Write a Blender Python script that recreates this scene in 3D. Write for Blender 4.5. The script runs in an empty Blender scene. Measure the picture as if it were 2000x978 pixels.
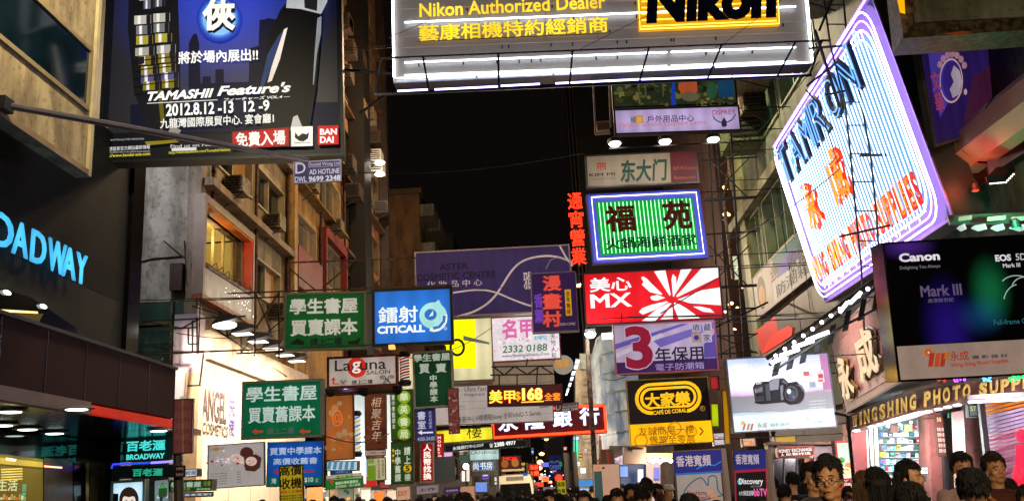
import bpy, bmesh, math, random
import numpy as np
from mathutils import Vector, Matrix
random.seed(7)
C = bpy.context.scene.collection
sc = bpy.context.scene
R = math.radians
# ------------------------------------------------------------------ camera
W0, H0, F = 2000.0, 978.0, 1816.0
def _cam_axes():
    fy = Vector((80, -468, -F)).normalized()            # street direction (+Y) in camera space (x right, y up, -z forward)
    r = R(3.2)
    k = (80*math.sin(r) + 468*math.cos(r)) / F
    uz = Vector((-math.sin(r), math.cos(r), -k)).normalized()
    uz = (uz - fy*uz.dot(fy)).normalized()
    rx = fy.cross(uz)
    return rx, fy, uz
_rx, _fy, _uz = _cam_axes()
RW = Matrix((_rx, _fy, _uz))                            # camera space -> world
EYE = Vector((0, 0, 1.65))
cam = bpy.data.objects.new('camera', bpy.data.cameras.new('camera'))
C.objects.link(cam)
cam.matrix_world = Matrix.Translation(EYE) @ RW.to_4x4()
cam.data.sensor_width = 36; cam.data.lens = 36*F/W0
cam.data.clip_start = .05; cam.data.clip_end = 2000
sc.camera = cam
# ------------------------------------------------------------------ world and light: night
w = bpy.data.worlds.new("World"); sc.world = w; w.use_nodes = True
nt = w.node_tree; bg = nt.nodes['Background']
sky = nt.nodes.new('ShaderNodeTexSky'); sky.sky_type = 'NISHITA'; sky.sun_disc = False
sky.sun_elevation = R(-6); sky.sun_rotation = R(200)
mixc = nt.nodes.new('ShaderNodeMix'); mixc.data_type = 'RGBA'; mixc.blend_type = 'ADD'
mixc.inputs[0].default_value = 1
mixc.inputs[7].default_value = (.034, .024, .022, 1)     # city glow on the low cloud
nt.links.new(sky.outputs[0], mixc.inputs[6]); nt.links.new(mixc.outputs[2], bg.inputs[0])
bg.inputs[1].default_value = .085
sc.view_settings.view_transform = 'Standard'; sc.view_settings.look = 'None'
sc.view_settings.exposure = .15; sc.view_settings.gamma = 1
sc.cycles.use_denoising = True
sc.cycles.max_bounces = 6; sc.cycles.diffuse_bounces = 3; sc.cycles.sample_clamp_indirect = 2; sc.cycles.sample_clamp_direct = 12; sc.cycles.caustics_reflective = False; sc.cycles.caustics_refractive = False
# ------------------------------------------------------------------ pixel rays
def ray(px, py):
    return (RW @ Vector((px-W0/2, -(py-H0/2), -F))).normalized()
def at(px, py, Y):
    d = ray(px, py); return EYE + d*(Y/d.y)
def atx(px, py, X):
    d = ray(px, py); return EYE + d*(X/d.x)
def atz(px, py, Z):
    d = ray(px, py); return EYE + d*((Z-EYE.z)/d.z)
def proj(P):
    q = RW.transposed() @ (Vector(P)-EYE)
    return W0/2 + F*q.x/-q.z, H0/2 - F*q.y/-q.z
# ------------------------------------------------------------------ materials
def lin(h):
    h = h.lstrip('#'); v = [int(h[i:i+2], 16)/255 for i in (0, 2, 4)]
    return tuple((x/12.92 if x <= .04045 else ((x+.055)/1.055)**2.4) for x in v)
_M = {}
def mat(hexc, e=0, kind='plain', rough=.5, metal=0, amt=.25, scale=3, ecol=None):
    if kind in ('plain', 'wall', 'rust', 'gloss', 'paint', 'gilded', 'gilded_letter', 'pane', 'clad'): e = 0     # these never glow; prints, boards and goods still carry a glow
    key = (hexc, e, kind, rough, metal, amt, scale, ecol)
    if key in _M: return _M[key]
    m = bpy.data.materials.new(kind); _M[key] = m; m.use_nodes = True
    N = m.node_tree.nodes; L = m.node_tree.links; b = N['Principled BSDF']
    col = lin(hexc)
    b.inputs['Roughness'].default_value = rough; b.inputs['Metallic'].default_value = metal
    tc = N.new('ShaderNodeTexCoord')
    def noise(sc_, det=6, co='Object', ro=.6, mp=None):
        n = N.new('ShaderNodeTexNoise'); n.inputs['Scale'].default_value = sc_; n.inputs['Detail'].default_value = det
        n.inputs['Roughness'].default_value = ro
        src = tc.outputs[co]
        if mp:
            q = N.new('ShaderNodeMapping'); q.inputs['Scale'].default_value = mp; L.new(src, q.inputs[0]); src = q.outputs[0]
        L.new(src, n.inputs[0]); return n.outputs[0]
    def ramp(src, a, c, x0=.3, x1=.7):
        r = N.new('ShaderNodeValToRGB'); r.color_ramp.elements[0].position = x0; r.color_ramp.elements[1].position = x1
        r.color_ramp.elements[0].color = (*a, 1); r.color_ramp.elements[1].color = (*c, 1); L.new(src, r.inputs[0]); return r.outputs[0]
    def mul(s1, s2, f=1.):
        x = N.new('ShaderNodeMix'); x.data_type = 'RGBA'; x.blend_type = 'MULTIPLY'; x.inputs[0].default_value = f
        L.new(s1, x.inputs[6]); L.new(s2, x.inputs[7]); return x.outputs[2]
    dark = tuple(c*(1-amt) for c in col); lite = tuple(min(1, c*(1+amt*.5)) for c in col)
    if e and kind in ('glow', 'box'):
        dark = tuple(c*.45 for c in dark); lite = tuple(c*.5 for c in lite); b.inputs['Specular IOR Level'].default_value = .2
    c1 = ramp(noise(scale), dark, lite)
    if kind == 'wall':                                   # stained render: blotches, streaks that run down
        st = ramp(noise(1.7, 9, mp=(1.2, 1.2, .4)), (.30, .25, .22), (1, 1, 1), .40, .58)
        sp = ramp(noise(9, 9), (.40, .34, .30), (1, 1, 1), .36, .46)
        c1 = mul(mul(c1, st, .75), sp, .6)
    if kind == 'tile':                                   # small mosaic tiles
        br = N.new('ShaderNodeTexBrick'); br.inputs['Scale'].default_value = 6; br.offset = 0
        br.inputs['Mortar Size'].default_value = .02; br.inputs['Color1'].default_value = (1, 1, 1, 1); br.inputs['Color2'].default_value = (.8, .8, .8, 1)
        br.inputs['Mortar'].default_value = (.4, .38, .35, 1); br.inputs['Brick Width'].default_value = .5; br.inputs['Row Height'].default_value = .5
        q = N.new('ShaderNodeMapping'); q.inputs['Rotation'].default_value = (R(90), 0, R(90)) ; L.new(tc.outputs['Object'], q.inputs[0]); L.new(q.outputs[0], br.inputs[0])
        c1 = mul(c1, br.outputs[0], .8)
        c1 = mul(c1, ramp(noise(1.2, 8, mp=(1.5, 1.5, .25)), (.4, .36, .33), (1, 1, 1), .35, .6), .7)
    L.new(c1, b.inputs['Base Color'])
    if kind in ('wall', 'tile', 'plain', 'rust'):
        bp = N.new('ShaderNodeBump'); bp.inputs['Strength'].default_value = .25; bp.inputs['Distance'].default_value = .01
        L.new(noise(30), bp.inputs['Height']); L.new(bp.outputs[0], b.inputs['Normal'])
    if kind == 'rust':
        c1 = mul(c1, ramp(noise(12, 8), (.35, .16, .08), (1, .95, .9), .42, .6)); L.new(c1, b.inputs['Base Color'])
    if e:
        ec = lin(ecol) if ecol else col
        if kind in ('box', 'flood'):
            # tubes inside the box: brighter in the middle, weaker to the rim, a little uneven
            sx = N.new('ShaderNodeSeparateXYZ'); L.new(tc.outputs['Generated'], sx.inputs[0])
            def hump(o):
                a = N.new('ShaderNodeMath'); a.operation = 'SUBTRACT'; L.new(o, a.inputs[0]); a.inputs[1].default_value = .5
                c = N.new('ShaderNodeMath'); c.operation = 'POWER'; L.new(a.outputs[0], c.inputs[0]); c.inputs[1].default_value = 2
                return c.outputs[0]
            ad = N.new('ShaderNodeMath'); ad.operation = 'ADD'; L.new(hump(sx.outputs[0]), ad.inputs[0]); L.new(hump(sx.outputs[2]), ad.inputs[1])
            mr = N.new('ShaderNodeMapRange'); mr.inputs[1].default_value = 0; mr.inputs[2].default_value = .5
            mr.inputs[3].default_value = 1.12; mr.inputs[4].default_value = .62 if kind == 'box' else .5
            L.new(ad.outputs[0], mr.inputs[0])
            nz = N.new('ShaderNodeMapRange'); nz.inputs[3].default_value = .7; nz.inputs[4].default_value = 1.25; L.new(noise(1.3, 4), nz.inputs[0])
            wv = N.new('ShaderNodeTexWave'); wv.bands_direction = 'X'; wv.inputs['Scale'].default_value = .75; wv.inputs['Distortion'].default_value = .4; L.new(tc.outputs['Object'], wv.inputs[0])
            wm = N.new('ShaderNodeMapRange'); wm.inputs[3].default_value = .88; wm.inputs[4].default_value = 1.1; L.new(wv.outputs[1], wm.inputs[0])
            wx = N.new('ShaderNodeMath'); wx.operation = 'MULTIPLY'; L.new(nz.outputs[0], wx.inputs[0]); L.new(wm.outputs[0], wx.inputs[1]); nz = wx
            mm = N.new('ShaderNodeMath'); mm.operation = 'MULTIPLY'; L.new(mr.outputs[0], mm.inputs[0]); L.new(nz.outputs[0], mm.inputs[1])
            m2 = N.new('ShaderNodeMath'); m2.operation = 'MULTIPLY'; L.new(mm.outputs[0], m2.inputs[0]); m2.inputs[1].default_value = e
            L.new(m2.outputs[0], b.inputs['Emission Strength'])
        else:
            b.inputs['Emission Strength'].default_value = e
            if kind == 'glow' and e <= 1.3:              # glowing prints and goods: uneven as if tube-lit, dust, grain
                n1 = N.new('ShaderNodeMapRange'); n1.inputs[1].default_value = .3; n1.inputs[2].default_value = .7; n1.inputs[3].default_value = .70*e; n1.inputs[4].default_value = 1.2*e
                L.new(noise(1.7, 5, mp=(1, 1, .5)), n1.inputs[0])
                n2 = N.new('ShaderNodeMapRange'); n2.inputs[3].default_value = .78; n2.inputs[4].default_value = 1.16; L.new(noise(38, 3), n2.inputs[0])
                n3 = N.new('ShaderNodeMath'); n3.operation = 'MULTIPLY'; L.new(n1.outputs[0], n3.inputs[0]); L.new(n2.outputs[0], n3.inputs[1]); L.new(n3.outputs[0], b.inputs['Emission Strength'])
        b.inputs['Emission Color'].default_value = (*ec, 1)
    return m
def emit(hexc, e=1., kind='glow'):
    return mat(hexc, e, kind, .5, 0, .05)
def glass(hexc='0a1412', rough=.08):
    key = ('glass', hexc, rough)
    if key in _M: return _M[key]
    m = mat(hexc, 0, 'pane_glass', rough, 0, .3, 1.5); m.node_tree.nodes['Principled BSDF'].inputs['Specular IOR Level'].default_value = .9
    _M[key] = m; return m
def clear():
    if 'clear' in _M: return _M['clear']
    m = bpy.data.materials.new('clear_glass'); _M['clear'] = m; m.use_nodes = True
    N = m.node_tree.nodes; L = m.node_tree.links
    t = N.new('ShaderNodeBsdfTransparent'); g = N.new('ShaderNodeBsdfGlossy'); g.inputs['Roughness'].default_value = .03
    f = N.new('ShaderNodeFresnel'); x = N.new('ShaderNodeMixShader'); L.new(f.outputs[0], x.inputs[0]); L.new(t.outputs[0], x.inputs[1]); L.new(g.outputs[0], x.inputs[2])
    L.new(x.outputs[0], N['Material Output'].inputs[0]); return m
STEEL = mat('2a2420', 0, 'rust', .6, .3); DARK = mat('15120f', 0, 'plain', .6, .2); RUST = mat('5a3a22', 0, 'rust', .7, .3)
ALU = mat('b8b8b4', 0, 'plain', .35, .8); BLACK = mat('08080a', 0, 'gloss', .25)
# ------------------------------------------------------------------ mesh builder
class MB:
    def __init__(s): s.v = []; s.f = []
    def add(s, vs, fs):
        n = len(s.v); s.v += [tuple(v) for v in vs]; s.f += [tuple(i+n for i in f) for f in fs]; return s
    def box(s, a, b):
        x0, y0, z0 = a; x1, y1, z1 = b
        if x0 > x1: x0, x1 = x1, x0
        if y0 > y1: y0, y1 = y1, y0
        if z0 > z1: z0, z1 = z1, z0
        return s.add([(x0,y0,z0),(x1,y0,z0),(x1,y1,z0),(x0,y1,z0),(x0,y0,z1),(x1,y0,z1),(x1,y1,z1),(x0,y1,z1)],
                     [(0,3,2,1),(4,5,6,7),(0,1,5,4),(1,2,6,5),(2,3,7,6),(3,0,4,7)])
    def prism(s, pts, y0, y1):                           # outline in x,z given a thickness along y
        n = len(pts)
        ar = sum(pts[i][0]*pts[(i+1) % n][1]-pts[(i+1) % n][0]*pts[i][1] for i in range(n))
        if ar < 0: pts = pts[::-1]
        vs = [(p[0], y0, p[1]) for p in pts] + [(p[0], y1, p[1]) for p in pts]
        return s.add(vs, [tuple(range(n)), tuple(range(2*n-1, n-1, -1))] + [(i, i+n, (i+1) % n+n, (i+1) % n) for i in range(n)])
    def tube(s, pts, r, n=6, r2=None, closed=False):
        pts = [Vector(p) for p in pts]; m = len(pts); base = len(s.v); prev = None
        for i, p in enumerate(pts):
            if closed: t = (pts[(i+1) % m]-pts[i-1])
            else: t = pts[min(i+1, m-1)]-pts[max(i-1, 0)]
            if t.length < 1e-9: t = Vector((0, 0, 1))
            t.normalize()
            a = prev if prev is not None and abs(prev.dot(t)) < .95 else (Vector((0, 0, 1)) if abs(t.z) < .9 else Vector((1, 0, 0)))
            a = (a-t*a.dot(t)).normalized(); prev = a; c = t.cross(a)
            rr = r if r2 is None else r+(r2-r)*i/max(1, m-1)
            for k in range(n):
                an = 2*math.pi*(k+.5)/n; s.v.append(tuple(p+(a*math.cos(an)+c*math.sin(an))*rr))
        for i in range(m if closed else m-1):
            j = (i+1) % m
            for k in range(n):
                s.f.append((base+i*n+k, base+i*n+(k+1) % n, base+j*n+(k+1) % n, base+j*n+k))
        if not closed:
            s.f.append(tuple(base+k for k in range(n-1, -1, -1))); s.f.append(tuple(base+(m-1)*n+k for k in range(n)))
        return s
    def bar(s, a, b, r): return s.tube([a, b], r*.75, 4)
    def ball(s, c, r, sx=1, sy=1, sz=1, n=10, m=7):
        vs = []; fs = []
        for j in range(m+1):
            th = math.pi*j/m
            for i in range(n):
                a = 2*math.pi*i/n; vs.append((c[0]+r*sx*math.sin(th)*math.cos(a), c[1]+r*sy*math.sin(th)*math.sin(a), c[2]+r*sz*math.cos(th)))
        for j in range(m):
            for i in range(n): fs.append((j*n+i, (j+1)*n+i, (j+1)*n+(i+1) % n, j*n+(i+1) % n))
        return s.add(vs, fs)
    def lathe(s, c, prof, n=14):                         # profile (radius, z)
        vs = []; fs = []
        for r_, z in prof:
            for i in range(n):
                a = 2*math.pi*i/n; vs.append((c[0]+r_*math.cos(a), c[1]+r_*math.sin(a), c[2]+z))
        for j in range(len(prof)-1):
            for i in range(n): fs.append((j*n+i, j*n+(i+1) % n, (j+1)*n+(i+1) % n, (j+1)*n+i))
        fs.append(tuple(range(n-1, -1, -1))); fs.append(tuple((len(prof)-1)*n+i for i in range(n)))
        return s.add(vs, fs)
    def mesh(s, name, m=None, smooth=False):
        me = bpy.data.meshes.new(name); me.from_pydata(s.v, [], s.f)
        if m: me.materials.append(m)
        if smooth: me.polygons.foreach_set('use_smooth', [True]*len(me.polygons))
        me.update(); return me
def obj(name, mb, m=None, parent=None, label=None, smooth=False, loc=None):
    me = mb.mesh(name, m, smooth) if isinstance(mb, MB) else mb
    o = bpy.data.objects.new(name, me); C.objects.link(o)
    if parent: o.parent = parent
    if label: o['label'] = label
    if loc is not None: o.location = loc
    return o
def tag(o, label, cat, group=None):
    o['label'] = label; o['category'] = cat
    if group: o['group'] = group
    return o
def thing(name, label, cat, loc=(0, 0, 0), rotz=0, group=None, M=None):
    o = bpy.data.objects.new(name, None); C.objects.link(o); o.empty_display_size = .2
    if M is not None: o.matrix_world = M
    else: o.location = loc; o.rotation_euler = (0, 0, rotz)
    return tag(o, label, cat, group)
def struct(name, mb, m, kind='structure'):
    o = obj(name, mb, m); o['kind'] = kind; return o
def lamp(name, typ, loc, col, power, parent=None, size=.1, aim=None, spot=120, blend=.6):
    l = bpy.data.lights.new(name, typ); l.energy = power; l.color = col
    if typ == 'SPOT': l.spot_size = R(spot); l.spot_blend = blend; l.shadow_soft_size = size
    elif typ == 'POINT': l.shadow_soft_size = size
    o = bpy.data.objects.new(name, l); C.objects.link(o)
    if aim is not None:
        q = (Vector(aim)-Vector(loc)).to_track_quat('-Z', 'Y'); o.rotation_euler = q.to_euler()
    o.location = loc
    if parent:
        o.parent = parent; bpy.context.view_layer.update(); o.matrix_parent_inverse = parent.matrix_world.inverted()
    return o
# ------------------------------------------------------------------ lettering
_G = {}
def glyphs(txt, bold=.02, mode='fill', shear=0, res=3, space=1.):
    key = (txt, bold, mode, shear, space)
    if key in _G: return _G[key]
    c = bpy.data.curves.new('t', 'FONT'); c.body = txt; c.size = 1; c.shear = shear; c.resolution_u = res; c.space_character = space
    if mode == 'fill': c.extrude = .004; c.bevel_depth = bold; c.bevel_resolution = 0
    else: c.fill_mode = 'NONE'; c.bevel_depth = bold; c.bevel_resolution = 0
    o = bpy.data.objects.new('t', c); C.objects.link(o)
    me = bpy.data.meshes.new_from_object(o)
    v = np.zeros(len(me.vertices)*3); me.vertices.foreach_get('co', v); v = v.reshape(-1, 3)
    f = [tuple(p.vertices) for p in me.polygons]
    bpy.data.objects.remove(o); bpy.data.curves.remove(c); bpy.data.meshes.remove(me)
    _G[key] = (v, f); return v, f
def islands(nv, f):
    p = list(range(nv))
    def fd(a):
        while p[a] != a: p[a] = p[p[a]]; a = p[a]
        return a
    for q in f:
        r0 = fd(q[0])
        for i in q[1:]: p[fd(i)] = r0
    return [fd(i) for i in range(nv)]
def split_letters(txt, v, f, pitch):
    root = islands(len(v), f); xs = {}
    for i, r0 in enumerate(root):
        a = xs.setdefault(r0, [9e9, -9e9]); a[0] = min(a[0], v[i, 0]); a[1] = max(a[1], v[i, 0])
    if pitch:                                            # ideographs: equal cells
        lo = v[:, 0].min(); key = {r0: int(max(0, ((a[0]+a[1])/2-lo+.02)//pitch)) for r0, a in xs.items()}
    else:
        key = {}; cur = -1; end = -9e9
        for r0, a in sorted(xs.items(), key=lambda q: q[1][0]):
            if a[0] > end-.02: cur += 1
            end = max(end, a[1]); key[r0] = cur
    out = {}
    for q in f: out.setdefault(key[root[q[0]]], []).append(q)
    res = []
    for k in sorted(out):
        idx = sorted({i for q in out[k] for i in q}); mp = {i: n for n, i in enumerate(idx)}
        res.append((v[idx], [tuple(mp[i] for i in q) for q in out[k]]))
    return res
def is_cjk(t): return any(ord(c) > 0x2e00 for c in t)
# ------------------------------------------------------------------ signs: a real rectangle fitted to four corners at a given distance
def fit_rect(quad, depth, side=None, prior=25., axis='Y'):
    """side None: hangs across the street; 'L'/'R': along the left / right facade. Returns matrix (origin bottom centre, x right, y back, z up), w, h"""
    q = np.array(quad, float); cx, cy = q.mean(0)
    base = {None: 0, 'L': R(90), 'R': R(-90)}[side]
    d0 = ray(cx, cy); c0 = EYE+d0*(depth/(d0.y if axis == 'Y' else d0.x))
    W_ = (Vector(at(q[1][0], q[1][1], c0.y))-Vector(at(q[0][0], q[0][1], c0.y))).length
    H_ = (Vector(at(q[3][0], q[3][1], c0.y))-Vector(at(q[0][0], q[0][1], c0.y))).length
    if side: W_ *= 2.5
    if axis == 'X': prior = 4000.
    p = np.array([0., 0., 0., W_, H_, cx, cy])
    def mats(p):
        rot = Matrix.Rotation(base+p[0], 3, 'Z') @ Matrix.Rotation(p[1], 3, 'X') @ Matrix.Rotation(p[2], 3, 'Y')
        d = ray(p[5], p[6]); c = EYE+d*(depth/(d.y if axis == 'Y' else d.x)); return rot, c
    def res(p):
        rot, c = mats(p); out = []
        for (sx, sz), t in zip(((-.5, .5), (.5, .5), (.5, -.5), (-.5, -.5)), q):
            a, b_ = proj(c+rot @ Vector((sx*p[3], 0, sz*p[4]))); out += [a-t[0], b_-t[1]]
        return np.array(out+[p[0]*prior, p[1]*prior*1.5, p[2]*prior*.3])
    lam = 1.
    r = res(p); e = (r**2).sum()
    for it in range(60):
        J = np.zeros((len(r), 7))
        for k in range(7):
            dp = p.copy(); h = 1e-3 if k < 5 else .1; dp[k] += h; J[:, k] = (res(dp)-r)/h
        A = J.T@J; st = np.linalg.solve(A+lam*np.diag(np.diag(A)+1e-9), -J.T@r)
        n = p+st; n[3] = max(.05, n[3]); n[4] = max(.05, n[4]); r2 = res(n); e2 = (r2**2).sum()
        if e2 < e: p, r, e = n, r2, e2; lam = max(1e-6, lam*.3)
        else: lam = min(1e6, lam*4)
        if lam > 1e5: break
    rot, c = mats(p)
    M = rot.to_4x4(); o = c+rot @ Vector((0, 0, -p[4]/2)); M.translation = o
    return M, p[3], p[4]
class Sign:
    def __init__(s, name, label, cat, quad, depth, face='ffffff', e=1., side=None, thick=.18, frame=None, fw=.035, kind='box', group=None,
                 prior=25., axis='Y', frame_mat=None, back=True):
        s.M, s.w, s.h = fit_rect(quad, depth, side, prior, axis)
        s.inv = s.M.inverted(); s.root = thing(name, label, cat, M=s.M, group=group); s.lay = .004
        w2, h = s.w/2, s.h
        s.box = obj('casing', MB().box((-w2, .012, 0), (w2, thick, h)), frame_mat or mat('3a3836', 0, 'plain', .5, .4), s.root)
        if face: s.face = obj('face_panel', MB().box((-w2+fw*.5, 0, fw*.5), (w2-fw*.5, .008, h-fw*.5)), mat(face, e, kind, .45, 0, .12, 2), s.root)
        if frame:
            fm = frame if not isinstance(frame, str) else mat(frame, 0, 'plain', .45, .5)
            b = MB(); k = .014
            b.box((-w2, -k, 0), (w2, .01, fw)); b.box((-w2, -k, h-fw), (w2, .01, h)); b.box((-w2, -k, fw), (-w2+fw, .01, h-fw)); b.box((w2-fw, -k, fw), (w2, .01, h-fw))
            obj('frame', b, fm, s.root)
    def loc(s, px, py):
        d = ray(px, py); a = s.inv @ EYE; dd = s.inv.to_3x3() @ d; t = -a.y/dd.y; p = a+dd*t; return p.x, p.z
    def nz(s, u, v): return (u-.5)*s.w, v*s.h
    def _box(s, x0, y0, x1, y1, n):
        if n: (a, b), (c, d) = s.nz(x0, y0), s.nz(x1, y1); return (a+c)/2, (b+d)/2, abs(c-a), abs(d-b)
        yc, xc = (y0+y1)/2, (x0+x1)/2
        a, b, c, d = s.loc(x0, yc), s.loc(x1, yc), s.loc(xc, y0), s.loc(xc, y1); m = s.loc(xc, yc)
        return m[0], m[1], math.dist(a, b), math.dist(c, d)
    def t(s, txt, x0, y0, x1, y1, col, b=.02, e=.9, mode='fill', n=False, lift=None, shear=0, vert=False, split=False, name=None, rot=0, flip=False, m=None, space=1., parent=None, dz=None):
        if dz is None: dz = 1. if (mode != 'fill' or m is not None) else .15
        cx, cz, bw, bh = s._box(x0, y0, x1, y1, n)
        m = m or (emit(col, e) if e else mat(col, 0, 'plain', .5, 0, .1))
        lift = s.lay+.003 if lift is None else max(lift, s.lay+.003); b = b*(.62 if is_cjk(txt) else .8) if mode == 'fill' else b
        if vert:
            N = len(txt); mb = MB()
            cell = bh/N
            for i, ch in enumerate(txt):
                v, f = glyphs(ch, b, mode, shear); sx = min(bw, cell*1.15)/1.; sz = cell*.96
                vx = v[:, 0]-.5; vz = v[:, 1]-.38
                pts = [(cx+vx[k]*sx, -lift-v[k, 2]*.05, cz+bh/2-cell*(i+.5)+vz[k]*sz) for k in range(len(v))]
                if split: obj(name or 'letter', MB().add(pts, f), m, parent or s.root)
                else: mb.add(pts, f)
            return None if split else obj(name or 'lettering', mb, m, parent or s.root)
        v, f = glyphs(txt, b, mode, shear, space=space)
        mn, mx = v.min(0), v.max(0); k = bh/(mx[1]-mn[1]); kx = bw/(mx[0]-mn[0])
        groups = split_letters(txt, v, f, 1.0*space if is_cjk(txt) else 0) if split else [(v, f)]
        ca, sa = math.cos(rot), math.sin(rot); o = None
        for vv, ff in groups:
            X = (vv[:, 0]-(mn[0]+mx[0])/2)*kx; Z = (vv[:, 1]-(mn[1]+mx[1])/2)*k; D = vv[:, 2]*min(k, kx)
            D = np.clip(D, -.06, .06)*dz
            pts = [(cx+X[i]*ca-Z[i]*sa, -lift-D[i], cz+X[i]*sa+Z[i]*ca) for i in range(len(vv))]
            o = obj(name or ('letter' if split else 'lettering'), MB().add(pts, ff), m, parent or s.root)
        return o
    def p(s, pts, col, e=.9, n=False, name='print', lift=None, m=None, d=.003):
        s.lay += .0009
        lift = s.lay if lift is None else lift
        q = [s.nz(*a) if n else s.loc(*a) for a in pts]
        return obj(name, MB().prism(q, -lift, -lift+d-.0004), m or (emit(col, e) if e else mat(col, 0, 'plain', .5, 0, .15)), s.root)
    def r(s, x0, y0, x1, y1, col, e=.9, n=False, **k):
        if n: return s.p([(x0, y0), (x1, y0), (x1, y1), (x0, y1)], col, e, True, **k)
        cx, cz, bw, bh = s._box(x0, y0, x1, y1, False)
        q = [(cx-bw/2, cz-bh/2), (cx+bw/2, cz-bh/2), (cx+bw/2, cz+bh/2), (cx-bw/2, cz+bh/2)]
        s.lay += .0009; lift = k.pop('lift', None) or s.lay; nm = k.pop('name', 'print'); m = k.pop('m', None)
        return obj(nm, MB().prism(q, -lift, -lift+.0024), m or (emit(col, e) if e else mat(col, 0, 'plain', .5, 0, .15)), s.root)
    def line(s, pts, wd, col, e=.9, n=False, name='print', closed=False):       # flat ribbon, width in metres
        q = [Vector((*(s.nz(*a) if n else s.loc(*a)),)) for a in pts]; L_, R_ = [], []
        if 5 <= len(q) <= 12 and not closed:             # smooth flowing line
            o = []
            for i in range(len(q)-1):
                p0, p1, p2, p3 = q[max(0, i-1)], q[i], q[i+1], q[min(len(q)-1, i+2)]
                for j in range(6): t = j/6; o.append(.5*((2*p1)+(p2-p0)*t+(2*p0-5*p1+4*p2-p3)*t*t+(3*p1-p0-3*p2+p3)*t**3))
            q = o+[q[-1]]
        s.lay += .0007
        N = len(q)
        for i in range(N):
            a, b_ = (q[i-1], q[(i+1) % N]) if closed else (q[max(0, i-1)], q[min(N-1, i+1)])
            t = (b_-a); t = t.normalized() if t.length > 1e-9 else Vector((1, 0)); nn = Vector((-t.y, t.x))*wd/2
            L_.append(q[i]+nn); R_.append(q[i]-nn)
        vs = [(a.x, -s.lay, a.y) for a in L_]+[(a.x, -s.lay, a.y) for a in R_]
        fs = [(i, (i+1) % N, (i+1) % N+N, i+N) for i in range(N if closed else N-1)]
        return obj(name, MB().add(vs, fs), emit(col, e) if e else mat(col, 0, 'plain'), s.root)
    def ell(s, cx, cy, rx, ry, col, e=.9, k=24, a0=0, a1=360, name='print', ring=0, n=False):
        pts = [(cx+rx*math.cos(R(a0+(a1-a0)*i/k)), cy-ry*math.sin(R(a0+(a1-a0)*i/k))) for i in range(k+(0 if a1-a0 == 360 else 1))]
        if ring: return s.line(pts, ring, col, e, n, name, closed=(a1-a0 == 360))
        return s.p(pts, col, e, n, name)
    def tube(s, pts, r_, col, e=2.5, n=False, name='neon_tube', lift=.05, closed=False, k=6):
        q = [s.nz(*a) if n else s.loc(*a) for a in pts]
        return obj(name, MB().tube([(a[0], -lift, a[1]) for a in q], r_, k, closed=closed), emit(col, e), s.root)
    def world(s, x, y, z): return s.M @ Vector((x, y, z))
    def mount(s, X, bars=2, r_=.018, m=None, y=.1, diag=False):                  # lattice bracket from the sign to the facade at X
        m = m or STEEL; mb = MB(); sgn = -1 if X < 0 else 1
        rot = s.M.to_3x3(); n_ = rot @ Vector((1, 0, 0)); 
        x_end = sgn*(abs(X-(s.M.translation.x))) / max(.3, abs(n_.x))
        for zz in (.06, s.h-.06): mb.bar((sgn*s.w*.45, y, zz), (x_end, y, zz), r_)
        k = max(1, int(abs(abs(x_end)-s.w*.45)//.9)); xa = sgn*s.w*.45
        for i in range(k):
            a = xa+(x_end-xa)*i/k; b_ = xa+(x_end-xa)*(i+1)/k
            if diag: mb.bar((a, y, .06 if i % 2 else s.h-.06), (b_, y, s.h-.06 if i % 2 else .06), r_*.6)
            if i % 2: mb.bar((b_, y, .06), (b_, y, s.h-.06), r_*.7)
        obj('support_bracket', mb, m, s.root)
def bars_px(name, label, cat, segs, Y, m=None, r_=.03, group=None):
    b0 = at((segs[0][0]+segs[0][2])/2, (segs[0][1]+segs[0][3])/2, Y)
    t = thing(name, label, cat, b0, group=group)
    for sg in segs:
        yy = sg[4] if len(sg) > 4 and sg[4] else Y; rr = sg[5] if len(sg) > 5 else r_
        a, b_ = at(sg[0], sg[1], yy)-b0, at(sg[2], sg[3], yy)-b0
        obj('steel_bar', MB().bar(a, b_, rr), m or STEEL, t)
    return t
XL, XR = -9.0, 7.5
# ================================================================== ground: road, pavements, sky glow is the world
g = struct('ground', MB().box((-400, -60, -.3), (400, 900, -.02)), mat('3a3834', 0, 'wall'))
struct('road', MB().box((-5, -40, -.02), (4.2, 600, 0)), mat('15151a', 0, 'plain', .55, 0, .3, 6))
mb = MB(); mb2 = MB()
for i in range(2):
    x0, x1 = ((-9, -5), (4.2, 7.5))[i]
    p = struct('pavement', MB().box((x0, -40, -.02), (x1, 600, .13)), mat('4a4640', 0, 'plain', .7, 0, .25, 2))
    struct('kerb', MB().box(((-5.0, 4.05)[i], -40, 0), ((-4.85, 4.2)[i], 600, .14)), mat('6a6864', 0, 'plain'))
for k in range(18):
    struct('lane_marking', MB().box((-.45, -6+k*6, .002), (-.33, -3+k*6, .006)), mat('b0a878', 0, 'plain'))
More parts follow.
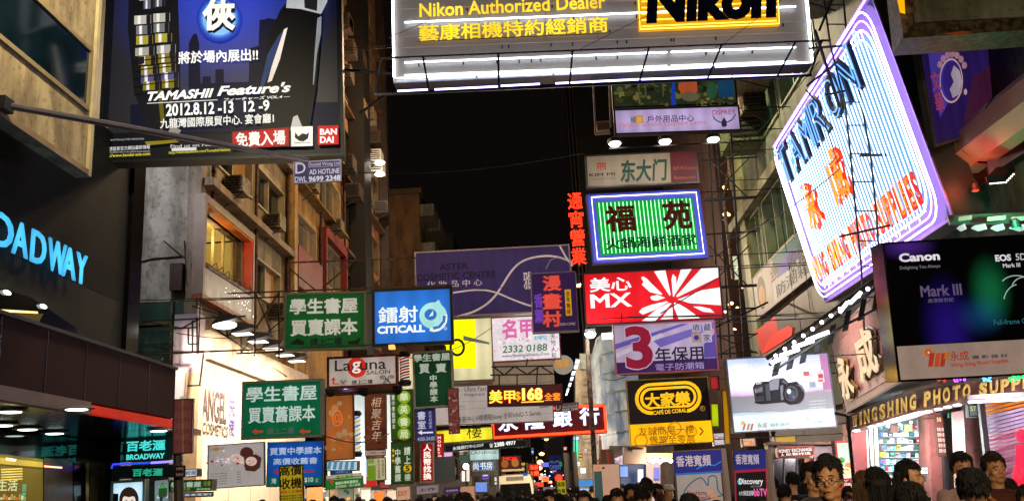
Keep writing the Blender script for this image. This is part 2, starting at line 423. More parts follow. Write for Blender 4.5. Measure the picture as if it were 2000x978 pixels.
# ================================================================== left side buildings
GLS = glass()
def windowed(parent, X, side, Y0, Y1, z0, z1, frame_m, split=2, bars=False, depth=.22, lit=None, lb=None):
    """a window set in a facade at X: recess reveal, frame, panes"""
    s = 1 if side == 'L' else -1                        # outward direction
    fw = .07; inn = X-s*depth
    mb = MB()
    mb.box((inn, Y0, z0), (X+s*.03, Y0+fw, z1)).box((inn, Y1-fw, z0), (X+s*.03, Y1, z1)).box((inn, Y0+fw, z1-fw), (X+s*.03, Y1-fw, z1)).box((inn, Y0+fw, z0), (X+s*.06, Y1-fw, z0+fw))
    for i in range(1, split): y = Y0+(Y1-Y0)*i/split; mb.box((inn, y-.03, z0+fw), (X-s*.06, y+.03, z1-fw))
    f = obj('window', mb, frame_m, parent, lb)
    for i in range(split):
        a = Y0+(Y1-Y0)*i/split; b_ = Y0+(Y1-Y0)*(i+1)/split
        obj('pane', MB().box((inn-s*.02, a+.02, z0+.03), (inn+s*.012, b_-.02, z1-.03)), lit or (mat('6a4a20', .35, 'lit_pane', .3, 0, .5, 2, ecol='a87030') if random.random() < .16 else GLS), f)
    if bars:
        mb = MB(); k = int((Y1-Y0)/.16)
        for i in range(1, k): y = Y0+(Y1-Y0)*i/k; mb.bar((X+s*.05, y, z0), (X+s*.05, y, z1), .012)
        mb.bar((X+s*.05, Y0, z0+(z1-z0)*.65), (X+s*.05, Y1, z0+(z1-z0)*.65), .015)
        obj('window_bars', mb, ALU, f)
    return f
def facade(parent, X, side, Y0, Y1, z0, z1, wins, m, th=.3, name='wall'):
    """wall with true openings; wins = [(y0,y1,z0,z1)] on a grid of rows"""
    s = 1 if side == 'L' else -1
    ys = sorted({Y0, Y1, *[a for w_ in wins for a in w_[:2]]}); zs = sorted({z0, z1, *[a for w_ in wins for a in w_[2:4]]})
    mb = MB()
    for zi in range(len(zs)-1):
        run = None
        for yi in range(len(ys)-1):
            yc, zc = (ys[yi]+ys[yi+1])/2, (zs[zi]+zs[zi+1])/2
            hole = any(w_[0] < yc < w_[1] and w_[2] < zc < w_[3] for w_ in wins)
            if hole:
                if run is not None: mb.box((X-s*th, run, zs[zi]), (X, ys[yi], zs[zi+1])); run = None
            elif run is None: run = ys[yi]
        if run is not None: mb.box((X-s*th, run, zs[zi]), (X, ys[-1], zs[zi+1]))
    return obj(name, mb, m, parent)
# --- old walk-up block: grey end wall facing us, ochre ribbon-window facade along the street
OCH = mat('8e7a58', 0, 'wall', .75, 0, .25, 1.5); GREYW = mat('b4b2aa', 0, 'wall', .8, 0, .3, 1.2); GREEN = mat('1f4038', 0, 'wall', .8, 0, .3, 2); PINKW = mat('94603c', 0, 'wall', .8, 0, .25, 1.5)
YA = 23.5
B1 = thing('apartment_building', 'old walk up block with stained grey end wall and ochre street facade', 'building', (XL-2, YA, 0))
Bo = Vector((XL-2, YA, 0))
def rel(o): o.location = -Bo; return o
zt = 22
wins = []
for z0, z1 in ((11.1, 12.48), (14.3, 15.7), (17.5, 18.9)):
    for a, b_ in ((24.6, 27.9), (28.2, 31.6)): wins.append((a, b_, z0, z1))
wl = [(28.1, 31.2, 8.1, 9.4)]+wins
rel(facade(B1, XL, 'L', YA, 31.9, 6.3, zt, wl+[(YA+.2, 27.1, 7.9, 9.5)], OCH))
for a in wl: rel(windowed(B1, XL, 'L', *a, mat('9a8a6a', 0, 'plain'), 2))
rel(obj('end_wall', MB().box((XL-9, YA, 6.75), (XL-.302, YA+.3, zt)), GREYW, B1))
rel(obj('end_wall_base', MB().box((XL-9, YA+.02, 0), (XL-.302, YA+.3, 6.75)), GREEN, B1))
rel(obj('painted_band', MB().box((XL-1.6, YA-.02, 6.4), (XL-.31, YA, 6.95)), mat('1c4a3c', 0, 'wall'), B1))
for z in (10.15, 13.3, 16.5, 19.7): rel(obj('floor_slab', MB().box((XL-.05, YA+.1, z), (XL+.35, 31.8, z+.22)), mat('8c7450', 0, 'wall'), B1))
rel(obj('pilaster', MB().box((XL, 31.75, 6.2), (XL+.35, 32.15, zt)), mat('b08848', 0, 'wall'), B1))
rel(obj('corner_post', MB().box((XL-.3, YA-.05, 6.4), (XL+.06, YA+.28, zt)), mat('7a6a58', 0, 'wall'), B1))
for a_ in ((198, 350, 340, 352), (262, 400, 232, 520), (250, 370, 245, 415)):
    pass
for ps in ([(197, 344), (240, 364), (237, 386)], [(197, 350), (222, 368), (220, 395)], [(197, 487), (234, 503), (233, 512)], [(197, 493), (230, 505)]):
    rel(obj('wall_bracket', MB().tube([at(a, b_, YA-.5+.1*i) for i, (a, b_) in enumerate(ps)], .035, 5), RUST, B1))
rel(obj('drain_pipe', MB().tube([at(205, 345, YA-.15), at(207, 500, YA-.15), at(207, 600, YA-.15)], .07, 8), mat('4a3a34', 0, 'rust'), B1))
rel(obj('drain_pipe', MB().tube([at(337, 560, YA-.12), at(334, 640, YA-.12), at(330, 850, YA-.12)], .035, 6), mat('7a7468', 0, 'rust'), B1))
rel(obj('meter_box', MB().box(at(330, 567, YA-.25), at(363, 517, YA)+Vector((0, .02, 0))), mat('3c1614', 0, 'rust'), B1))
for a_ in ((240, 520, 298, 505), (298, 505, 360, 500), (215, 395, 270, 345), (320, 470, 362, 505), (360, 470, 366, 560)):
    rel(obj('cable', MB().tube([at(a_[0], a_[1], YA-.04), at(a_[2], a_[3], YA-.04)], .018, 5), DARK, B1))
# lit alley windows and shutters low on the end wall
rel(obj('alley_window', MB().box(at(338, 663, YA-.06), at(351, 636, YA+.01)), emit('4a9a4a', .6), B1)); rel(obj('alley_window', MB().box(at(357, 668, YA-.06), at(369, 638, YA+.01)), emit('a8c0c0', .8), B1))
rel(obj('yellow_band', MB().box(at(232, 638, YA-.03), at(355, 624, YA)), mat('6a6230', .05, 'wall'), B1))
rel(obj('louvre_shutter', MB().box(at(331, 790, YA-.3), at(368, 668, YA-.02)), mat('3a2418', 0, 'rust'), B1))
for i in range(11):
    for j in range(2):
        P = at(338+j*8, 680+i*7, YA-.32); rel(obj('louvre_slit', MB().box(P, P+Vector((.09, .01, .035))), emit('9ac8a0', .9), B1))
# --- orange framed bay window
t = thing('bay_window', 'orange framed bay window with lit yellow ceiling and grey lower panel', 'bay window', (XL, 25.5, 7.05)); bo = Vector(t.location)
y0, y1 = YA-.35, 27.4; xo = XL+.3; ORG = mat('c04a14', .03, 'plain', .5, 0, .2)
WF = mat('8a7468', 0, 'plain', .5)
z0, zm, z1 = 7.05, 7.95, 9.55
B = lambda nm, a, b_, m: obj(nm, MB().box(Vector(a)-bo, Vector(b_)-bo), m, t)
B('frame', (XL, y0, z1), (xo, y1, z1+.22), WF); B('frame', (XL, y0, z0-.12), (xo, y1, z0), mat('a05a20', 0, 'rust')); B('frame', (XL, y0, z0), (xo, y0+.16, z1), WF); B('frame', (XL, y1-.16, z0), (xo, y1, z1), WF)
B('reveal', (XL+.02, y0+.16, zm), (xo-.02, y0+.2, z1), ORG); B('reveal', (XL-.1, y1-.22, zm), (xo-.02, y1-.16, z1), mat('e03c08', .22, 'plain', .5, 0, .2)); B('reveal', (XL-.1, y0+.2, z1-.05), (xo-.02, y1-.22, z1), mat('c86a10', .15, 'plain'))
B('lower_panel', (xo-.08, y0+.16, z0), (xo-.01, y1-.16, zm-.16), mat('6c5a58', 0, 'wall', .3, 0, .3, 5)); B('ledge', (XL-.1, y0+.16, zm-.16), (xo+.02, y1-.16, zm-.04), mat('5a3820', 0, 'rust'))
obj('pane', MB().add([Vector((xo-.62, YA+.35, zm))-bo, Vector((xo-.62, y1-.22, zm))-bo, Vector((xo-.62, y1-.22, z1-.05))-bo, Vector((xo-.62, YA+.35, z1-.05))-bo], [(0, 1, 2, 3)]), clear(), t)
for i in range(5): y = YA+.4+(y1-YA-.7)*i/4; B('mullion', (xo-.66, y-.035, zm-.04), (xo-.58, y+.035, z1-.05), mat('b8a060', .1, 'plain'))
B('back_wall', (XL-3.6, YA+.35, zm-.6), (XL-3.5, y1+.5, z1+.3), emit('a8903c', .9)); B('room_ceiling', (XL-3.5, YA+.35, z1+.04), (XL+.3, y1-.2, z1+.1), emit('b89a4a', .9)); B('room_end', (XL-3.5, y1-.15, zm-.6), (XL, y1-.1, z1), emit('a08a3c', .95))
for i, (a, z) in enumerate(((24.2, 9.1), (25.2, 8.8), (26.0, 9.0), (26.7, 8.7), (24.8, 8.5))): obj('ceiling_lamp', MB().ball(Vector((XL-1.0, a, z))-bo, .06), emit('fff2c0', 8), t)
for i in range(9): obj('hook_bar', MB().tube([Vector((xo+.0, y0+.5+i*.48, zm-.1))-bo, Vector((xo+.14, y0+.55+i*.48, zm+.02))-bo, Vector((xo+.16, y0+.6+i*.48, zm-.12))-bo], .018, 5), mat('8a8078', 0, 'plain', .3, .8), t)
mb = MB()
for i in range(34): a = random.uniform(1.6, 4.2); mb.ball(Vector((xo+.01, y0+a, z0+.1+random.random()*.6))-bo, .011, n=5, m=3)
o = obj('fairy_lights', mb, emit('fff0d8', 4), t); o['kind'] = 'stuff'
lamp('bay_lamp', 'POINT', (XL-.6, 25.2, 9.1), (1, .7, .35), 60, parent=t, size=.1)
f = thing('floodlight', 'floodlight behind the lower edge of the poster billboard', 'floodlight', (XL-.9, 19.4, 10.6))  # unseen lamp added to brighten the grey end wall
obj('housing', MB().box((-.2, -.12, 0), (.2, .12, .16)), DARK, f); obj('lens', MB().box((-.17, .1, -.02), (.17, .13, .12)), emit('f4f0ff', 3), f)
lamp('flood_lamp', 'SPOT', (XL-.9, 19.7, 10.5), (.97, .93, .95), 380, parent=f, size=.1, aim=(XL-1.6, YA, 8.6), spot=125)
# --- white cosmetics wall, floodlit
t = thing('shop', 'blazing white floodlit cosmetics shop wall with slim purple lettering', 'shop front', (XL, 27, 0)); bo = Vector(t.location)
WHT = mat('d8c8b4', 0, 'plain', .6, 0, .06)
B('wall_panel', (XL-.1, YA+.0, 0), (XL+.28, 33.5, 5.4), WHT); B('upper_band', (XL-.1, YA+.0, 5.4), (XL+.4, 33.5, 6.15), mat('d8c0a8', 0, 'plain')); B('end_panel', (XL-.35, YA-.5, 0), (XL+.26, YA-.02, 6.5), mat('b8a8b8', 0, 'plain', .5, 0, .15))
B('return_column', (XL+.0, YA-.52, 0), (XL+.34, YA-.2, 5.0), mat('c8a888', .15, 'plain'))
for y in np.arange(25.5, 33, 1.9): B('panel_joint', (XL+.275, y, 0), (XL+.284, y+.02, 5.4), mat('8a7868'))
ang = Sign('wall_lettering', 'slim purple cosmetics lettering on the white wall', 'lettering', [(395, 745), (462, 765), (462, 862), (395, 862)], XL+.288, None, 0, side='L', axis='X', thick=.02)
bpy.data.objects.remove(ang.box)
def tl(txt, x0, y0, x1, y1, col, b, **k): return ang.t(txt, x0, y0, x1, y1, col, b, 0, m=mat(col, 0, 'plain', .9), dz=.3, **k)
tl('ANGEL', 396, 762, 443, 824, '2a1426', .02, split=True); tl('COSMETICS', 396, 828, 446, 850, '2a1c24', .015, split=True); tl('天使', 447, 776, 459, 852, '4a3880', .02, vert=True, split=True)
ang.root.parent = None
for i in range(6):                                         # floodlights over the white wall
    y = 22.0+i*1.3
    f = thing('floodlight', ['white oval floodlight at the near end above the white cosmetics wall', 'black floodlight second above the white cosmetics wall', 'black floodlight third above the white cosmetics wall', 'black floodlight fourth above the white cosmetics wall', 'black floodlight fifth above the white cosmetics wall', 'black floodlight farthest above the white cosmetics wall'][i], 'floodlight', (XL+1.35, y, 5.95))
    obj('housing', MB().prism([(-.3, 0), (.3, .12), (.3, .2), (-.1, .26)], -.22, .22), DARK, f); obj('bracket', MB().bar((0, 0, .2), (-.9, .1, .55), .03), STEEL, f)
    obj('lens', MB().box((-.26, -.18, -.012), (.2, .18, .0)) if i else MB().ball((-.05, 0, 0), .3, 1, .8, .3), emit('fff4e8', 6 if i == 0 else 2.5), f)
    lamp('flood_lamp', 'SPOT', (XL+1.3, y, 5.8), (1, .82, .58), 950, parent=f, size=.08, aim=(XL, y+.9, 3.4), spot=150)
bars_px('steel_truss', 'long dark steel truss crossing before the grey end wall', 'truss', [(190, 632, 480, 617), (200, 648, 385, 639), (232, 646, 290, 628), (290, 628, 355, 641), (355, 641, 390, 622), (385, 620, 385, 690), (368, 641, 368, 672), (368, 672, 388, 671), (170, 697, 398, 687), (170, 780, 330, 752), (270, 752, 268, 690), (240, 746, 318, 700), (398, 690, 390, 752), (366, 753, 392, 752), (376, 689, 376, 625)], 22.6, DARK, .035)
bars_px('steel_truss', 'dark diagonal braces under the orange bay window', 'truss', [(380, 575, 408, 600), (378, 565, 378, 625), (378, 570, 440, 640), (410, 595, 412, 640), (440, 615, 445, 660), (470, 640, 472, 690), (495, 655, 498, 700), (385, 578, 500, 660), (400, 628, 560, 735), (445, 655, 470, 640), (470, 690, 495, 655)], 25, DARK, .04)
bars_px('steel_truss', 'rusty lattice truss above the dark green board and the blue light box', 'truss', [(445, 573, 888, 556), (560, 513, 812, 504), (566, 513, 566, 571), (632, 511, 632, 569), (728, 508, 728, 563), (778, 490, 778, 506), (560, 520, 618, 568), (632, 560, 690, 511), (728, 562, 775, 508), (500, 573, 530, 650), (545, 571, 500, 640), (498, 570, 498, 690), (545, 571, 545, 700), (462, 690, 560, 686), (775, 508, 800, 560), (806, 490, 806, 560)], 19.4, RUST, .028)
# --- second section: yellow wall, barred windows, red awnings
B2 = thing('apartment_building', 'ochre tenement with barred windows and a red framed balcony', 'building', (XL-2, 34, 0)); Bo = Vector((XL-2, 34, 0))
wins = [(32.7, 36.3, z, z+1.5) for z in (10.9, 14.2, 17.5, 20.8)]+[(37.1, 40.7, z, z+1.9) for z in (10.5, 13.6, 16.9, 20.2)]
YEL = mat('b8863a', 0, 'wall', .8, 0, .25, 1.5)
rel(facade(B2, XL-.02, 'L', 32.15, 41., 6, 26, wins, YEL))
for i, a in enumerate(wins): rel(windowed(B2, XL-.02, 'L', *a, mat('a08a58', 0, 'plain'), 3, bars=i in (0, 1, 4, 5)))
rel(obj('balcony_front', MB().box((XL-.02, 32.5, 9.3), (XL+.3, 36.4, 10.85)), mat('8a2c1c', 0, 'wall'), B2)); rel(obj('balcony_frame', MB().box((XL, 36.8, 9.6), (XL+.3, 37.0, 12.7)).box((XL, 40.7, 9.6), (XL+.3, 40.9, 12.7)).box((XL, 37.0, 12.4), (XL+.3, 40.7, 12.8)), mat('7a1c14', 0, 'plain'), B2))
for z in (13.3, 16.6, 19.9): rel(obj('awning', MB().box((XL, 32.3, z), (XL+.4, 40.8, z+.1)), mat('8a6a3a', 0, 'wall'), B2))
obj('neon_strip', MB().bar((0, 0, 0), (.1, 1., -.1), .09), emit('c090ff', 4), t).location = Vector((XL+.5, 32.2, 8.3))-bo
B3 = thing('apartment_building', 'pinkish tenement behind the dark drain stack with air conditioners', 'building', (XL-2, 44, 0)); Bo = Vector((XL-2, 44, 0))
wins = [(a, a+2., z, z+1.9) for z in (6.6, 10.2, 13.8, 17.4, 21., 24.6, 28.2) for a in (41.3, 45.2, 48.6)]
rel(facade(B3, XL-.05, 'L', 41., 51.5, 3, 34, wins, PINKW))
for a in wins: rel(windowed(B3, XL-.05, 'L', *a, mat('5a4a38', 0, 'plain'), 2))
for z in (9.2, 12.8, 16.4, 20, 23.6, 27.2): rel(obj('floor_slab', MB().box((XL-.05, 41.1, z), (XL+.3, 51.4, z+.15)), mat('5a4030', 0, 'wall'), B3))
rel(obj('dark_stack', MB().box((XL, 42.9, 0), (XL+.75, 44.6, 34)), mat('0e0b0a', 0, 'plain'), B3)); rel(obj('stack_rib', MB().box((XL, 51.2, 0), (XL+.5, 51.7, 34)), mat('3a2a24', 0, 'wall'), B3))
acs = [(690, 60, 40), (700, 110, 41), (712, 130, 43.5), (700, 225, 43.5), (712, 240, 46), (735, 285, 48), (738, 320, 48), (739, 340, 48.5), (683, 335, 40.5), (697, 390, 42), (680, 160, 40.2), (676, 60, 40.1), (745, 420, 50)]
acl = ['small dark air conditioner high above the blue poster edge', 'air conditioner below the highest one by the poster edge', 'air conditioner with slatted rack beside the dark stack', 'pale air conditioner left of the dark stack', 'pale air conditioner right of the dark stack', 'air conditioner above the pair of white lit ones', 'white lit air conditioner, upper one of the pair', 'white lit air conditioner, lower one of the pair', 'dark air conditioner just right of the hotline plate', 'dark air conditioner lower right of the hotline plate', 'air conditioner halfway up beside the poster edge', 'air conditioner at the very top beside the poster', 'farthest air conditioner low beside the brown block']
def air_con(P, s, label, col, sgn=1, sc_=1.):
    t = thing('air_conditioner', label, 'air conditioner', P, group='air conditioners on the facades')
    obj('case', MB().box((0, -.4*sc_, 0), (sgn*.6*sc_, .4*sc_, .55*sc_)), mat(col, 0, 'rust' if col != 'd0d0c8' else 'plain'), t)
    mb = MB()
    for i in range(5): mb.box((sgn*.05*sc_, -.42*sc_, (.08+i*.09)*sc_), (sgn*.55*sc_, -.402*sc_, (.12+i*.09)*sc_))
    obj('grille', mb, DARK, t); obj('bracket', MB().bar((0, -.35*sc_, -.03), (sgn*.65*sc_, -.35*sc_, -.03), .03).bar((0, -.35*sc_, -.45), (sgn*.6*sc_, -.35*sc_, -.03), .03), STEEL, t)
    return t
for (px, py, Y), lb in zip(acs, acl):
    P = at(px, py, Y); P.x = XL+.02; air_con(P, 1, lb, 'd0d0c8' if py in (320, 340) else ('8a8068' if py in (225, 240) else '4a4238'), 1, 1.25)
for px, py in ((742, 318), (742, 340)):
    P = at(px, py, 47.2); t = thing('wall_lamp', 'small white wall lamp on the far left facade, %s one' % ('upper' if py < 330 else 'lower'), 'lamp', P); obj('bulb', MB().ball((0, 0, 0), .22, 1.3, 1, .6), emit('fff4e8', 5), t); obj('arm', MB().bar((0, 0, 0), (-.7, 0, .2), .03), DARK, t); lamp('wall_lamp_light', 'POINT', P+Vector((.1, -.3, -.2)), (1, .85, .7), 60, parent=t)
for i, (y, z, z2) in enumerate(((24.2, 9.9, 12.), (28.05, 7., 14.8), (31.7, 7., 16.), (36.6, 9., 20.), (41.2, 8., 24.))):
    t = thing('drain_pipe', 'rusty drain pipe on the left tenements, %s from the near end' % ('first', 'second', 'third', 'fourth', 'fifth')[i], 'pipe', (XL+.12, y, z)); obj('pipe', MB().tube([(0, 0, 0), (0, 0, z2-z), (-.2, 0, z2-z+.2)], .055, 8), RUST, t)
    for k in range(4): obj('clamp', MB().lathe((0, 0, .3+(z2-z)*k/4), [(.075, 0), (.075, .05)], 8), DARK, t)
for i, (y, z, lb_) in enumerate(((25.6, 10.5, 'first air conditioner under the upper ribbon windows'), (29.4, 10.5, 'second air conditioner under the upper ribbon windows'), (30.0, 7.6, 'air conditioner under the lower ribbon window'), (34.2, 13.4, 'air conditioner over the red balcony cloth'), (38.6, 13.0, 'air conditioner over the red framed balcony'), (34.6, 16.7, 'air conditioner high on the ochre wall'))): air_con(Vector((XL+.05, y, z)), 1, lb_, '8a8468', 1, .9)
for i, (y, z) in enumerate(((26., 13.9), (35., 16.2))):
    t = thing('drying_rack', 'laundry rack with hanging clothes on the left tenements, %s one' % ('nearer' if i == 0 else 'farther'), 'laundry rack', (XL, y, z)); mb = MB()
    for k in range(4): mb.bar((0, -.9+k*.6, 0), (1., -.9+k*.6, .1), .015)
    obj('rods', mb.bar((.3, -1, .03), (.3, 1, .03), .012).bar((.8, -1, .08), (.8, 1, .08), .012), ALU, t)
    for k in range(5): c = ['8a8a94', 'b8b0a0', '3a4a70', '8a3a30', '50584a'][k]; yy = -.8+k*.38; obj('garment', MB().add([(.5, yy, .05), (.5, yy+.3, .05), (.52, yy+.33, -.55), (.48, yy-.02, -.6)], [(0, 1, 2, 3)]), mat(c, 0, 'cloth', .9), t)
# far left brown block beyond the roofline
B4 = thing('apartment_building', 'distant brown block with balconies on its right flank under the night sky', 'building', (-14, 64, 0)); Bo = Vector((-14, 64, 0))
p0, p1 = at(745, 383, 64), at(818, 378, 64); zt = p1.z
rel(obj('wall', MB().box((p0.x-5, 64, 0), (p1.x, 74, zt)), mat('6a4826', 0, 'wall', .8, 0, .3, .8), B4)); rel(obj('roof_parapet', MB().box((p0.x-5, 63.8, zt), (p1.x+.2, 74, zt+.4)), mat('4a3620', 0, 'wall'), B4))
for i in range(6):
    z = zt-1.6-i*2.9; rel(obj('balcony', MB().box((p1.x, 64.4, z), (p1.x+1., 67.4, z+.9)).box((p1.x, 68.4, z), (p1.x+1., 73, z+.9)), mat('6a6252', 0, 'wall'), B4)); rel(obj('window', MB().box((p1.x-.02, 65, z+1.), (p1.x+.03, 67, z+2.2)).box((p1.x-.02, 69, z+1.), (p1.x+.03, 72, z+2.2)), GLS, B4))
B5 = thing('apartment_building', 'low dark block at the far left end of the street', 'building', (-14, 90, 0)); Bo = Vector((-14, 90, 0))
p2 = at(885, 455, 90); rel(obj('wall', MB().box((-24, 90, 0), (p2.x, 104, p2.z)), mat('2c2018', 0, 'wall'), B5)); rel(obj('roof_tank', MB().box((-16, 92, p2.z), (-13, 95, p2.z+2)), mat('2c2018', 0, 'wall'), B5))
# --- black electronics store on the near left
B6 = thing('shop_building', 'black clad electronics store with glowing cyan letters and wide canopy', 'building', (XL-4, 12, 0)); Bo = Vector((XL-4, 12, 0))
BLK = mat('050606', 0, 'clad', .8, 0, .3, 4)
YP = 18.8; zc = 3.12
fx = XL+.35
rel(obj('black_cladding', MB().box((XL-4, 6, 4.2), (fx, YP-.2, 9.3)), BLK, B6))
mb = MB()
for i in range(68): mb.box((fx, 6, 5.9+i*.05), (fx+.012, YP-.3, 5.92+i*.05))
o = rel(obj('mesh_screen', mb, mat('0a0c0a', 0, 'plain', .6, .2), B6)); o['kind'] = 'stuff'
rel(obj('corner_column', MB().box((XL-4, YP-.2, 0), (fx+.1, YP+.35, 9.4)), mat('0a0a0c', 0, 'gloss', .2), B6))
rel(obj('glass_wall', MB().box((XL-.3, 6, 0), (XL, YP, zc-.02)), mat('10201e', 0, 'polished_stone', .05, .25, .1, 3), B6))
rel(obj('upper_block', MB().box((XL-4, 6, 9.3), (XL-.4, YP+.2, 20)), mat('14120f', 0, 'plain'), B6))
# canopy
cx0, cx1 = XL, -6.75; y0, y1 = 6, 16.75
RED = mat('34090a', 0, 'plain', .95, 0, .35, 2)
mb = MB().box((cx1-.12, y0, zc+.16), (cx1, y1, 4.15)); rel(obj('canopy_fascia', mb, RED, B6))
def strip_mat():
    m = bpy.data.materials.new('neon_lit_lip'); m.use_nodes = True; N = m.node_tree.nodes; L = m.node_tree.links; b = N['Principled BSDF']; b.inputs['Base Color'].default_value = (.28, .18, .15, 1); return m
for y in np.arange(6.8, 16.7, 1.1): rel(obj('fascia_joint', MB().box((cx1-.001, y, zc+.17), (cx1+.006, y+.02, 4.14)), BLACK, B6))
rel(obj('canopy_cap', MB().box((cx1-.2, y0, 4.15), (cx1+.03, y1+.03, 4.2)), mat('241410', 0, 'rust'), B6))
rel(obj('canopy_lip', MB().box((cx1-.12, y0, zc-.02), (cx1+.02, 13.6, zc+.16)), mat('8a6a60', 0, 'plain'), B6)); rel(obj('neon_lip', MB().box((cx1-.12, 13.6, zc+.0), (cx1+.03, y1+.02, zc+.12)), emit('b8200a', .8), B6))
rel(obj('soffit', MB().box((cx0, y0, zc), (cx1-.12, y1, zc+.1)), mat('18241f', 0, 'gloss', .15, .3, .2), B6)); rel(obj('canopy_end', MB().box((cx0, y1, zc+.1), (cx1-.12, y1+.1, 4.1)), RED, B6))
rel(obj('soffit_lower', MB().box((XL-3, y1, zc), (XL+1.9, YP+.25, zc+.12)), mat('0e1816', 0, 'gloss', .2, .3), B6))
for i, (px, py) in enumerate(((5, 827), (54, 835), (107, 843), (150, 795), (310, 838), (20, 800))):
    P = atz(px, py, zc-.01)
    o = thing('downlight', 'downlight in the store canopy, ' + ['at the left edge of the photo', 'second one from the left edge', 'third one above the reflected characters', 'large glowing panel near the canopy lip', 'large glowing panel at the canopy tip', 'dim panel at the far left'][i], 'downlight', P)
    big = False
    obj('rim', MB().lathe((0, 0, 0), [(.2, 0), (.24, -.02), (.18, -.03)], 16), ALU, o); obj('bulb', MB().lathe((0, 0, -.02), [(.16, 0), (.14, -.015)], 16), emit('f0fff4', 7), o)
    lamp('downlight_lamp', 'SPOT', P-Vector((0, 0, .08)), (.6, 1, .88), 60, parent=o, size=.08, aim=P-Vector((0, 0, 2)), spot=150)
    if big: obj('panel', MB().box((-.5, -1.2, -.012), (.5, 1.2, -.004)), emit('a8c8b8', .9), o)
# cyan channel letters
S = Sign('shop_sign', 'glowing cyan channel letters on the black store front at the left edge', 'channel letters', [(-120, 385), (172, 492), (172, 560), (-120, 470)], fx+.12, None, 0, side='L', axis='X', thick=.02)
bpy.data.objects.remove(S.box)
CY = mat('2a9ad0', 1.2, 'box', .4, 0, .1, 2, ecol='48b8ee')
for ch, x0, x1 in (('R', -66, -34), ('O', -30, 25), ('A', 22, 54), ('D', 58, 88), ('W', 91, 127), ('A', 119, 147), ('Y', 146, 168)):
    xm = (x0+x1)/2; yt = 414+(xm-0)*.515; yb = 484+(xm-0)*.452
    P0_, P1_ = S.loc(x0, (yt+yb)/2), S.loc(x1, (yt+yb)/2); zt_, zb_ = S.loc(xm, yt)[1], S.loc(xm, yb)[1]
    v, f = glyphs(ch, .018, 'fill'); mn, mx = v.min(0), v.max(0)
    pts = [(P0_[0]+(P1_[0]-P0_[0])*(q[0]-mn[0])/(mx[0]-mn[0]), -.02-q[2]*.9, zb_+(zt_-zb_)*(q[1]-mn[1])/(mx[1]-mn[1])) for q in v]
    obj('letter', MB().add(pts, f), CY, S.root)
# upper lit showroom behind glass
t = thing('showroom', 'yellow lit upper showroom window with white brush slogan in the black store', 'shop window', (XL-.5, 13, 4.1)); bo = Vector(t.location)
W = lambda px, py, X=fx+.03: atx(px, py, X)
q = [W(-60, 545), W(60, 580), W(150, 640), W(150, 700), W(-60, 668)]
obj('dark_pane', MB().add([a-bo for a in q], [(0, 1, 2, 3, 4)]), mat('04100c', .0, 'gloss', .1), t)
q = [W(-60, 600, fx+.05), W(74, 608, fx+.05), W(74, 612, fx+.05), W(-60, 606, fx+.05)]; obj('lit_cove', MB().add([a-bo for a in q], [(0, 1, 2, 3)]), emit('ffd890', 1.6), t)
q = [W(-60, 614, fx+.05), W(85, 612, fx+.05), W(70, 640, fx+.05), W(66, 672, fx+.05), W(-60, 640, fx+.05)]; obj('lit_ceiling', MB().add([a-bo for a in q], [(0, 1, 2, 3, 4)]), emit('4a3c14', .8), t)
for px, py in ((14, 571), (85, 598)): P = W(px, py, fx+.06)-bo; obj('lens', MB().ball(P, .085, .3, 1.3, .45, 10, 6), emit('fff8e8', 3), t)
S = Sign('shop_sign', 'white brush slogan with orange tag in the upper showroom window', 'lettering', [(-40, 622), (72, 640), (72, 660), (-40, 646)], fx+.07, None, 0, side='L', axis='X', thick=.01); bpy.data.objects.remove(S.box)
S.t('樂・聚・生活', -30, 630, 62, 657, 'c8c8a0', .03, .8); S.r(42, 653, 70, 686, 'a83010', .8); S.t('$12', 48, 660, 60, 668, 'e0c0a0', .03, .8); S.r(10, 617, 64, 623, 'b8a050', .7)
# frontal name panel under the canopy and what it shows below
S = Sign('shop_sign', 'dark green name panel with cyan characters at the end of the store canopy', 'shop sign', [(209, 856), (336, 850), (337, 898), (210, 902)], YP, '0a2422', .5, kind='glow', thick=.2)
S.t('百老滙', 247, 859, 323, 880, '48d8d0', .055, 1.1, split=True); S.t('BROADWAY', 247, 885, 322, 896, '58d8d0', .05, 1.1, split=True)
S = Sign('shop_sign', 'lower dark panel with smaller green characters framed by blue neon', 'shop sign', [(218, 909), (340, 906), (341, 932), (219, 935)], YP-.4, '06100e', .4, kind='glow', thick=.15)
S.t('百老滙', 259, 914, 318, 929, '30a888', .05, 1., split=True)
S.tube([(219, 914), (222, 906), (292, 903)], .02, '2038d8', 2., lift=.03); S.tube([(296, 903), (341, 900)], .025, '8a80f0', 1.6, lift=.03)
S = Sign('billboard', 'pale blue poster light box of a person with brown fringe under the green characters', 'poster', [(216, 938), (283, 935), (284, 990), (217, 992)], YP-.2, 'b8d8ec', 1.05, frame='8aa8b4', fw=.05, kind='box')
S.ell(252, 975, 19, 25, '3a2420', .6); S.ell(252, 978, 13, 16, 'f0d8cc', .95); S.p([(237, 972), (240, 962), (252, 958), (264, 961), (268, 972), (260, 968), (252, 970), (244, 968)], '3a2420', .6); S.ell(247, 976, 2, 1, '4a2c20', .4); S.ell(258, 976, 2, 1, '4a2c20', .4)
S = Sign('light_box_sign', 'narrow silver advertising column right of the fringe poster', 'light box', [(300, 936), (330, 934), (331, 985), (301, 987)], YP-.1, '7a8a90', .8, kind='box')
for i in range(14): S.r(302+random.random()*22, 938+random.random()*36, 308+random.random()*20, 942+random.random()*38, random.choice(['c8d8e0', '2a4a2a', '8a3028', 'd8d0c0', '1c2a30', '4a9a50']), .8)
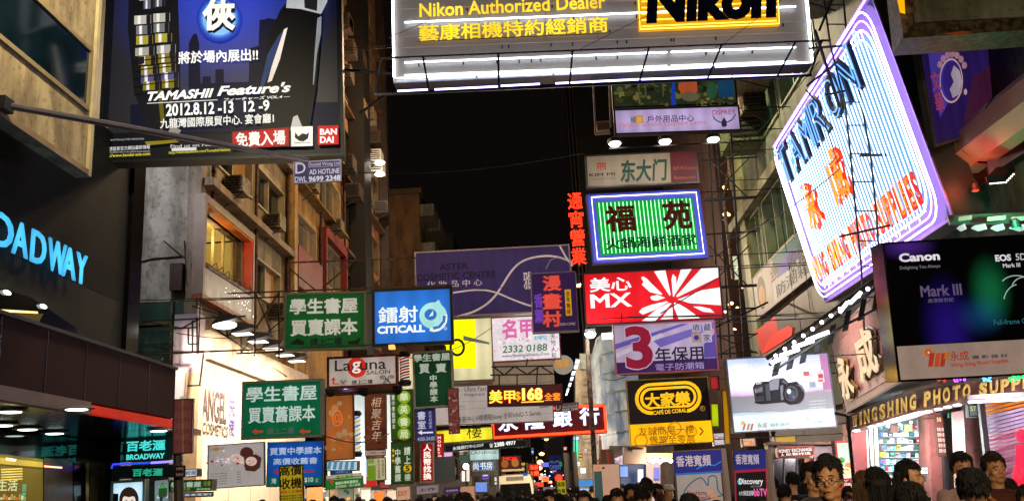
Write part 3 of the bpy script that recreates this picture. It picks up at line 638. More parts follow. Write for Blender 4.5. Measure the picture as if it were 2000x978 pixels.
# ground floor lit interior of the store
t = thing('shop_window', 'warm lit ground floor shop window with slogan at the lower left corner', 'shop window', (XL, 13.5, 0)); bo = Vector(t.location)
X_ = XL+.03
def wq(pts, m, nm, off=0): obj(nm, MB().add([atx(a, b_, X_+off)-bo for a, b_ in pts], [tuple(range(len(pts)))]), m, t)
wq([(-60, 878), (84, 896), (84, 995), (-60, 995)], emit('6a5014', .7, 'box'), 'back_glow'); wq([(-60, 886), (84, 902), (84, 912), (-60, 900)], emit('a8802c', .9), 'cove', .02); wq([(86, 893), (142, 899), (142, 995), (86, 995)], mat('4a3020', .08, 'plain', .2), 'brown_panel'); wq([(144, 900), (168, 903), (168, 995), (144, 995)], mat('0c0e0c', 0, 'gloss', .1), 'door_pane'); wq([(168, 903), (174, 903), (174, 995), (168, 995)], mat('b08a50', .3, 'plain', .3, .8), 'brass_edge', .05); wq([(176, 930), (203, 932), (203, 995), (176, 995)], mat('4a3a18', .12, 'plain', .3), 'far_pane')
wq([(86, 908), (122, 911), (121, 914), (86, 911)], emit('ffb890', 2), 'light_strip', .03); wq([(12, 893), (32, 896), (30, 900), (12, 898)], emit('ffe8b0', 2.5), 'light_strip', .03)
for i in range(5): wq([(2, 915+i*5), (44, 913+i*5), (44, 915.5+i*5), (2, 917.5+i*5)], emit('d8b058', 1.), 'shelf_strip', .04)
S = Sign('shop_sign', 'cream brush slogan and green characters on the ground floor window', 'lettering', [(-30, 936), (55, 938), (55, 978), (-30, 978)], X_+.06, None, 0, side='L', axis='X', thick=.01); bpy.data.objects.remove(S.box)
S.t('生活', -6, 936, 34, 958, 'c8bc88', .03, .9); S.t('百老滙', 40, 944, 51, 990, '38a078', .04, .9, vert=True)
for i in range(12): S.r(-10+i*5, 964+(i % 3)*3, -6+i*5, 975, random.choice(['c83818', 'd0c090', '7a8a3a', 'e05020', 'a89040']), .8)
# beige sign box, top left, with dark glass window panel
t = thing('sign_box', 'big beige metal box with slanting dark glass panel at the top left corner', 'sign box', atx(100, 200, XL+1.3)); bo = Vector(t.location)
Xb = XL+1.3
BEI = mat('b4a078', 0, 'wall', .6, 0, .15, 2)
y_a, y_b = atx(-10, 200, Xb).y, atx(181, 200, Xb).y
zb = atx(170, 345, Xb).z; 
obj('casing', MB().box(Vector((Xb-.22, y_a-4, zb))-bo, Vector((Xb, y_b, zb+5.5))-bo), BEI, t)
gy0, gy1 = y_a-4, atx(170, 150, Xb).y; gz0, gz1 = atx(165, 206, Xb).z, atx(178, 106, Xb).z
obj('glass_panel', MB().box(Vector((Xb, gy0, gz0))-bo, Vector((Xb+.012, gy1, gz1))-bo), mat('0a1a22', .05, 'gloss', .08, 0, .6, 2.5, ecol='123858'), t)
for a, b_ in (((Xb, gy0, gz0-.08), (Xb+.05, gy1+.08, gz0)), ((Xb, gy0, gz1), (Xb+.05, gy1+.08, gz1+.08)), ((Xb, gy1, gz0), (Xb+.05, gy1+.08, gz1))): obj('trim', MB().box(Vector(a)-bo, Vector(b_)-bo), mat('8c7a58', 0, 'plain'), t)
obj('edge_trim', MB().box(Vector((Xb, y_b-.1, zb))-bo, Vector((Xb+.06, y_b, zb+5.5))-bo), mat('c8b890', 0, 'plain'), t); obj('edge_trim', MB().box(Vector((Xb, y_a-4, zb))-bo, Vector((Xb+.06, y_b-.1, zb+.1))-bo), mat('8a7250', 0, 'plain'), t)
obj('side_bracket', MB().box(Vector((Xb-.4, y_b, zb+.6))-bo, Vector((Xb+.02, y_b+.12, zb+.75))-bo), STEEL, t)
lamp('added_box_lamp', 'SPOT', (Xb+2.4, 11.2, zb+4.4), (1, .86, .56), 1700, parent=t, aim=(Xb, 14.8, zb+1.4), spot=120)  # unseen lamp on an arm, added to brighten the beige box
obj('box_lamp_head', MB().bar(Vector((Xb, 11.2, zb+4.6))-bo, Vector((Xb+2.4, 11.2, zb+4.6))-bo, .05).lathe(Vector((Xb+2.4, 11.2, zb+4.45))-bo, [(.16, 0), (.12, .15), (.04, .2)], 10), DARK, t)
# grey boom pole
tagp = thing('boom_pole', 'long grey metal pole slanting from the beige box across the poster', 'pole', atx(8, 205, Xb+.1)); o0 = Vector(tagp.location)
obj('pole', MB().tube([Vector((0, 0, 0)), at(600, 313, 17.6)-o0], .055, 8), mat('6a6268', 0, 'plain', .4, .5), tagp); obj('bracket', MB().box((-.15, -.12, -.1), (.08, .12, .1)), DARK, tagp)
# ================================================================== right side buildings
G1 = mat('5c6a58', 0, 'wall', .7, 0, .25, 1.5)
D1 = thing('apartment_building', 'grey green right hand building with large greenish glazing above the slogan banner', 'building', (XR+2, 26, 0)); Bo = Vector((XR+2, 26, 0))
ya, yb = atx(1452, 300, XR).y, 14
z_b = 6.2
wins = [(22.2, 26.0, 8.4, 10.5), (26.3, 29.8, 8.4, 10.5), (30.1, 31.8, 8.4, 10.5), (18., 21.9, 8.4, 10.5), (22.2, 26, 12.2, 14.2), (26.3, 29.8, 12.2, 14.2), (22.2, 26, 16, 18), (26.3, 29.8, 16, 18)]
rel(facade(D1, XR, 'R', 13, 34., 3.4, 30, wins, G1))
for a in wins: rel(windowed(D1, XR, 'R', *a, mat('7a8468', 0, 'plain'), 3, depth=.3, lit=mat('2c4c40', .1, 'pane_glass', .12, 0, .4, .8, ecol='2a6a50')))
for z in (10.55, 14.6, 18.9): rel(obj('cornice', MB().box((XR-.3, 16, z), (XR, 34.0, z+.35)), mat('8a8c70', 0, 'wall'), D1))
rel(obj('corner_pier', MB().box((XR-.15, 31.9, 3.4), (XR+.3, 32.7, 24)), mat('8a9264', 0, 'wall'), D1)); rel(obj('end_wall', MB().box((XR+.3, 33.7, 0), (XR+12, 34., 30)), mat('3c2c28', 0, 'wall'), D1))
rel(obj('ground_wall', MB().box((XR+.4, 13, 0), (XR+.7, 34, 3.5)), mat('4a3430', 0, 'wall'), D1))
for z, y in ((15, 33), (18.5, 31), (12, 34.6)): rel(obj('drain_pipe', MB().tube([(XR-.2, y, z-3), (XR-.3, y-.4, z), (XR-.15, y-2, z+1.2)], .07), mat('6a6450', 0, 'rust'), D1))
D2 = thing('apartment_building', 'dim maroon building with strings of small warm lights behind the steel scaffold', 'building', (13, 52, 0)); Bo = Vector((13, 52, 0))
rel(obj('wall', MB().box((9.0, 44, 0), (9.6, 62, 30)).box((9.6, 44, 0), (20, 44.4, 30)), mat('4a302c', 0, 'wall', .8, 0, .3, .7), D2))
for i in range(26):
    px, py = random.choice(((1452, 312), (1430, 330), (1437, 345), (1415, 366), (1420, 415), (1432, 432), (1445, 410), (1408, 425), (1440, 520), (1430, 540), (1448, 560), (1425, 590), (1442, 600), (1420, 610), (1436, 640), (1422, 655))); px += random.uniform(-9, 9)*.6; py += random.uniform(-6, 6)
    P = at(px, py, 40); rel(obj('festoon_bulb', MB().ball(P, random.choice((.035, .05, .075)), n=6, m=4), emit(random.choice(('ffb070', 'ffc890', 'ffe0b0')), 4), D2))
rel(obj('lit_slot', MB().box(at(1436, 545, 40), at(1439, 500, 40)+Vector((0, .1, 0))), emit('c8d0b0', .9), D2))
# steel scaffold carrying the right signs
segs = []
for x in (1395, 1412, 1440): segs.append((x-16, 200, x+14, 700, None, .05))
for y in (310, 388, 455, 560, 604, 655, 690): segs.append((1372, y+3, 1478, y-3, None, .07 if y in (388, 560) else .04))
for a, b_ in ((310, 388), (480, 560)): segs += [(1385, b_, 1462, a, None, .03), (1385, a, 1462, b_, None, .03)]
segs += [(1400, 500, 1500, 430, None, .03), (1395, 640, 1500, 590, None, .05), (1410, 690, 1480, 650, None, .03), (1365, 640, 1480, 690, None, .03)]
bars_px('steel_scaffold', 'dark steel scaffold braced behind the stack of signs on the right', 'scaffold', segs, 26.5, DARK)
for i, (px, py, Y, sc_) in enumerate(((1440, 290, 29, 1.9), (1470, 168, 27, 1.9), (1500, 20, 21, 1.6), (1455, 225, 28, 1.2))):
    P = at(px, py, Y); P.x = XR-.02; air_con(P, -1, ['green sided air conditioner right of the cream and maroon sign', 'pale air conditioner cage right of the forest poster', 'air conditioner high beside the white camera billboard', 'small air conditioner beside the lilac sign'][i], ['5c7a50', '8a8878', '6a6a70', '5a5a50'][i], -1, sc_)
for i in range(6): 
    pass
# slogan banner box along the facade
S = Sign('sign_box', 'white slogan box with oval picture along the right facade under the green windows', 'light box', [(1459, 534), (1600, 415), (1640, 518), (1469, 612)], XR-.25, 'b0a8a0', .42, side='R', prior=4., axis='X', frame='8a8478', fw=.04, kind='box', thick=.24)
S.p([(.02,.03),(.3,.03),(.3,.97),(.02,.97)], 'a8988c', .5, n=True); S.ell(.13, .5, .07, .38, '3a2418', .4, n=True); S.ell(.13, .42, .05, .25, 'a86a28', .6, n=True); S.p([(.35,.62),(.55,.55),(.8,.6),(.99,.8),(.99,.97),(.35,.97)], '1c5a5a', .6, n=True); S.p([(.4,.5),(.62,.45),(.75,.62),(.6,.8),(.42,.75)], '4a3a98', .5, n=True)
S.t('全方', .3, .5, .42, .85, '8a2018', .02, .5, n=True); S.t('收藏家', .55, .35, .95, .8, '2a2422', .02, .25, n=True); S.t('防潮箱', .36, .1, .8, .38, '3a3432', .015, .25, n=True)
# fascia band under it: red end, grey rest
t = thing('shop_fascia', 'long grey and red sloping fascia box under the slogan box', 'shop fascia', (XR-.5, 20, 4.2)); bo = Vector(t.location)
ff = lambda px, py, X=XR-.75: atx(px, py, X)-bo
def band(pts, m, nm, off=.3): 
    q = [ff(*p) for p in pts]; q2 = [Vector((a.x+off, a.y, a.z)) for a in q]; n = len(q)
    obj(nm, MB().add(q+q2, [tuple(range(n)), tuple(range(2*n-1, n-1, -1))]+[(i, i+n, (i+1) % n+n, (i+1) % n) for i in range(n)]), m, t)
band([(1474, 648), (1512, 617), (1526, 668), (1488, 692)], mat('c81c14', .42, 'painted_glow', .4, 0, .1), 'red_panel'); band([(1512.6, 616.5), (1600, 545), (1760, 440), (1790, 500), (1640, 600), (1526.6, 667.5)], mat('5a5450', .0, 'plain', .4), 'grey_panel')  # red panel is no lamp: its reflected red is put in as glow
obj('red_gloss_print', MB().add([ff(a, b_, XR-.78) for a, b_ in ((1490, 690), (1500, 665), (1520, 646), (1540, 636), (1548, 640), (1546, 655), (1526, 668))], [tuple(range(7))]), mat('e02418', .6, 'painted_glow', .4), t)  # red sheen painted as a glowing shape
q = [ff(1488, 694), ff(1640, 602), ff(1790, 502)]; mb = MB()
vs = q+[a+Vector((.75, 0, 0)) for a in q]+[a+Vector((0, 0, -.07)) for a in q]+[a+Vector((.75, 0, -.07)) for a in q]
obj('soffit', mb.add(vs, [(0, 1, 4, 3), (1, 2, 5, 4), (6, 9, 10, 7), (7, 10, 11, 8), (0, 6, 7, 1), (1, 7, 8, 2)]), mat('a09c98', 0, 'plain', .5), t)
# truss with bulbs and fins with white tubes
t = thing('light_gantry', 'black gantry of fins with bright white fluorescent tubes above the camera light box', 'light gantry', at(1560, 690, 17.2)); o0 = Vector(t.location)
G = lambda px, py, Y=17.2: at(px, py, Y)-o0
def LY(px): return 16.5-(px-1500)*.008
for (a, b_, r_) in (((1503, 712), (1725, 552), .04), ((1498, 700), (1720, 540), .05), ((1510, 725), (1640, 640), .03), ((1640, 640), (1735, 590), .03)):
    obj('rail', MB().bar(G(*a, LY(a[0])), G(*b_, LY(b_[0])), r_), DARK, t)
for i in range(12):
    x = 1508+i*18; y = 703-i*13; obj('lattice_bar', MB().bar(G(x, y, LY(x)), G(x+12, y-24, LY(x)), .02), DARK, t)
    obj('bulb', MB().ball(G(x+7, y-12+3, LY(x)-.1), .035, n=6, m=4), emit('fff0ff', 6), t)
for i, (x, y) in enumerate(((1512, 708), (1540, 694), (1566, 680), (1594, 660), (1620, 640), (1650, 612), (1680, 590), (1708, 565))):
    a, b_ = (x+2, y-4), (x+13, y-8); dx = -7; h = 30+i*1.6; Y = LY(x)
    q = [G(*a, Y), G(*b_, Y), G(b_[0]+dx, b_[1]+h, Y-.02), G(a[0]+dx, a[1]+h, Y-.02)]
    q2 = [v+Vector((.04, .12, 0)) for v in q]
    obj('fin', MB().add(q+q2, [(0, 1, 2, 3), (7, 6, 5, 4), (0, 4, 5, 1), (1, 5, 6, 2), (2, 6, 7, 3), (3, 7, 4, 0)]), mat('141012' if i > 3 else '101214', 0, 'plain', .9), t)
for i, (x0, y0, x1, y1) in enumerate(((1507, 708, 1533, 697), (1524, 694, 1560, 682), (1549, 678, 1588, 665), (1576, 664, 1618, 648), (1640, 610, 1655, 590), (1660, 592, 1682, 570))):
    obj('tube_light', MB().tube([G(x0, y0, LY(x0)-.15), G(x1, y1, LY(x1)-.15)], .03, 8), emit('f4faff', 8 if i < 4 else 2.5), t)
    if i < 4: P = G((x0+x1)/2, y0+8, LY(x0)-.25)+o0; lamp('tube_lamp', 'POINT', P, (.9, .95, 1), 8, parent=t, size=.2)
# upper right: overhanging box, violet banner with round emblem, air duct, coloured spots
t = thing('sign_box', 'dirty pale sign box with rusty rim overhanging the top right corner', 'sign box', at(1870, 60, 11)); o0 = Vector(t.location)
G = lambda px, py, Y=11: at(px, py, Y)-o0
def slab(pts, dp, m, nm, Y=11):
    q = [G(a, b_, Y) for a, b_ in pts]; q2 = [v+Vector((.05, dp, 0)) for v in q]; n = len(q)
    obj(nm, MB().add(q+q2, [tuple(range(n-1, -1, -1)), tuple(range(n, 2*n))]+[(i, (i+1) % n, (i+1) % n+n, i+n) for i in range(n)]), m, t)
slab([(1782, -60), (2060, -75), (2060, 30), (1786, 44)], .5, mat('9aa08c', .05, 'wall', .5, 0, .2, 3), 'panel'); slab([(1786, 45.5), (2060, 31.5), (2060, 55), (1764, 75)], .5, mat('5a5a40', 0, 'rust'), 'lower_rim', 10.9); slab([(1748, -60), (1781, -60), (1785, 44), (1764, 74)], .5, mat('8a7a60', 0, 'rust'), 'side_rim', 10.9)
q = [G(a, b_, 10.85) for a, b_ in ((1750, -8), (1766, -8), (1768, 28), (1758, 25))]; obj('neon_patch', MB().add(q, [(3, 2, 1, 0)]), emit('f0b000', 1.2), t)
obj('orange_reflection_strip', MB().add([G(a, b_, 10.8) for a, b_ in ((1838, 66), (1880, 61), (1902, 63), (1870, 69))], [(3, 2, 1, 0)]), mat('c8641a', .3, 'plain'), t).name = 'painted_reflection_strip'  # orange reflection painted as a flat coloured strip
S = Sign('banner', 'violet banner with pale round emblem below the overhanging box on the upper right', 'banner', [(1790, 80), (2060, 40), (2085, 205), (1826, 288)], 14.5, '2c1a58', .55, kind='box', thick=.1, prior=2., frame='6a5a50', fw=.04)
S.p([(1810,82),(1860,80),(1862,180),(1836,230),(1822,180)], '4a3aa0', .6); S.p([(1900, 150), (1990, 90), (2040, 130), (1960, 220), (1880, 250)], '4a1c3c', .55)
S.ell(1857, 158, 22, 42, 'c8a0a8', .7, ring=.03); S.ell(1858, 158, 18, 38, '3a2480', .6); S.p([(1862,128),(1874,140),(1878,160),(1872,185),(1860,192),(1854,175),(1862,160),(1856,146)], 'a89ca8', .65)
for i in range(7): a = R(35+i*18); S.ell(1858+30*math.cos(a), 158-52*math.sin(a), 5, 7, 'b08090', .6, k=10)
S.t('文華', 1820, 140, 1838, 220, '9a3a60', .04, .7, vert=True); S.ell(1884, 180, 3, 6, 'c8a0a0', .6, k=10)
t = thing('air_duct', 'beige rounded air duct running along the upper right facade', 'duct', at(1900, 290, 13)); o0 = Vector(t.location)
def G(px, py, Y): return at(px, py, Y)-o0
obj('duct_body', MB().tube([G(1885, 298, 14.2), G(1960, 240, 13), G(2080, 150, 11.5)], .38, 8), mat('b8927e', .03, 'plain', .45, 0, .1), t)
for px, py, Y in ((1908, 282, 13.8), (1972, 230, 12.85)): obj('duct_seam', MB().tube([G(px, py, Y), G(px+3, py-2.5, Y-.03)], .395, 8), DARK, t)
t = thing('facade_soffit', 'dark soffit beams with a pale gusset above the black camera box', 'soffit', at(1900, 400, 14)); o0 = Vector(t.location)
def quad(pts, Y, m, nm, dy=.15): 
    q = [at(a, b_, Y if not isinstance(Y, (list, tuple)) else Y[i])-o0 for i, (a, b_) in enumerate(pts)]; q2 = [v+Vector((.05, dy, .02)) for v in q]; n = len(q)
    obj(nm, MB().add(q+q2, [tuple(range(n-1, -1, -1)), tuple(range(n, 2*n))]+[(i, (i+1) % n, (i+1) % n+n, i+n) for i in range(n)]), m, t)
quad([(1700, -40), (1800, -40), (1842, 300), (2100, 300), (2100, 470), (1850, 440)], 17, mat('1c1018', 0, 'plain'), 'back_wall')
quad([(1928, 300), (1940, 295), (2060, 210), (2060, 280), (1932, 340)], 13.6, mat('8a7690', .08, 'plain'), 'gusset'); quad([(1855, 345), (1905, 320), (1935, 345), (1880, 392)], 14.6, mat('8a1c14', 0, 'wall', .6, 0, .4, 3), 'red_lit_beam')  # coloured spill light is put into these base colours
quad([(1926, 345), (2070, 255), (2070, 268), (1930, 355)], 13.3, DARK, 'beam'); quad([(1840, 395), (2080, 330), (2080, 425), (1855, 425)], 15, mat('1c5a44', 0, 'wall', .6, 0, .5, 3), 'green_lit_soffit')  # green spill light is put into the soffit colour
quad([(1850, 420), (2080, 412), (2080, 436), (1856, 438)], 13.2, mat('5a5048', 0, 'plain'), 'ledge_beam'); 
for x0, x1 in ((1872, 1895), (1928, 1962), (1975, 2020)): quad([(x0, 424), (x1, 421), (x1, 429), (x0, 432)], 13.0, mat('b8b0a0', .35, 'batten_light'), 'batten', .05)
for x0, x1 in ((1868, 1885), (1896, 1925), (1934, 1960), (1970, 2010)): quad([(x0, 446), (x0+6, 441), (x1-4, 438), (x1, 448), ((x0+x1)/2, 452)], 12.9, emit('c0c8d0', .8), 'script_letter', .05)
t = thing('led_spotlight', 'flat grid spotlight with red and white diodes above the black camera box', 'spotlight', at(1955, 352, 12.8)); o0 = Vector(t.location)
A, Bq, Cq = at(1930, 361, 12.8)-o0, at(1965, 358, 12.8)-o0, at(1950, 341, 13.2)-o0
obj('housing', MB().add([A+Vector((0, 0, .03)), Bq+Vector((0, 0, .03)), Bq+(Cq-A)+Vector((0, 0, .03)), Cq+Vector((0, 0, .03)), A+Vector((0, 0, .12)), Bq+Vector((0, 0, .12)), Bq+(Cq-A)+Vector((0, 0, .12)), Cq+Vector((0, 0, .12))], [(0, 3, 2, 1), (4, 5, 6, 7), (0, 1, 5, 4), (1, 2, 6, 5), (2, 3, 7, 6), (3, 0, 4, 7)]), DARK, t)
for i in range(7):
    for j in range(5): P = A+(Bq-A)*(i+.5)/7+(Cq-A)*(j+.5)/5; obj('diode', MB().ball(P, .014, 1.3, 1.3, .6, 6, 4), emit('ffc8c0', 5), t)
lamp('spot_light', 'SPOT', t.location+Vector((0, 0, -.1)), (1, .2, .15), 60, parent=t, aim=at(1980, 520, 12), spot=120)
for nm, px, py, Y, c, pw in (('green_spot', 1985, 445, 12.9, (.1, 1, .5), 26), ('red_spot', 1905, 372, 13.6, (1, .12, .06), 11)):
    P = at(px, py, Y); t = thing('spotlight', 'small %s coloured spot under the soffit above the black camera box' % nm[:-5].replace('_', ''), 'spotlight', P)
    obj('housing', MB().lathe((0, 0, 0), [(.07, 0), (.06, .1), (.03, .14)], 10), DARK, t); obj('lens', MB().ball((0, 0, .0), .05, 1, 1, .4), emit('30d880' if c[1] > .5 else 'e83020', 3), t); lamp('spot_lamp', 'POINT', P+Vector((-.1, -.2, .12)), c, pw, parent=t, size=.05)
# LED flower lights at the foot of the black box
t = thing('light_garland', 'row of coloured diode flowers under the black camera box', 'fairy lights', at(1840, 735, 12.3)); o0 = Vector(t.location)
for cx, w_, c in ((1838, 12, 'ff1c10'), (1874, 16, 'b050ff'), (1928, 11, '50a0ff'), (1985, 22, '20e060')):
    mb = MB()
    for i in range(26): mb.ball(at(cx+random.uniform(-w_, w_)*.7, 738+random.uniform(-6, 6), 12.3)-o0, .013, n=5, m=3)
    o = obj('diode_cluster', mb, emit(c, 3.5), t); o['kind'] = 'stuff'
t = thing('added_shutter_light', 'fluorescent batten in front of the roller shutter under the gold letters', 'lamp', at(1960, 772, 13.0)); P = Vector(t.location)  # batten lamp added to light the shutter
obj('batten', MB().box((-.5, -.04, -.03), (.5, .04, .03)), DARK, t); obj('tube', MB().tube([(-.48, 0, -.06), (.48, 0, -.06)], .02, 6), emit('ffe8f4', 5), t); lamp('tube_lamp', 'SPOT', P+Vector((0, -.5, -.1)), (1, .82, .92), 750, parent=t, size=.3, aim=at(1975, 880, 14.6), spot=150)
# ------------------------------------------------ shops at street level, right
t = thing('shop', 'bright phone shop window full of boxes behind the long haired women', 'shop front', at(1760, 960, 17.6)); o0 = Vector(t.location)
YS = 17.6
def wb(x0, y0, x1, y1, Y, m, nm, d=.08, sk=0):
    a, b_, c, e_ = at(x0, y1, Y)-o0, at(x1, y1, Y)-o0, at(x1+sk, y0, Y)-o0, at(x0+sk, y0, Y)-o0
    q = [a, b_, c, e_]; q2 = [v+Vector((0, d, 0)) for v in q]
    return obj(nm, MB().add(q+q2, [(0, 1, 2, 3), (7, 6, 5, 4), (0, 4, 5, 1), (1, 5, 6, 2), (2, 6, 7, 3), (3, 7, 4, 0)]), m, t)
wb(1700, 800, 1850, 1010, YS+1.1, emit('7a9498', .6, 'box'), 'back_wall', .1, -9)
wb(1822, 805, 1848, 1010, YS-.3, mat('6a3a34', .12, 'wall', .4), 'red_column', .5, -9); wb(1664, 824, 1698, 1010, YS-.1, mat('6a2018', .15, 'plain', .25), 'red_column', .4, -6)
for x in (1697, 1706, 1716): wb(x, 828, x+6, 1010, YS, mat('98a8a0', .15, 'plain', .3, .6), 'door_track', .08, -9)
t2c = ['d8e0e4', '4a7ac0', 'c82838', 'e4e0d8', '1c2430', '70b0b8', 'c8b048', 'f0f0f0', '8a8e94', '2a6a4a', 'e8c8cc', '5a6068']
for r_ in range(11):
    z0 = 826+r_*13.5; wb(1728-r_*.5, z0+12, 1822, z0+13, YS+.5, mat('a8b4b4', .4, 'plain'), 'shelf', .35, 0)
    x = 1721
    while x < 1816:
        wd = random.uniform(3, 10); hh = random.uniform(6, 11); c = random.choice(t2c); wb(x, z0+12-hh, x+wd, z0+11.8, YS+.5+random.random()*.15, emit(c, .85), 'phone_box', .12)
        if wd > 6: wb(x+1, z0+12-hh+2, x+wd-1.5, z0+12-hh+4.5, YS+.47, emit(random.choice(t2c), .8), 'box_print', .01)
        x += wd+random.uniform(.5, 2.5)
wb(1795, 912, 1838, 926, YS-.1, emit('d8e0e8', 1.), 'brand_panel', .05)
S = Sign('shop_sign', 'small white phone brand panel in the shop window', 'sign plate', [(1796, 911), (1838, 909), (1840, 925), (1797, 927)], YS-.15, 'd4dce0', 1., kind='glow', thick=.03); S.t('NOKIA', 1802, 914, 1830, 920, '1c3050', .02, .3)
for i in range(4): wb(1804+i*8, 935, 1810+i*8, 1000, YS+.2, emit(random.choice(['b0c0cc', '8090b0', 'd0d4d8']), .8), 'poster_strip', .03)
wb(1740, 830, 1754, 844, YS+.3, emit('6a4438', .7), 'painting', .03); wb(1766, 828, 1782, 842, YS+.3, emit('8a9068', .7), 'painting', .03); wb(1792, 818, 1822, 842, YS+.3, emit('6a9090', .7), 'painting', .03)
for i in range(5): P = at(1735+i*22, 832-i*4, YS+.2)-o0; obj('ceiling_lamp', MB().ball(P, .025), emit('fff8e8', 8), t)
lamp('shop_lamp', 'POINT', at(1775, 850, YS-.6), (.9, .97, 1), 240, parent=t, size=.3)
S = Sign('sign_post', 'red column list board with small white numbers beside the phone shop', 'sign plate', [(1826, 812), (1842, 810), (1850, 890), (1833, 892)], YS-.45, '7a4038', .4, kind='glow', thick=.03)
S.t('55', .2, .86, .7, .95, 'e0c080', .02, .8, n=True)
for i in range(5): S.t('富通大廈', .1, .1+i*.13, .9, .19+i*.13, 'd0b8a8', .02, .7, n=True)
t = thing('stair_entrance', 'dark stair entrance with green exit box and white notice between two shops', 'entrance', at(1875, 960, 16.4)); o0 = Vector(t.location)
wb(1848, 795, 1885, 1010, 17.2, mat('140e0c', 0, 'plain'), 'dark_recess', .3, -8); wb(1853, 806, 1868, 815, 16.8, emit('285a40', .5), 'exit_box', .05); wb(1866, 869, 1876, 880, 16.9, emit('c8d0b8', .9), 'notice', .03); wb(1886, 830, 1890, 1000, 16.5, emit('60c090', .7), 'green_edge', .03, -6)  # recess is a flat slab, the stair's shade painted dark
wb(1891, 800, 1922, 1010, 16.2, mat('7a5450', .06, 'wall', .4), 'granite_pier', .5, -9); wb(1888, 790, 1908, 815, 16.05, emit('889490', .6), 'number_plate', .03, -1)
S = Sign('notice_board', 'small number 57 plate on the granite pier', 'sign plate', [(1892, 790), (1909, 788), (1911, 812), (1893, 814)], 16., '7c8884', .6, kind='glow', thick=.02); S.t('57', .15, .45, .8, .85, 'd8d890', .02, .8, n=True)
t = thing('roller_shutter', 'magenta and white lit roller shutter at the right edge', 'shutter', at(1960, 960, 14.5)); o0 = Vector(t.location)
for i in range(32):
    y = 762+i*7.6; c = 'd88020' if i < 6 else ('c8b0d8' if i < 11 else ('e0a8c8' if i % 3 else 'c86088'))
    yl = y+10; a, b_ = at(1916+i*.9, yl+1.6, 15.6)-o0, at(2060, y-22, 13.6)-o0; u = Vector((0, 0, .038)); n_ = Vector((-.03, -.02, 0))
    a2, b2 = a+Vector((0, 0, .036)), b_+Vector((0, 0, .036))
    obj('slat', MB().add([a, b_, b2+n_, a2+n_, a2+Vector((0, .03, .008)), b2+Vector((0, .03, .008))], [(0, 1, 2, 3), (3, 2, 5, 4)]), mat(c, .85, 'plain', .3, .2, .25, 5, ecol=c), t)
q = [at(1912, 770, 15.75)-o0, at(2080, 738, 13.75)-o0, at(2080, 1010, 13.75)-o0, at(1936, 1010, 15.75)-o0]; obj('back_panel', MB().add(q, [(3, 2, 1, 0)]), mat('3a1420', .0, 'plain'), t)
obj('side_rail', MB().bar(at(1915, 778, 15.4)-o0, at(1941, 1010, 15.4)-o0, .08), DARK, t)
S = Sign('shop_sign', 'red printed figure and lettering over the roller shutter at the right edge', 'print', [(1972, 840), (2030, 836), (2036, 985), (1978, 990)], 13.9, None, 0, thick=.02); bpy.data.objects.remove(S.box)
S.ell(1996, 850, 12, 13, 'b01028', .8); S.p([(1984,868),(2012,864),(2020,990),(1990,990),(1980,930)], 'b01028', .8); S.t('AX', 1975, 908, 2005, 935, 'b82030', .05, .8)
t = thing('shop', 'dim money exchange shop front with dark glass doors', 'shop front', at(1560, 960, 18)); o0 = Vector(t.location)
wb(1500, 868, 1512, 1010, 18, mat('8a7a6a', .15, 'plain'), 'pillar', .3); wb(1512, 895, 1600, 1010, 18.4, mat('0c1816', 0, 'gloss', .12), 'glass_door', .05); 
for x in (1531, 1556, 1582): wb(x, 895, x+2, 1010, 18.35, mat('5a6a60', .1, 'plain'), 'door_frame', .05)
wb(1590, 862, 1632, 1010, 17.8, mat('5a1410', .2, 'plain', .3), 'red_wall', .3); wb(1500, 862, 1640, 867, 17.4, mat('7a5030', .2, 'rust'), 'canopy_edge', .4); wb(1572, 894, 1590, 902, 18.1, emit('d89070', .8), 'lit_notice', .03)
t = thing('banner_pole', 'thin dark street pole before the salad poster', 'pole', at(1662, 978, 13)); o0 = Vector(t.location); obj('pole', MB().tube([at(1655, 812, 13)-o0, Vector((at(1662, 978, 13)-o0).xyz)+Vector((0, 0, -1.4))], .025), STEEL, t); obj('pole_arm', MB().bar(at(1630, 806, 13)-o0, at(1655, 812, 13)-o0, .03), STEEL, t)
# broadband promotion stalls
for k, (x0, x1, lab) in enumerate(((1315, 1409, 'white broadband promotion stall with blue header and house outline'), (1432, 1497, 'broadband promotion stall with blue header and black channel list poster'))):
    Y = 10+.6*k; P = at((x0+x1)/2, 978, Y); t = thing('promotion_stall', lab, 'stall', (P.x, Y, 0)); o0 = Vector((P.x, Y, 0))
    a, b_ = at(x0, 880, Y)-o0, at(x1, 876, Y)-o0
    obj('panel', MB().box((a.x, .02, .05), (b_.x, .07, a.z)), mat('9a8880', .22, 'plain'), t)
    obj('side_panel', MB().box((b_.x+.002, .02, .05), (b_.x+.05, .6, a.z)), mat('a898a8', .3, 'plain'), t); obj('counter', MB().box((a.x, -.35, .9), (b_.x, .015, .94)), mat('b0a8a0', 0, 'plain'), t)
S = Sign('banner', 'header and print of the stall with the house outline', 'poster', [(1314, 882), (1408, 876), (1418, 1010), (1324, 1014)], 9.98, '9a8c88', .8, kind='glow', thick=.03)
S.p([(1315, 883), (1408, 877), (1411, 920), (1318, 925)], '1c2270', .9); S.p([(1318,924),(1411,918),(1411,922),(1318,928)], '2060a8', .9); S.line([(1360,915),(1380,906),(1396,908),(1408,900)], .012, '2a70c8')
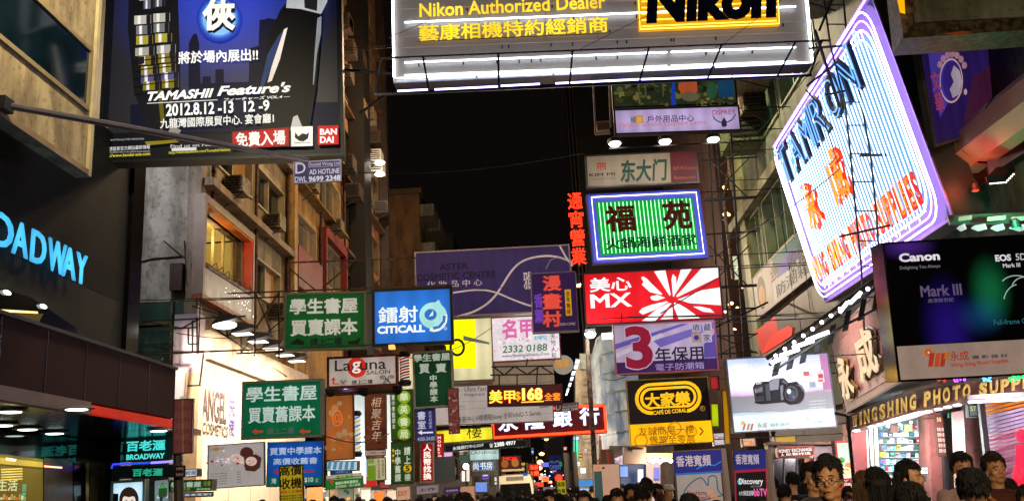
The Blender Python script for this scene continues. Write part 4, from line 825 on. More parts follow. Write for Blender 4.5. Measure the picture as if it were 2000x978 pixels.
S.t('香港寬頻', 1320, 888, 1388, 910, 'b8a8b0', .03, .9, split=True); S.line([(1326,985),(1342,950),(1368,932),(1382,947),(1384,931),(1398,930),(1402,955),(1411,966),(1404,968),(1340,985)], .012, '2a6070', .6); S.t('FibreHome', 1342, 957, 1380, 966, '8a2820', .02, .8); S.t('100', 1381, 956, 1392, 964, 'd88020', .03, .9); S.t('HomeTel', 1364, 966, 1386, 975, '8a2820', .02, .8); S.t('1000', 1389, 966, 1402, 974, 'd88020', .03, .9)
S = Sign('banner', 'header and black channel poster of the right hand broadband stall', 'poster', [(1432, 880), (1495, 876), (1500, 1010), (1438, 1014)], 10.55, '12101c', .7, kind='glow', thick=.03)
S.p([(1433, 881), (1495, 877), (1496, 915), (1435, 919)], '1c2270', .9); S.p([(1434, 918), (1497, 914), (1499, 1000), (1437, 1000)], 'a01838', .8); S.p([(1437, 923), (1495, 919), (1498, 1000), (1439, 1000)], '0c0e14', .6)
S.t('香港寬頻', 1436, 886, 1482, 906, 'b0a4b4', .03, .9); S.ell(1445, 940, 5, 6, '48a0c0', .8); S.t('Discovery', 1443, 933, 1490, 948, 'd0d4d8', .035, .9); S.t('NETWORK', 1466, 947, 1486, 951, '8a8e94', .01, .7); S.t('6大頻道直擊', 1443, 957, 1472, 967, 'c0c0c8', .03, .8); S.t('bbTV', 1472, 953, 1498, 968, 'e060a0', .05, .9)
S = Sign('billboard', 'dark violet back panel at the end of the promotion stalls', 'poster', [(1446, 978), (1500, 976), (1502, 1000), (1448, 1002)], 10.5, '281c30', .5, kind='glow', thick=.03)
# mid right: lit canopy, glass tower front, beige facade
t = thing('shop', 'warm lit canopy and shops under the cafe sign', 'shop front', at(1260, 900, 26)); o0 = Vector(t.location)
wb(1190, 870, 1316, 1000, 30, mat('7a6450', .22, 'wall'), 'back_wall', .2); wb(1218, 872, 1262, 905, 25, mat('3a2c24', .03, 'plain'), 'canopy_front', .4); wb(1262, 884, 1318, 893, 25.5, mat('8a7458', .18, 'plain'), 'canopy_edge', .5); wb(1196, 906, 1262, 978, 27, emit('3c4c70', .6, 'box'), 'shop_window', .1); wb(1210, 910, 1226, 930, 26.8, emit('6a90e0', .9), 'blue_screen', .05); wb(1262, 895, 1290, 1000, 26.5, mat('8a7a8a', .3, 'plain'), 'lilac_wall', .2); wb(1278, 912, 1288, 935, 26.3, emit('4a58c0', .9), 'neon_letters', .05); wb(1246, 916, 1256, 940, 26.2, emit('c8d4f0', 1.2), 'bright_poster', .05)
wb(1235, 877, 1260, 884, 24.9, emit('5a5048', .6), 'lettering', .03)
for i in range(7): P = at(1268+i*7, 898+random.uniform(-3, 3), 26)-o0; obj('canopy_lamp', MB().ball(P, .06), emit('ffe8b8', 5), t)
S = Sign('shop_sign', 'bright white lilac shop sign sloping along the canopy left of the cafe sign', 'light box', [(1196, 895), (1231, 879), (1232, 906), (1197, 917)], 27, 'e0c8d4', 1., frame='8a7a78', fw=.03, kind='glow', prior=5.); S.t('Bell fuji', .1, .2, .9, .8, '8a7490', .03, .8, n=True)
lamp('canopy_light', 'POINT', at(1285, 905, 24.5), (1, .8, .55), 380, parent=t, size=.2)
t = thing('glass_building', 'tall bright blue white curtain wall front with lit rounded corner behind the lamp post', 'building', at(1200, 950, 44)); o0 = Vector(t.location)
vs = []; 
A0 = [at(1172, 660, 46), at(1200, 640, 44), at(1212, 630, 43)]
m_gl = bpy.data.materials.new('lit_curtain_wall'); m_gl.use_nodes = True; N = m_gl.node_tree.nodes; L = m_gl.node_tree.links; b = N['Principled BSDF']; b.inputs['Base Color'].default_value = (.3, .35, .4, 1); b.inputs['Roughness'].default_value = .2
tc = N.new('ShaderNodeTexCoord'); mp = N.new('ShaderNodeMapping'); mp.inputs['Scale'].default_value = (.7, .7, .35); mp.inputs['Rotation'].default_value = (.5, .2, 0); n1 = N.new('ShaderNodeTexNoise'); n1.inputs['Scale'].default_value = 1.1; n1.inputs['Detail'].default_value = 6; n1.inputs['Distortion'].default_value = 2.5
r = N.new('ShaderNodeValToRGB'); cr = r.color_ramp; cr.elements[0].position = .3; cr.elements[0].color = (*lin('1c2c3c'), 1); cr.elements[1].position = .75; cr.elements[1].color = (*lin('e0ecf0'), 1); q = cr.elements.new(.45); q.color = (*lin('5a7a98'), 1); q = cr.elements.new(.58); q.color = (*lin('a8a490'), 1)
L.new(tc.outputs['Object'], mp.inputs[0]); L.new(mp.outputs[0], n1.inputs[0]); L.new(n1.outputs[0], r.inputs[0]); L.new(r.outputs[0], b.inputs['Emission Color']); b.inputs['Emission Strength'].default_value = .5  # streaky reflections painted as uneven glow
x0 = at(1171, 700, 46).x; xr = at(1245, 700, 44).x; ztop = at(1185, 655, 46).z
pts = [(x0, 62), (x0, 47), (x0+.15, 46), (x0+.5, 45.2), (x0+1.1, 44.7), (xr, 44.4)]
vs = [Vector((a, b_, 3.2))-o0 for a, b_ in pts]+[Vector((a, b_, ztop))-o0 for a, b_ in pts]; n = len(pts)
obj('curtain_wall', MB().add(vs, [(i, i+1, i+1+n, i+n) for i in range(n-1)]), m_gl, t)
for i in range(7): z = 3.2+(ztop-3.2)*i/6; obj('transom', MB().tube([Vector((a, b_-.05, z))-o0 for a, b_ in pts], .05, 4), mat('9aa4ac', .3, 'plain'), t)
obj('roof_lamp', MB().box(at(1176, 662, 43.9)-o0, at(1200, 650, 44.1)-o0), emit('d8f0ff', 1.6), t)
t = thing('apartment_building', 'pale beige facade with bare lit wall behind the lamp post', 'building', at(1150, 950, 54)); o0 = Vector(t.location)
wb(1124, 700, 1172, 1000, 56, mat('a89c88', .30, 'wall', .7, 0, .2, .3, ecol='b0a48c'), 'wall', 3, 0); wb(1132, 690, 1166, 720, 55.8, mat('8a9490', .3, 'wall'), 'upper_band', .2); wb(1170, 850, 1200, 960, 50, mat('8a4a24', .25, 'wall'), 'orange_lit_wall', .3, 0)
for i in range(7):
    y = 745+i*22; wb(1138, y, 1168, y+2, 55.7, mat('6a6456', .1, 'plain'), 'string_course', .1)
# row of white lamp boxes receding on the left of that facade
t = thing('lamp_row', 'slanting column of white box lamps in the dark beside the LED sign', 'lamp row', at(1115, 760, 44)); o0 = Vector(t.location)
for i, (x, y) in enumerate(((1127, 702), (1124, 712), (1119, 724), (1116, 735), (1112, 747), (1108, 758), (1106, 764))): wb(x-4+.4*i, y, x+4-.4*i, y+7, 44+i*1.5, emit('e4ecf4', 1.6), 'lamp_box', .2, 2)
S = Sign('shop_sign', 'pale round sign with golden characters beside the lamp column', 'sign', [(1080, 696), (1120, 692), (1121, 728), (1081, 732)], 40, None, 0, thick=.1); bpy.data.objects.remove(S.box)
S.ell(1100, 712, 20, 19, '9a9488', .7, name='disc'); S.t('森林', 1084, 700, 1112, 718, 'c88a20', .04, .9)
t = thing('apartment_building', 'tall dark building with pale window strip lights in the right background', 'building', (9, 75, 0)); Bo = Vector((9, 75, 0))
p = at(1118, 150, 75); rel(obj('wall', MB().box((p.x, 75, 0), (22, 95, 60)), mat('1a1614', 0, 'wall'), t))
for i in range(3): x = at(1112+i*7, 300, 74.8).x; rel(obj('facade_rib', MB().box((x, 74.7, 4), (x+.12, 75, 55)), mat('3a3028', 0, 'plain'), t))
# ================================================================== signs over the street, left half
S = Sign('billboard', 'huge dark blue poster billboard with chrome grip arm and white exhibition lettering', 'billboard',
         [(212, -95), (667, -95), (671, 301), (190, 322)], 18, '070912', .9, frame='1a1c20', fw=.06, thick=.35, kind='glow')  # floodlight on the poster is put in as its own glow
S.root['label'] = 'huge dark blue exhibition poster billboard above the grey side wall'
sky_m = emit('12249a', 1.)
def grad_panel(S, x0, y0, x1, y1, name='print'):
    m = bpy.data.materials.new('poster_blue'); m.use_nodes = True; N = m.node_tree.nodes; L = m.node_tree.links; b = N['Principled BSDF']
    tc = N.new('ShaderNodeTexCoord'); g = N.new('ShaderNodeTexGradient'); g.gradient_type = 'SPHERICAL'
    mp = N.new('ShaderNodeMapping'); mp.inputs['Location'].default_value = (-.92, 0, -1.25); mp.inputs['Scale'].default_value = (1.9, .01, 1.7)
    L.new(tc.outputs['Generated'], mp.inputs[0]); L.new(mp.outputs[0], g.inputs[0])
    nz = N.new('ShaderNodeTexNoise'); nz.inputs['Scale'].default_value = 60
    r = N.new('ShaderNodeValToRGB'); r.color_ramp.elements[0].color = (*lin('03040c'), 1); r.color_ramp.elements[1].color = (*lin('2038b4'), 1); r.color_ramp.elements[1].position = .75
    e1 = r.color_ramp.elements.new(.3); e1.color = (*lin('0c1758'), 1)
    L.new(g.outputs[0], r.inputs[0]); b.inputs['Base Color'].default_value = (.01, .012, .03, 1)
    L.new(r.outputs[0], b.inputs['Emission Color'])
    mr = N.new('ShaderNodeMapRange'); mr.inputs[3].default_value = .7; mr.inputs[4].default_value = 1.2; L.new(nz.outputs[0], mr.inputs[0]); L.new(mr.outputs[0], b.inputs['Emission Strength'])
    S.r(x0, y0, x1, y1, '', m=m, name=name)
grad_panel(S, 222, -88, 660, 250)
for pts in ([(368,170),(369,85),(377,68),(384,66),(389,85),(392,172)], [(420,175),(421,136),(437,136),(438,176)], [(486,150),(488,95),(505,90),(507,40),(520,38),(522,36),(545,40),(548,120),(548,250),(486,250)], [(395,176),(396,150),(412,150),(412,177)],
            [(255, 260), (255, 205), (660, 200), (660, 260)], [(370, 210), (370, 165), (548, 158), (548, 210)]):
    S.p(pts, '070a26', .8)
# chrome gripping arm (generic machine arm) and dark bottle-like leg of the poster art
seg = [(300, -80, 62, 'a8aab4'), (300, -40, 66, '55565e'), (298, -5, 58, 'b8bac0'), (300, 12, 44, '6a6c80'), (296, 42, 74, 'c8c8c0'), (297, 62, 68, '7c7e88'), (300, 82, 74, 'b0a840'), (303, 104, 84, 'b0aeb0'), (306, 122, 76, '8a7a20'), (309, 142, 72, '9a8f38'), (312, 158, 78, '5c5a96'), (314, 172, 74, '8c8018')]
S.p([(254,-85),(345,-85),(352,120),(352,180),(318,262),(292,262),(262,180),(250,60)], '0b0b12', .9)
for cx, y, w_, c in seg:
    for k in range(2):
        xx = cx-w_*.47+k*w_*.5+2; hw = w_*.44; o = -4*k
        S.p([(xx, y-9+o), (xx+hw, y-11+o), (xx+hw, y+6+o), (xx, y+8+o)], c, .55)
        S.p([(xx+hw*.2, y-9+o), (xx+hw*.38, y-9.5+o), (xx+hw*.38, y+6.5+o), (xx+hw*.2, y+7+o)], 'e8e8ea', .75)
        S.p([(xx+hw*.72, y-10+o), (xx+hw*.98, y-11+o), (xx+hw*.98, y+6+o), (xx+hw*.72, y+7+o)], '14141c', .8)
for y in (92, 118, 136, 150, 166, 180): S.p([(264, y+4), (344, y-5), (344, y-3), (264, y+6)], '0a0a10', .9)
S.p([(272,116),(284,114),(284,128),(272,130)], '14141c', .9); S.p([(333,104),(343,102),(343,114),(333,116)], '14141c', .9)
S.p([(310,180),(318,179),(324,240),(318,262)], '6a6418', .5); S.p([(334,176),(338,176),(338,250),(333,256)], '55504a', .5)
S.p([(338,248),(356,258),(352,264),(330,262)], '9a9890', .6); S.p([(285,280),(345,276),(352,281),(290,287)], '8c7c18', .7)
S.p([(548,25),(578,-10),(632,-10),(629,60),(618,180),(600,290),(520,290),(508,170),(525,80)], '050509', .8)
S.p([(572,-90),(645,-90),(640,8),(628,32),(588,22),(560,20)], 'b9bcc0', .75); S.p([(590,-90),(626,-90),(620,26),(596,20)], '1c1d22', .8)
S.p([(556,62),(563,58),(548,120),(532,162),(524,165),(536,118)], 'e8e0d8', .75); S.p([(545,75),(556,62),(530,140),(514,178),(510,170),(524,110)], '2a3a6a', .7)
S.p([(621,40),(629,36),(628,70),(620,110),(614,170),(612,168),(616,100)], '8c9098', .7)
S.p([(574,232),(582,228),(592,252),(588,262),(568,258)], 'c8c8c8', .7)
for rx_, c_ in ((44, '1c34a4'), (41, '2444b4'), (38, '3460c8'), (35, '4c88e0'), (32, '7cb8f4')): S.ell(430, 41, rx_, rx_*1.02, c_, .75)
S.t('俠', 400, 8, 464, 70, '0a0c14', .13, .6); S.t('俠', 400, 8, 464, 70, 'f4f2ee', .06, .9, lift=.22)
S.t('將於場內展出!!', 351, 102, 506, 129, 'f2f2f6', .04, rot=R(1.5))
S.t('TAMASHII', 291, 180, 420, 198, 'f4f4f4', .045, shear=.3, rot=R(2)); S.t("Feature's", 426, 168, 570, 188, 'f4f4f4', .045, shear=.3, rot=R(2))
S.line([(290, 206), (427, 199)], .014, 'e8e8e8'); S.t('フィーチャーズ VOL.4 —', 440, 192, 568, 199, 'e8e8e8', .03, shear=.2, rot=R(2))
S.t('2012.8.12 -13', 327, 204, 458, 228, 'f2f2ee', .035, rot=R(1.5)); S.t('12 -9', 478, 200, 528, 222, 'f2f2ee', .035, rot=R(1.5))
S.t('九龍灣國際展貿中心. 宴會廳1', 316, 230, 537, 251, 'e4e4e2', .03, rot=R(1.5))
S.p([(455,261),(566,252),(566,289),(455,294)], '8a1418', .9); S.p([(457,264),(564,255),(564,286),(457,291)], 'a81a1c', .9); S.t('免費入場', 462, 260, 559, 289, 'f4efe8', .04, rot=R(2))
S.r(570, 251, 612, 289, 'ece8e2'); S.p([(578,262),(584,270),(592,264),(600,266),(605,261),(603,274),(594,280),(586,279),(577,272)], '201818', .9); S.t('TAMASHII NATIONS', 576, 281, 607, 284, '302828', .02)
S.r(622, 249, 662, 286, 'c4121a'); S.t('BAN', 626, 255, 659, 267, 'f4eeee', .05); S.t('DAI', 626, 270, 653, 283, 'f4eeee', .05)
S.t('© Dynamic Planning·TOEI ANIMATION', 208, 274, 284, 279, '9a9aa0', .01); S.t('詳情請留意官方網站最新情報', 202, 289, 296, 297, 'c0c0c4', .02, rot=R(1.5))
S.t('For details, please refer to the official announcement', 203, 298, 296, 303, '9a9aa0', .01); S.t('http://www.bandai-asia.com', 203, 303, 296, 311, 'c8c028', .02, rot=R(1.5))
S.r(338, 292, 386, 298, 'd0d0d4'); S.t('Find us on Facebook', 336, 284, 450, 290, 'c0c0c4', .015, rot=R(1)); S.t('http://www.facebook.com/Tamashii.Nations', 333, 296, 452, 303, 'c8c028', .02, rot=R(1.5))
S.line([(198, 254), (224, 252)], .01, '8a8a8a')

S = Sign('notice_board', 'small purple advertising hotline plate under the poster billboard, number 9699 2348', 'sign plate',
         [(572, 317), (667, 311), (667, 355), (574, 358)], 18.2, '2c2350', .75, frame='6a668a', fw=.025, kind='glow', thick=.05)
S.r(573, 319, 600, 357, '232048', .8); S.t('D', 577, 318, 597, 339, 'b8b6d0', .01, .75); S.t('DWL', 576, 345, 599, 356, 'b0aecc', .03, .75)
S.t('Donald Wong Ltd.', 603, 317, 665, 325, 'a8a6c8', .02, .75); S.line([(602, 327), (664, 324)], .008, 'a8a6c8', .7); S.t('AD HOTLINE', 604, 330, 663, 340, 'b8b4cc', .03, .8); S.t('9699 2348', 603, 343, 665, 354, 'c4c0d6', .04, .8)

def green_board(quad, Y, label, rows, col='07501f', **k):
    S = Sign('hanging_sign', label, 'sign', quad, Y, col, .6, frame=k.pop('fr', '6a6a58'), fw=.04, kind='box', **k)
    for a in rows: S.t(*a[:5], a[5] if len(a) > 5 else 'c6cfc2', a[6] if len(a) > 6 else .045, .8, split=len(a) > 7 and a[7])
    return S
S = green_board([(554, 571), (714, 569), (716, 682), (556, 684)], 19, 'dark green bookshop board left of the glowing blue sign',
    [('學生書屋', 566, 582, 699, 613, 'b9b6a8', .05, True), ('買賣課本', 567, 622, 699, 655, 'b9b6a8', .05, True), ('請上二樓', 606, 658, 668, 675, '101a12', .05)])
S.p([(565, 672), (580, 660), (594, 667), (594, 673)], '101a12', .4); S.p([(680, 672), (680, 666), (692, 665), (706, 657), (700, 672)], '101a12', .4); S.mount(XL)
S = Sign('light_box_sign', 'glowing blue light box with arrow ring logo and white paging lettering', 'light box', [(725, 564), (883, 559), (887, 670), (728, 677)], 19, '1f62b8', 1.15,
         frame='17130f', fw=.06)
S.t('鐳射', 739, 598, 816, 630, 'e8f4f4', .025, 1., split=True); S.t('CITICALL', 737, 635, 830, 650, 'f0f8f6', .055, 1.)
S.ell(846, 616, 27, 26, '9fd9d8', .95); S.ell(841, 614, 12, 11, '2a6cc0', .9); S.p([(836,600),(857,585),(872,614),(862,618),(858,606)], '9fd9d8', .95)
S.p([(841, 613), (846, 606), (846, 616), (838, 618)], 'dcf0ee', .95)
S.line([(870,614),(869,628),(860,640),(848,644),(840,642)], .08, 'dceef0'); S.line([(868,616),(867,627),(858,638),(846,641)], .06, '3a68b8'); S.ell(870, 641, 2.5, 2.5, 'cfe4f0', .9, ring=.01); S.mount(XL)
obj('switch_box', MB().box((-.5, -.06, -.06), (-.38, .1, .02)), emit('ff9a50', 2), S.root)
S = Sign('hanging_sign', 'white salon sign with red rim and red ball logo', 'sign', [(637, 697), (776, 690), (778, 753), (640, 758)], 19.5, 'a99c94', .85, frame='6e1818', fw=.05)
S.ell(697, 717, 19, 20, 'c2281c', .9); S.t('La', 654, 703, 684, 724, '2a201e', .01, .3, e=.5) if False else None
S.t('Laguna', 654, 701, 754, 729, '38282a', .012, .6); S.t('SALON', 716, 722, 762, 730, '4a3c3c', .012, .6); S.t('g', 688, 706, 705, 729, 'e8dcd4', .02, .9, lift=.03)
S.p([(646, 742), (652, 736), (656, 742), (653, 742), (653, 748), (663, 748), (663, 750), (650, 750), (650, 742)], 'b02818', .9); S.t('請上二樓', 687, 741, 728, 750, '3a2c2c', .03, .5)
S.t('✂', 742, 732, 770, 750, '2c2424', .01, .5); S.t('✂', 664, 742, 677, 752, '2c2424', .01, .5, name='print')
S = green_board([(472, 744), (630, 739), (631, 853), (472, 858)], 15, 'bright green textbook exchange board with two red arrows beside the white cosmetics wall',
    [('學生書屋', 481, 753, 619, 783, 'bcd0cc', .03, True), ('買賣舊課本', 485, 792, 616, 824, 'bcd0cc', .03, True), ('請上二樓', 522, 834, 575, 847, '4a5a50', .035)], col='066440', fr='8a9288')
for x in (492, 584): S.p([(x, 842), (x+9, 836), (x+9, 840), (x+22, 839), (x+22, 844), (x+9, 845), (x+9, 848)], 'a83c28', .8)
S = green_board([(804, 687), (884, 683), (887, 793), (810, 798)], 19.6, 'narrow upright dark green textbook board under the blue light box',
    [('學生書屋', 807, 690, 879, 705, 'a8b2a0', .045), ('買', 818, 710, 840, 729, 'a8b2a0', .05), ('賣', 850, 709, 873, 727, 'a8b2a0', .05)], col='04351e', fr='8c8e80')
S.t('中學課本', 834, 731, 860, 785, 'a8b2a0', .05, .8, vert=True)
S = Sign('hanging_sign', 'purple study room sign with white arrow under the upright green board', 'sign', [(811, 799), (849, 797), (851, 861), (813, 863)], 20, '25245e', .9, frame='4a4a70', fw=.02)
S.t('書室', 815, 802, 832, 838, 'c8c6da', .03, .8, vert=True); S.t('天天自修室', 837, 802, 844, 836, 'a8a6ca', .02, .7, vert=True)
S.p([(816, 844), (824, 839), (824, 843), (846, 842), (846, 845), (824, 846), (824, 849)], 'd8d8e4', .9); S.t('14:00-24:00', 813, 852, 850, 860, 'a8a8c8', .02, .8)
S = Sign('hanging_sign', 'tall green bookshop sign with four characters in yellow green discs', 'sign', [(762, 762), (806, 758), (808, 858), (764, 860)], 22, '2c4a18', .8, frame='3a4424', fw=.02)
for i, ch in enumerate('華英書局'):
    yy = 775+i*24; S.ell(789, yy, 12.5, 12.5, '7a9a22', .95); S.t(ch, 781, yy-8, 797, yy+8, 'd4dcb0', .04, .9, name='letter')
S.t('賣中學舊課本', 765, 770, 772, 838, 'c0c8b0', .03, .8, vert=True)
S = Sign('hanging_sign', 'dark green sign with yellow number 5 disc, hung under the disc sign', 'sign', [(763, 862), (807, 861), (808, 944), (764, 945)], 22.05, '22401a', .8, frame='3a4424', fw=.02)
S.t('中學舊課', 771, 875, 783, 940, 'c8cbb4', .04, .8, vert=True); S.t('請上', 789, 871, 802, 906, 'c8cbb4', .04, .8, vert=True); S.ell(796, 914, 8, 8, 'c8a418', .95); S.t('5', 792, 908, 800, 920, '3a3a10', .05, .6); S.t('樓', 790, 924, 802, 938, 'b8bba4', .04, .8)
for i in range(3): S.p([(765, 879+i*10), (768, 875+i*10), (771, 879+i*10), (768, 883+i*10)], 'b89a28', .9)
S = Sign('banner', 'orange brown mottled banner with an @ shaped swirl', 'banner', [(635, 772), (690, 769), (692, 896), (636, 899)], 21, 'a8602c', .7, kind='box', thick=.12, frame='5a3a28', fw=.02)
for i in range(26):
    x, y = random.uniform(638, 688), random.uniform(776, 890); rr = random.uniform(2, 7); S.ell(x, y, rr, rr*random.uniform(.6, 1.4), random.choice(['c88448', '9a6a48', 'c0602a', 'a88a60', 'b88a5a']), .7, k=9)
S.ell(659, 816, 9, 15, 'd8682a', .95, ring=.03); S.ell(659, 816, 4, 7, 'd8682a', .95, ring=.025); S.line([(662,808),(664,824),(668,826),(670,815)], .025, 'd8682a'); S.line([(638,862),(643,848),(645,858),(650,846),(652,858),(660,842),(668,838)], .02, 'c8501e')
S = Sign('banner', 'brown banner with cream brush characters running downward', 'banner', [(712, 768), (753, 766), (754, 876), (713, 878)], 22.2, '5a2c18', .8, frame='8a5a40', fw=.02, kind='glow')
for i in range(14): S.ell(random.uniform(716, 750), random.uniform(772, 870), random.uniform(3, 8), random.uniform(2, 5), random.choice(['7a3c1c', '4a2012', '8a4a22']), .7, k=9)
S.t('相聚吉年', 724, 774, 744, 862, 'c8a890', .0, .8, vert=True, shear=.2)
S = Sign('notice_board', 'small cream strip with brown lettering below the brush character banner', 'sign plate', [(713, 878), (753, 877), (753, 889), (713, 890)], 22.2, 'b89c88', .8, kind='glow', thick=.06); S.t('⊕運路口②樓', 717, 880, 751, 887, '6a3020', .02, .6)
S = Sign('notice_board', 'beige card with green left half and clover logo above the left shops', 'sign', [(716, 894), (753, 892), (754, 937), (717, 939)], 21.5, 'b4aa82', .85, kind='glow', thick=.06)
S.r(717, 908, 734, 938, '6a8a20', .9); S.t('88', 719, 895, 731, 905, '6a8a20', .06); S.t('歡迎光臨選購', 738, 897, 742, 934, '5a5040', .02, .5, vert=True); S.t('特價發售中', 746, 897, 750, 930, '5a5040', .02, .5, vert=True)
S = Sign('banner', 'white beauty poster of a dark haired woman lying down with a price list', 'poster', [(404, 868), (517, 862), (518, 948), (407, 954)], 14, 'a8a09e', .78, kind='glow', thick=.04, frame='8a8480', fw=.015)
S.ell(482, 884, 13, 12, '4a2420', .8); S.p([(478,890),(500,886),(511,893),(508,912),(498,920),(480,918),(476,905)], '4a2622', .8); S.ell(491, 900, 11, 9, 'd0b4a6', .85); S.p([(445,894),(462,884),(476,892),(478,906),(460,902)], 'c8ada0', .85)
for i in range(46):
    x, y = random.gauss(440, 16), random.gauss(900, 9); S.ell(x, y, random.uniform(1, 3.5), random.uniform(.8, 2.5), random.choice(['8a3038', 'd8d4d6', '6a7078', 'b8b0b4', 'c4868c', 'e0dcda']), .8, k=7)
S.ell(425, 876, 5, 4.5, 'a87828', .9); S.t('Lagom', 412, 872, 440, 880, '8a7a60', .01, .6); S.ell(489, 899, 1.5, 1, '3a2420', .5, k=8); S.ell(496, 901, 1.5, 1, '3a2420', .5, k=8); S.ell(490, 905, 2, .9, '9a3030', .6, k=8)
for i in range(5): S.t('facial care treatment', 413, 922+i*5, 446, 925+i*5, '6a6060', .01, .5); S.t('$000', 465, 919+i*5, 473, 922+i*5, '6a6060', .01, .5)
S = Sign('banner', 'blue cloth banner buying used textbooks hung under the bright green board', 'banner', [(522, 862), (631, 860), (632, 948), (521, 950)], 14.5, '0f49a0', .85, kind='box', thick=.03, frame='2a4a80', fw=.012)
S.t('買賣中學課本', 527, 872, 628, 887, 'aebfd8', .03, .8, split=True); S.t('高價收舊書', 534, 893, 620, 906, 'aebfd8', .03, .8, split=True); S.r(523, 930, 631, 947, '0c5a50', .7); S.t('灣', 530, 933, 540, 944, 'a8c0b4', .03, .7); S.t('$10', 595, 931, 612, 942, 'b8ccc0', .03, .8); S.t('起', 616, 933, 622, 941, '9ab0a8', .03, .6)
S.p([(534, 920), (541, 915), (541, 918), (554, 918), (554, 922), (541, 922), (541, 925)], 'a82828', .8); S.r(595, 917, 614, 921, 'a82828', .8)
S = Sign('banner', 'yellow upright banner with large black high price characters in front of the blue one', 'banner', [(544, 908), (592, 906), (594, 990), (546, 992)], 11, 'a8901c', .75, kind='glow', thick=.03)
S.t('高價', 546, 909, 590, 928, '17130c', .035, .3); S.t('收機', 546, 932, 590, 954, '17130c', .035, .3); S.t('接受入水爆屏', 546, 956, 592, 962, 'a03018', .04, .7)
for i in range(3): S.t('專業維修電話手機', 548, 965+i*5, 590, 969+i*5, '3a3010', .02, .4)
S = Sign('shop_sign', 'small dark green bookshop board low beside the grey street post', 'sign', [(331, 937), (414, 935), (414, 958), (332, 960)], 12, '0f4a22', .8, frame='3a5038', fw=.012, kind='glow')
S.t('學生書屋', 334, 940, 393, 951, 'b4c4b0', .04, .8); S.t('收書', 398, 938, 412, 948, '8a8a30', .03, .6); S.t('買賣中學書', 335, 952, 372, 958, '7a8a30', .03, .6); S.t('專業精神', 384, 952, 412, 957, 'a0b4a0', .03, .7)
S = Sign('notice_board', 'white strip with a row of blue dots under the low green bookshop board', 'sign plate', [(350, 961), (415, 959), (415, 969), (350, 971)], 12, 'b4bcb8', .8, kind='glow', thick=.05)
for i in range(5): S.ell(360+i*12, 965, 2.6, 2.6, '5a6a9a', .8, k=10)
S = Sign('shop_sign', 'tiny white box sign with two dark blue characters on the left pavement', 'sign', [(361, 916), (386, 914), (386, 929), (362, 931)], 14, 'c4cfd8', .9, frame='6a2424', fw=.01, kind='glow'); S.t('校服', 363, 918, 384, 927, '1a2a60', .03, .4)
# ================================================================== signs over the middle of the street
S = Sign('neon_billboard', 'giant white camera dealer billboard across the top with rows of white neon tubes', 'neon sign',
         [(763, -150), (1555, -195), (1588, 127), (770, 160)], 19, '8e847c', .2, thick=.5, frame='c4c8cc', fw=.05, kind='panel')  # backing has a faint glow of its own, imitating tube light
S.root['label'] = 'giant white neon camera dealer billboard across the top of the view'
for yl, yr in ((-60, -92), (-20, -52), (48, 16), (126, 95), (151, 123)):
    for a, b_ in ((.018, .36), (.35, .66), (.67, .975)):
        L0, L1 = (777, yl), (1572, yr)
        S.tube([(L0[0]+(L1[0]-L0[0])*a, L0[1]+(L1[1]-L0[1])*a), (L0[0]+(L1[0]-L0[0])*b_, L0[1]+(L1[1]-L0[1])*b_)], .018, 'dcecff', 7.5, lift=.09)
for yl, yr in ((22, -8), (75, 45), (97, 66)):
    S.tube([(778, yl), (1570, yr)], .011, 'a88a84', .5, lift=.09, name='glowing_unlit_tube')  # unlit tubes, yet drawn with a faint glow of their own
for x in (768, 1578): S.tube([(x-3 if x < 1000 else x-14, -140), (x+2 if x < 1000 else x+7, 152 if x < 1000 else 122)], .02, 'eaf4ff', 10, lift=.06)
S.tube([(775, 155), (1580, 124)], .012, 'eaf4ff', 9, lift=.06)
for i in range(46):
    fx = random.uniform(.02, .98); yl, yr = random.choice(((22, -8), (48, 16), (75, 45), (97, 66), (126, 95), (151, 123)))
    px, py = 777+(1572-777)*fx, yl+(yr-yl)*fx; a = S.loc(px, py+2)
    obj('tube_clip', MB().box((a[0]-.012, -.08, a[1]-.05), (a[0]+.012, -.004, a[1])), DARK, S.root)
a = S.loc(820, -10); b_ = S.loc(1190, -20)
S.t('Nikon Authorized Dealer', 820, 3, 1181, 30, 'f8d030', .022, 1.3, lift=.12, split=True, name='neon_letter')
S.t('藝康相機特約經銷商', 819, 45, 1186, 77, 'f8d428', .026, 1.3, lift=.12, split=True, name='neon_letter')
obj('letter_rail', MB().bar((S.loc(815, 84)[0], -.07, S.loc(815, 84)[1]), (S.loc(1186, 68)[0], -.07, S.loc(1186, 68)[1]), .015), mat('9a6a30', 0, 'rust'), S.root)
for x in (839, 937, 1065, 1168): obj('letter_rail', MB().bar((S.loc(x, 10)[0], -.07, S.loc(x, 10)[1]), (S.loc(x, 82)[0], -.07, S.loc(x, 82)[1]), .01), mat('9a6a30', 0, 'rust'), S.root)
S.p([(1240, -60), (1515, -75), (1521, 53), (1247, 64)], 'e8a010', .8, lift=.10, d=.09, name='yellow_box')
S.lay = .11
for i in range(9):
    yy = 56-i*12; S.tube([(1252, yy+1), (1514, yy-10)], .013, 'ffd84a' if i < 6 else 'fff0c0', 2.2, lift=.14)
S.tube([(1243, -50), (1249, 63), (1519, 52), (1513, -60)], .014, 'ffe25a', 2.2, lift=.15)
S.t('Nikon', 1257, -36, 1512, 49, '0c1230', .07, 0, lift=.2, split=True, shear=.12)
for x0, y0, x1, y1 in ((775, 175, 835, 172), (848, 172, 973, 166), (978, 165, 1054, 161), (1085, 160, 1250, 152), (1253, 152, 1430, 146), (1433, 146, 1574, 143)):
    S.tube([(x0, y0), (x1, y1)], .02, 'b8a8ff', 7., lift=-.1, name='neon_tube')
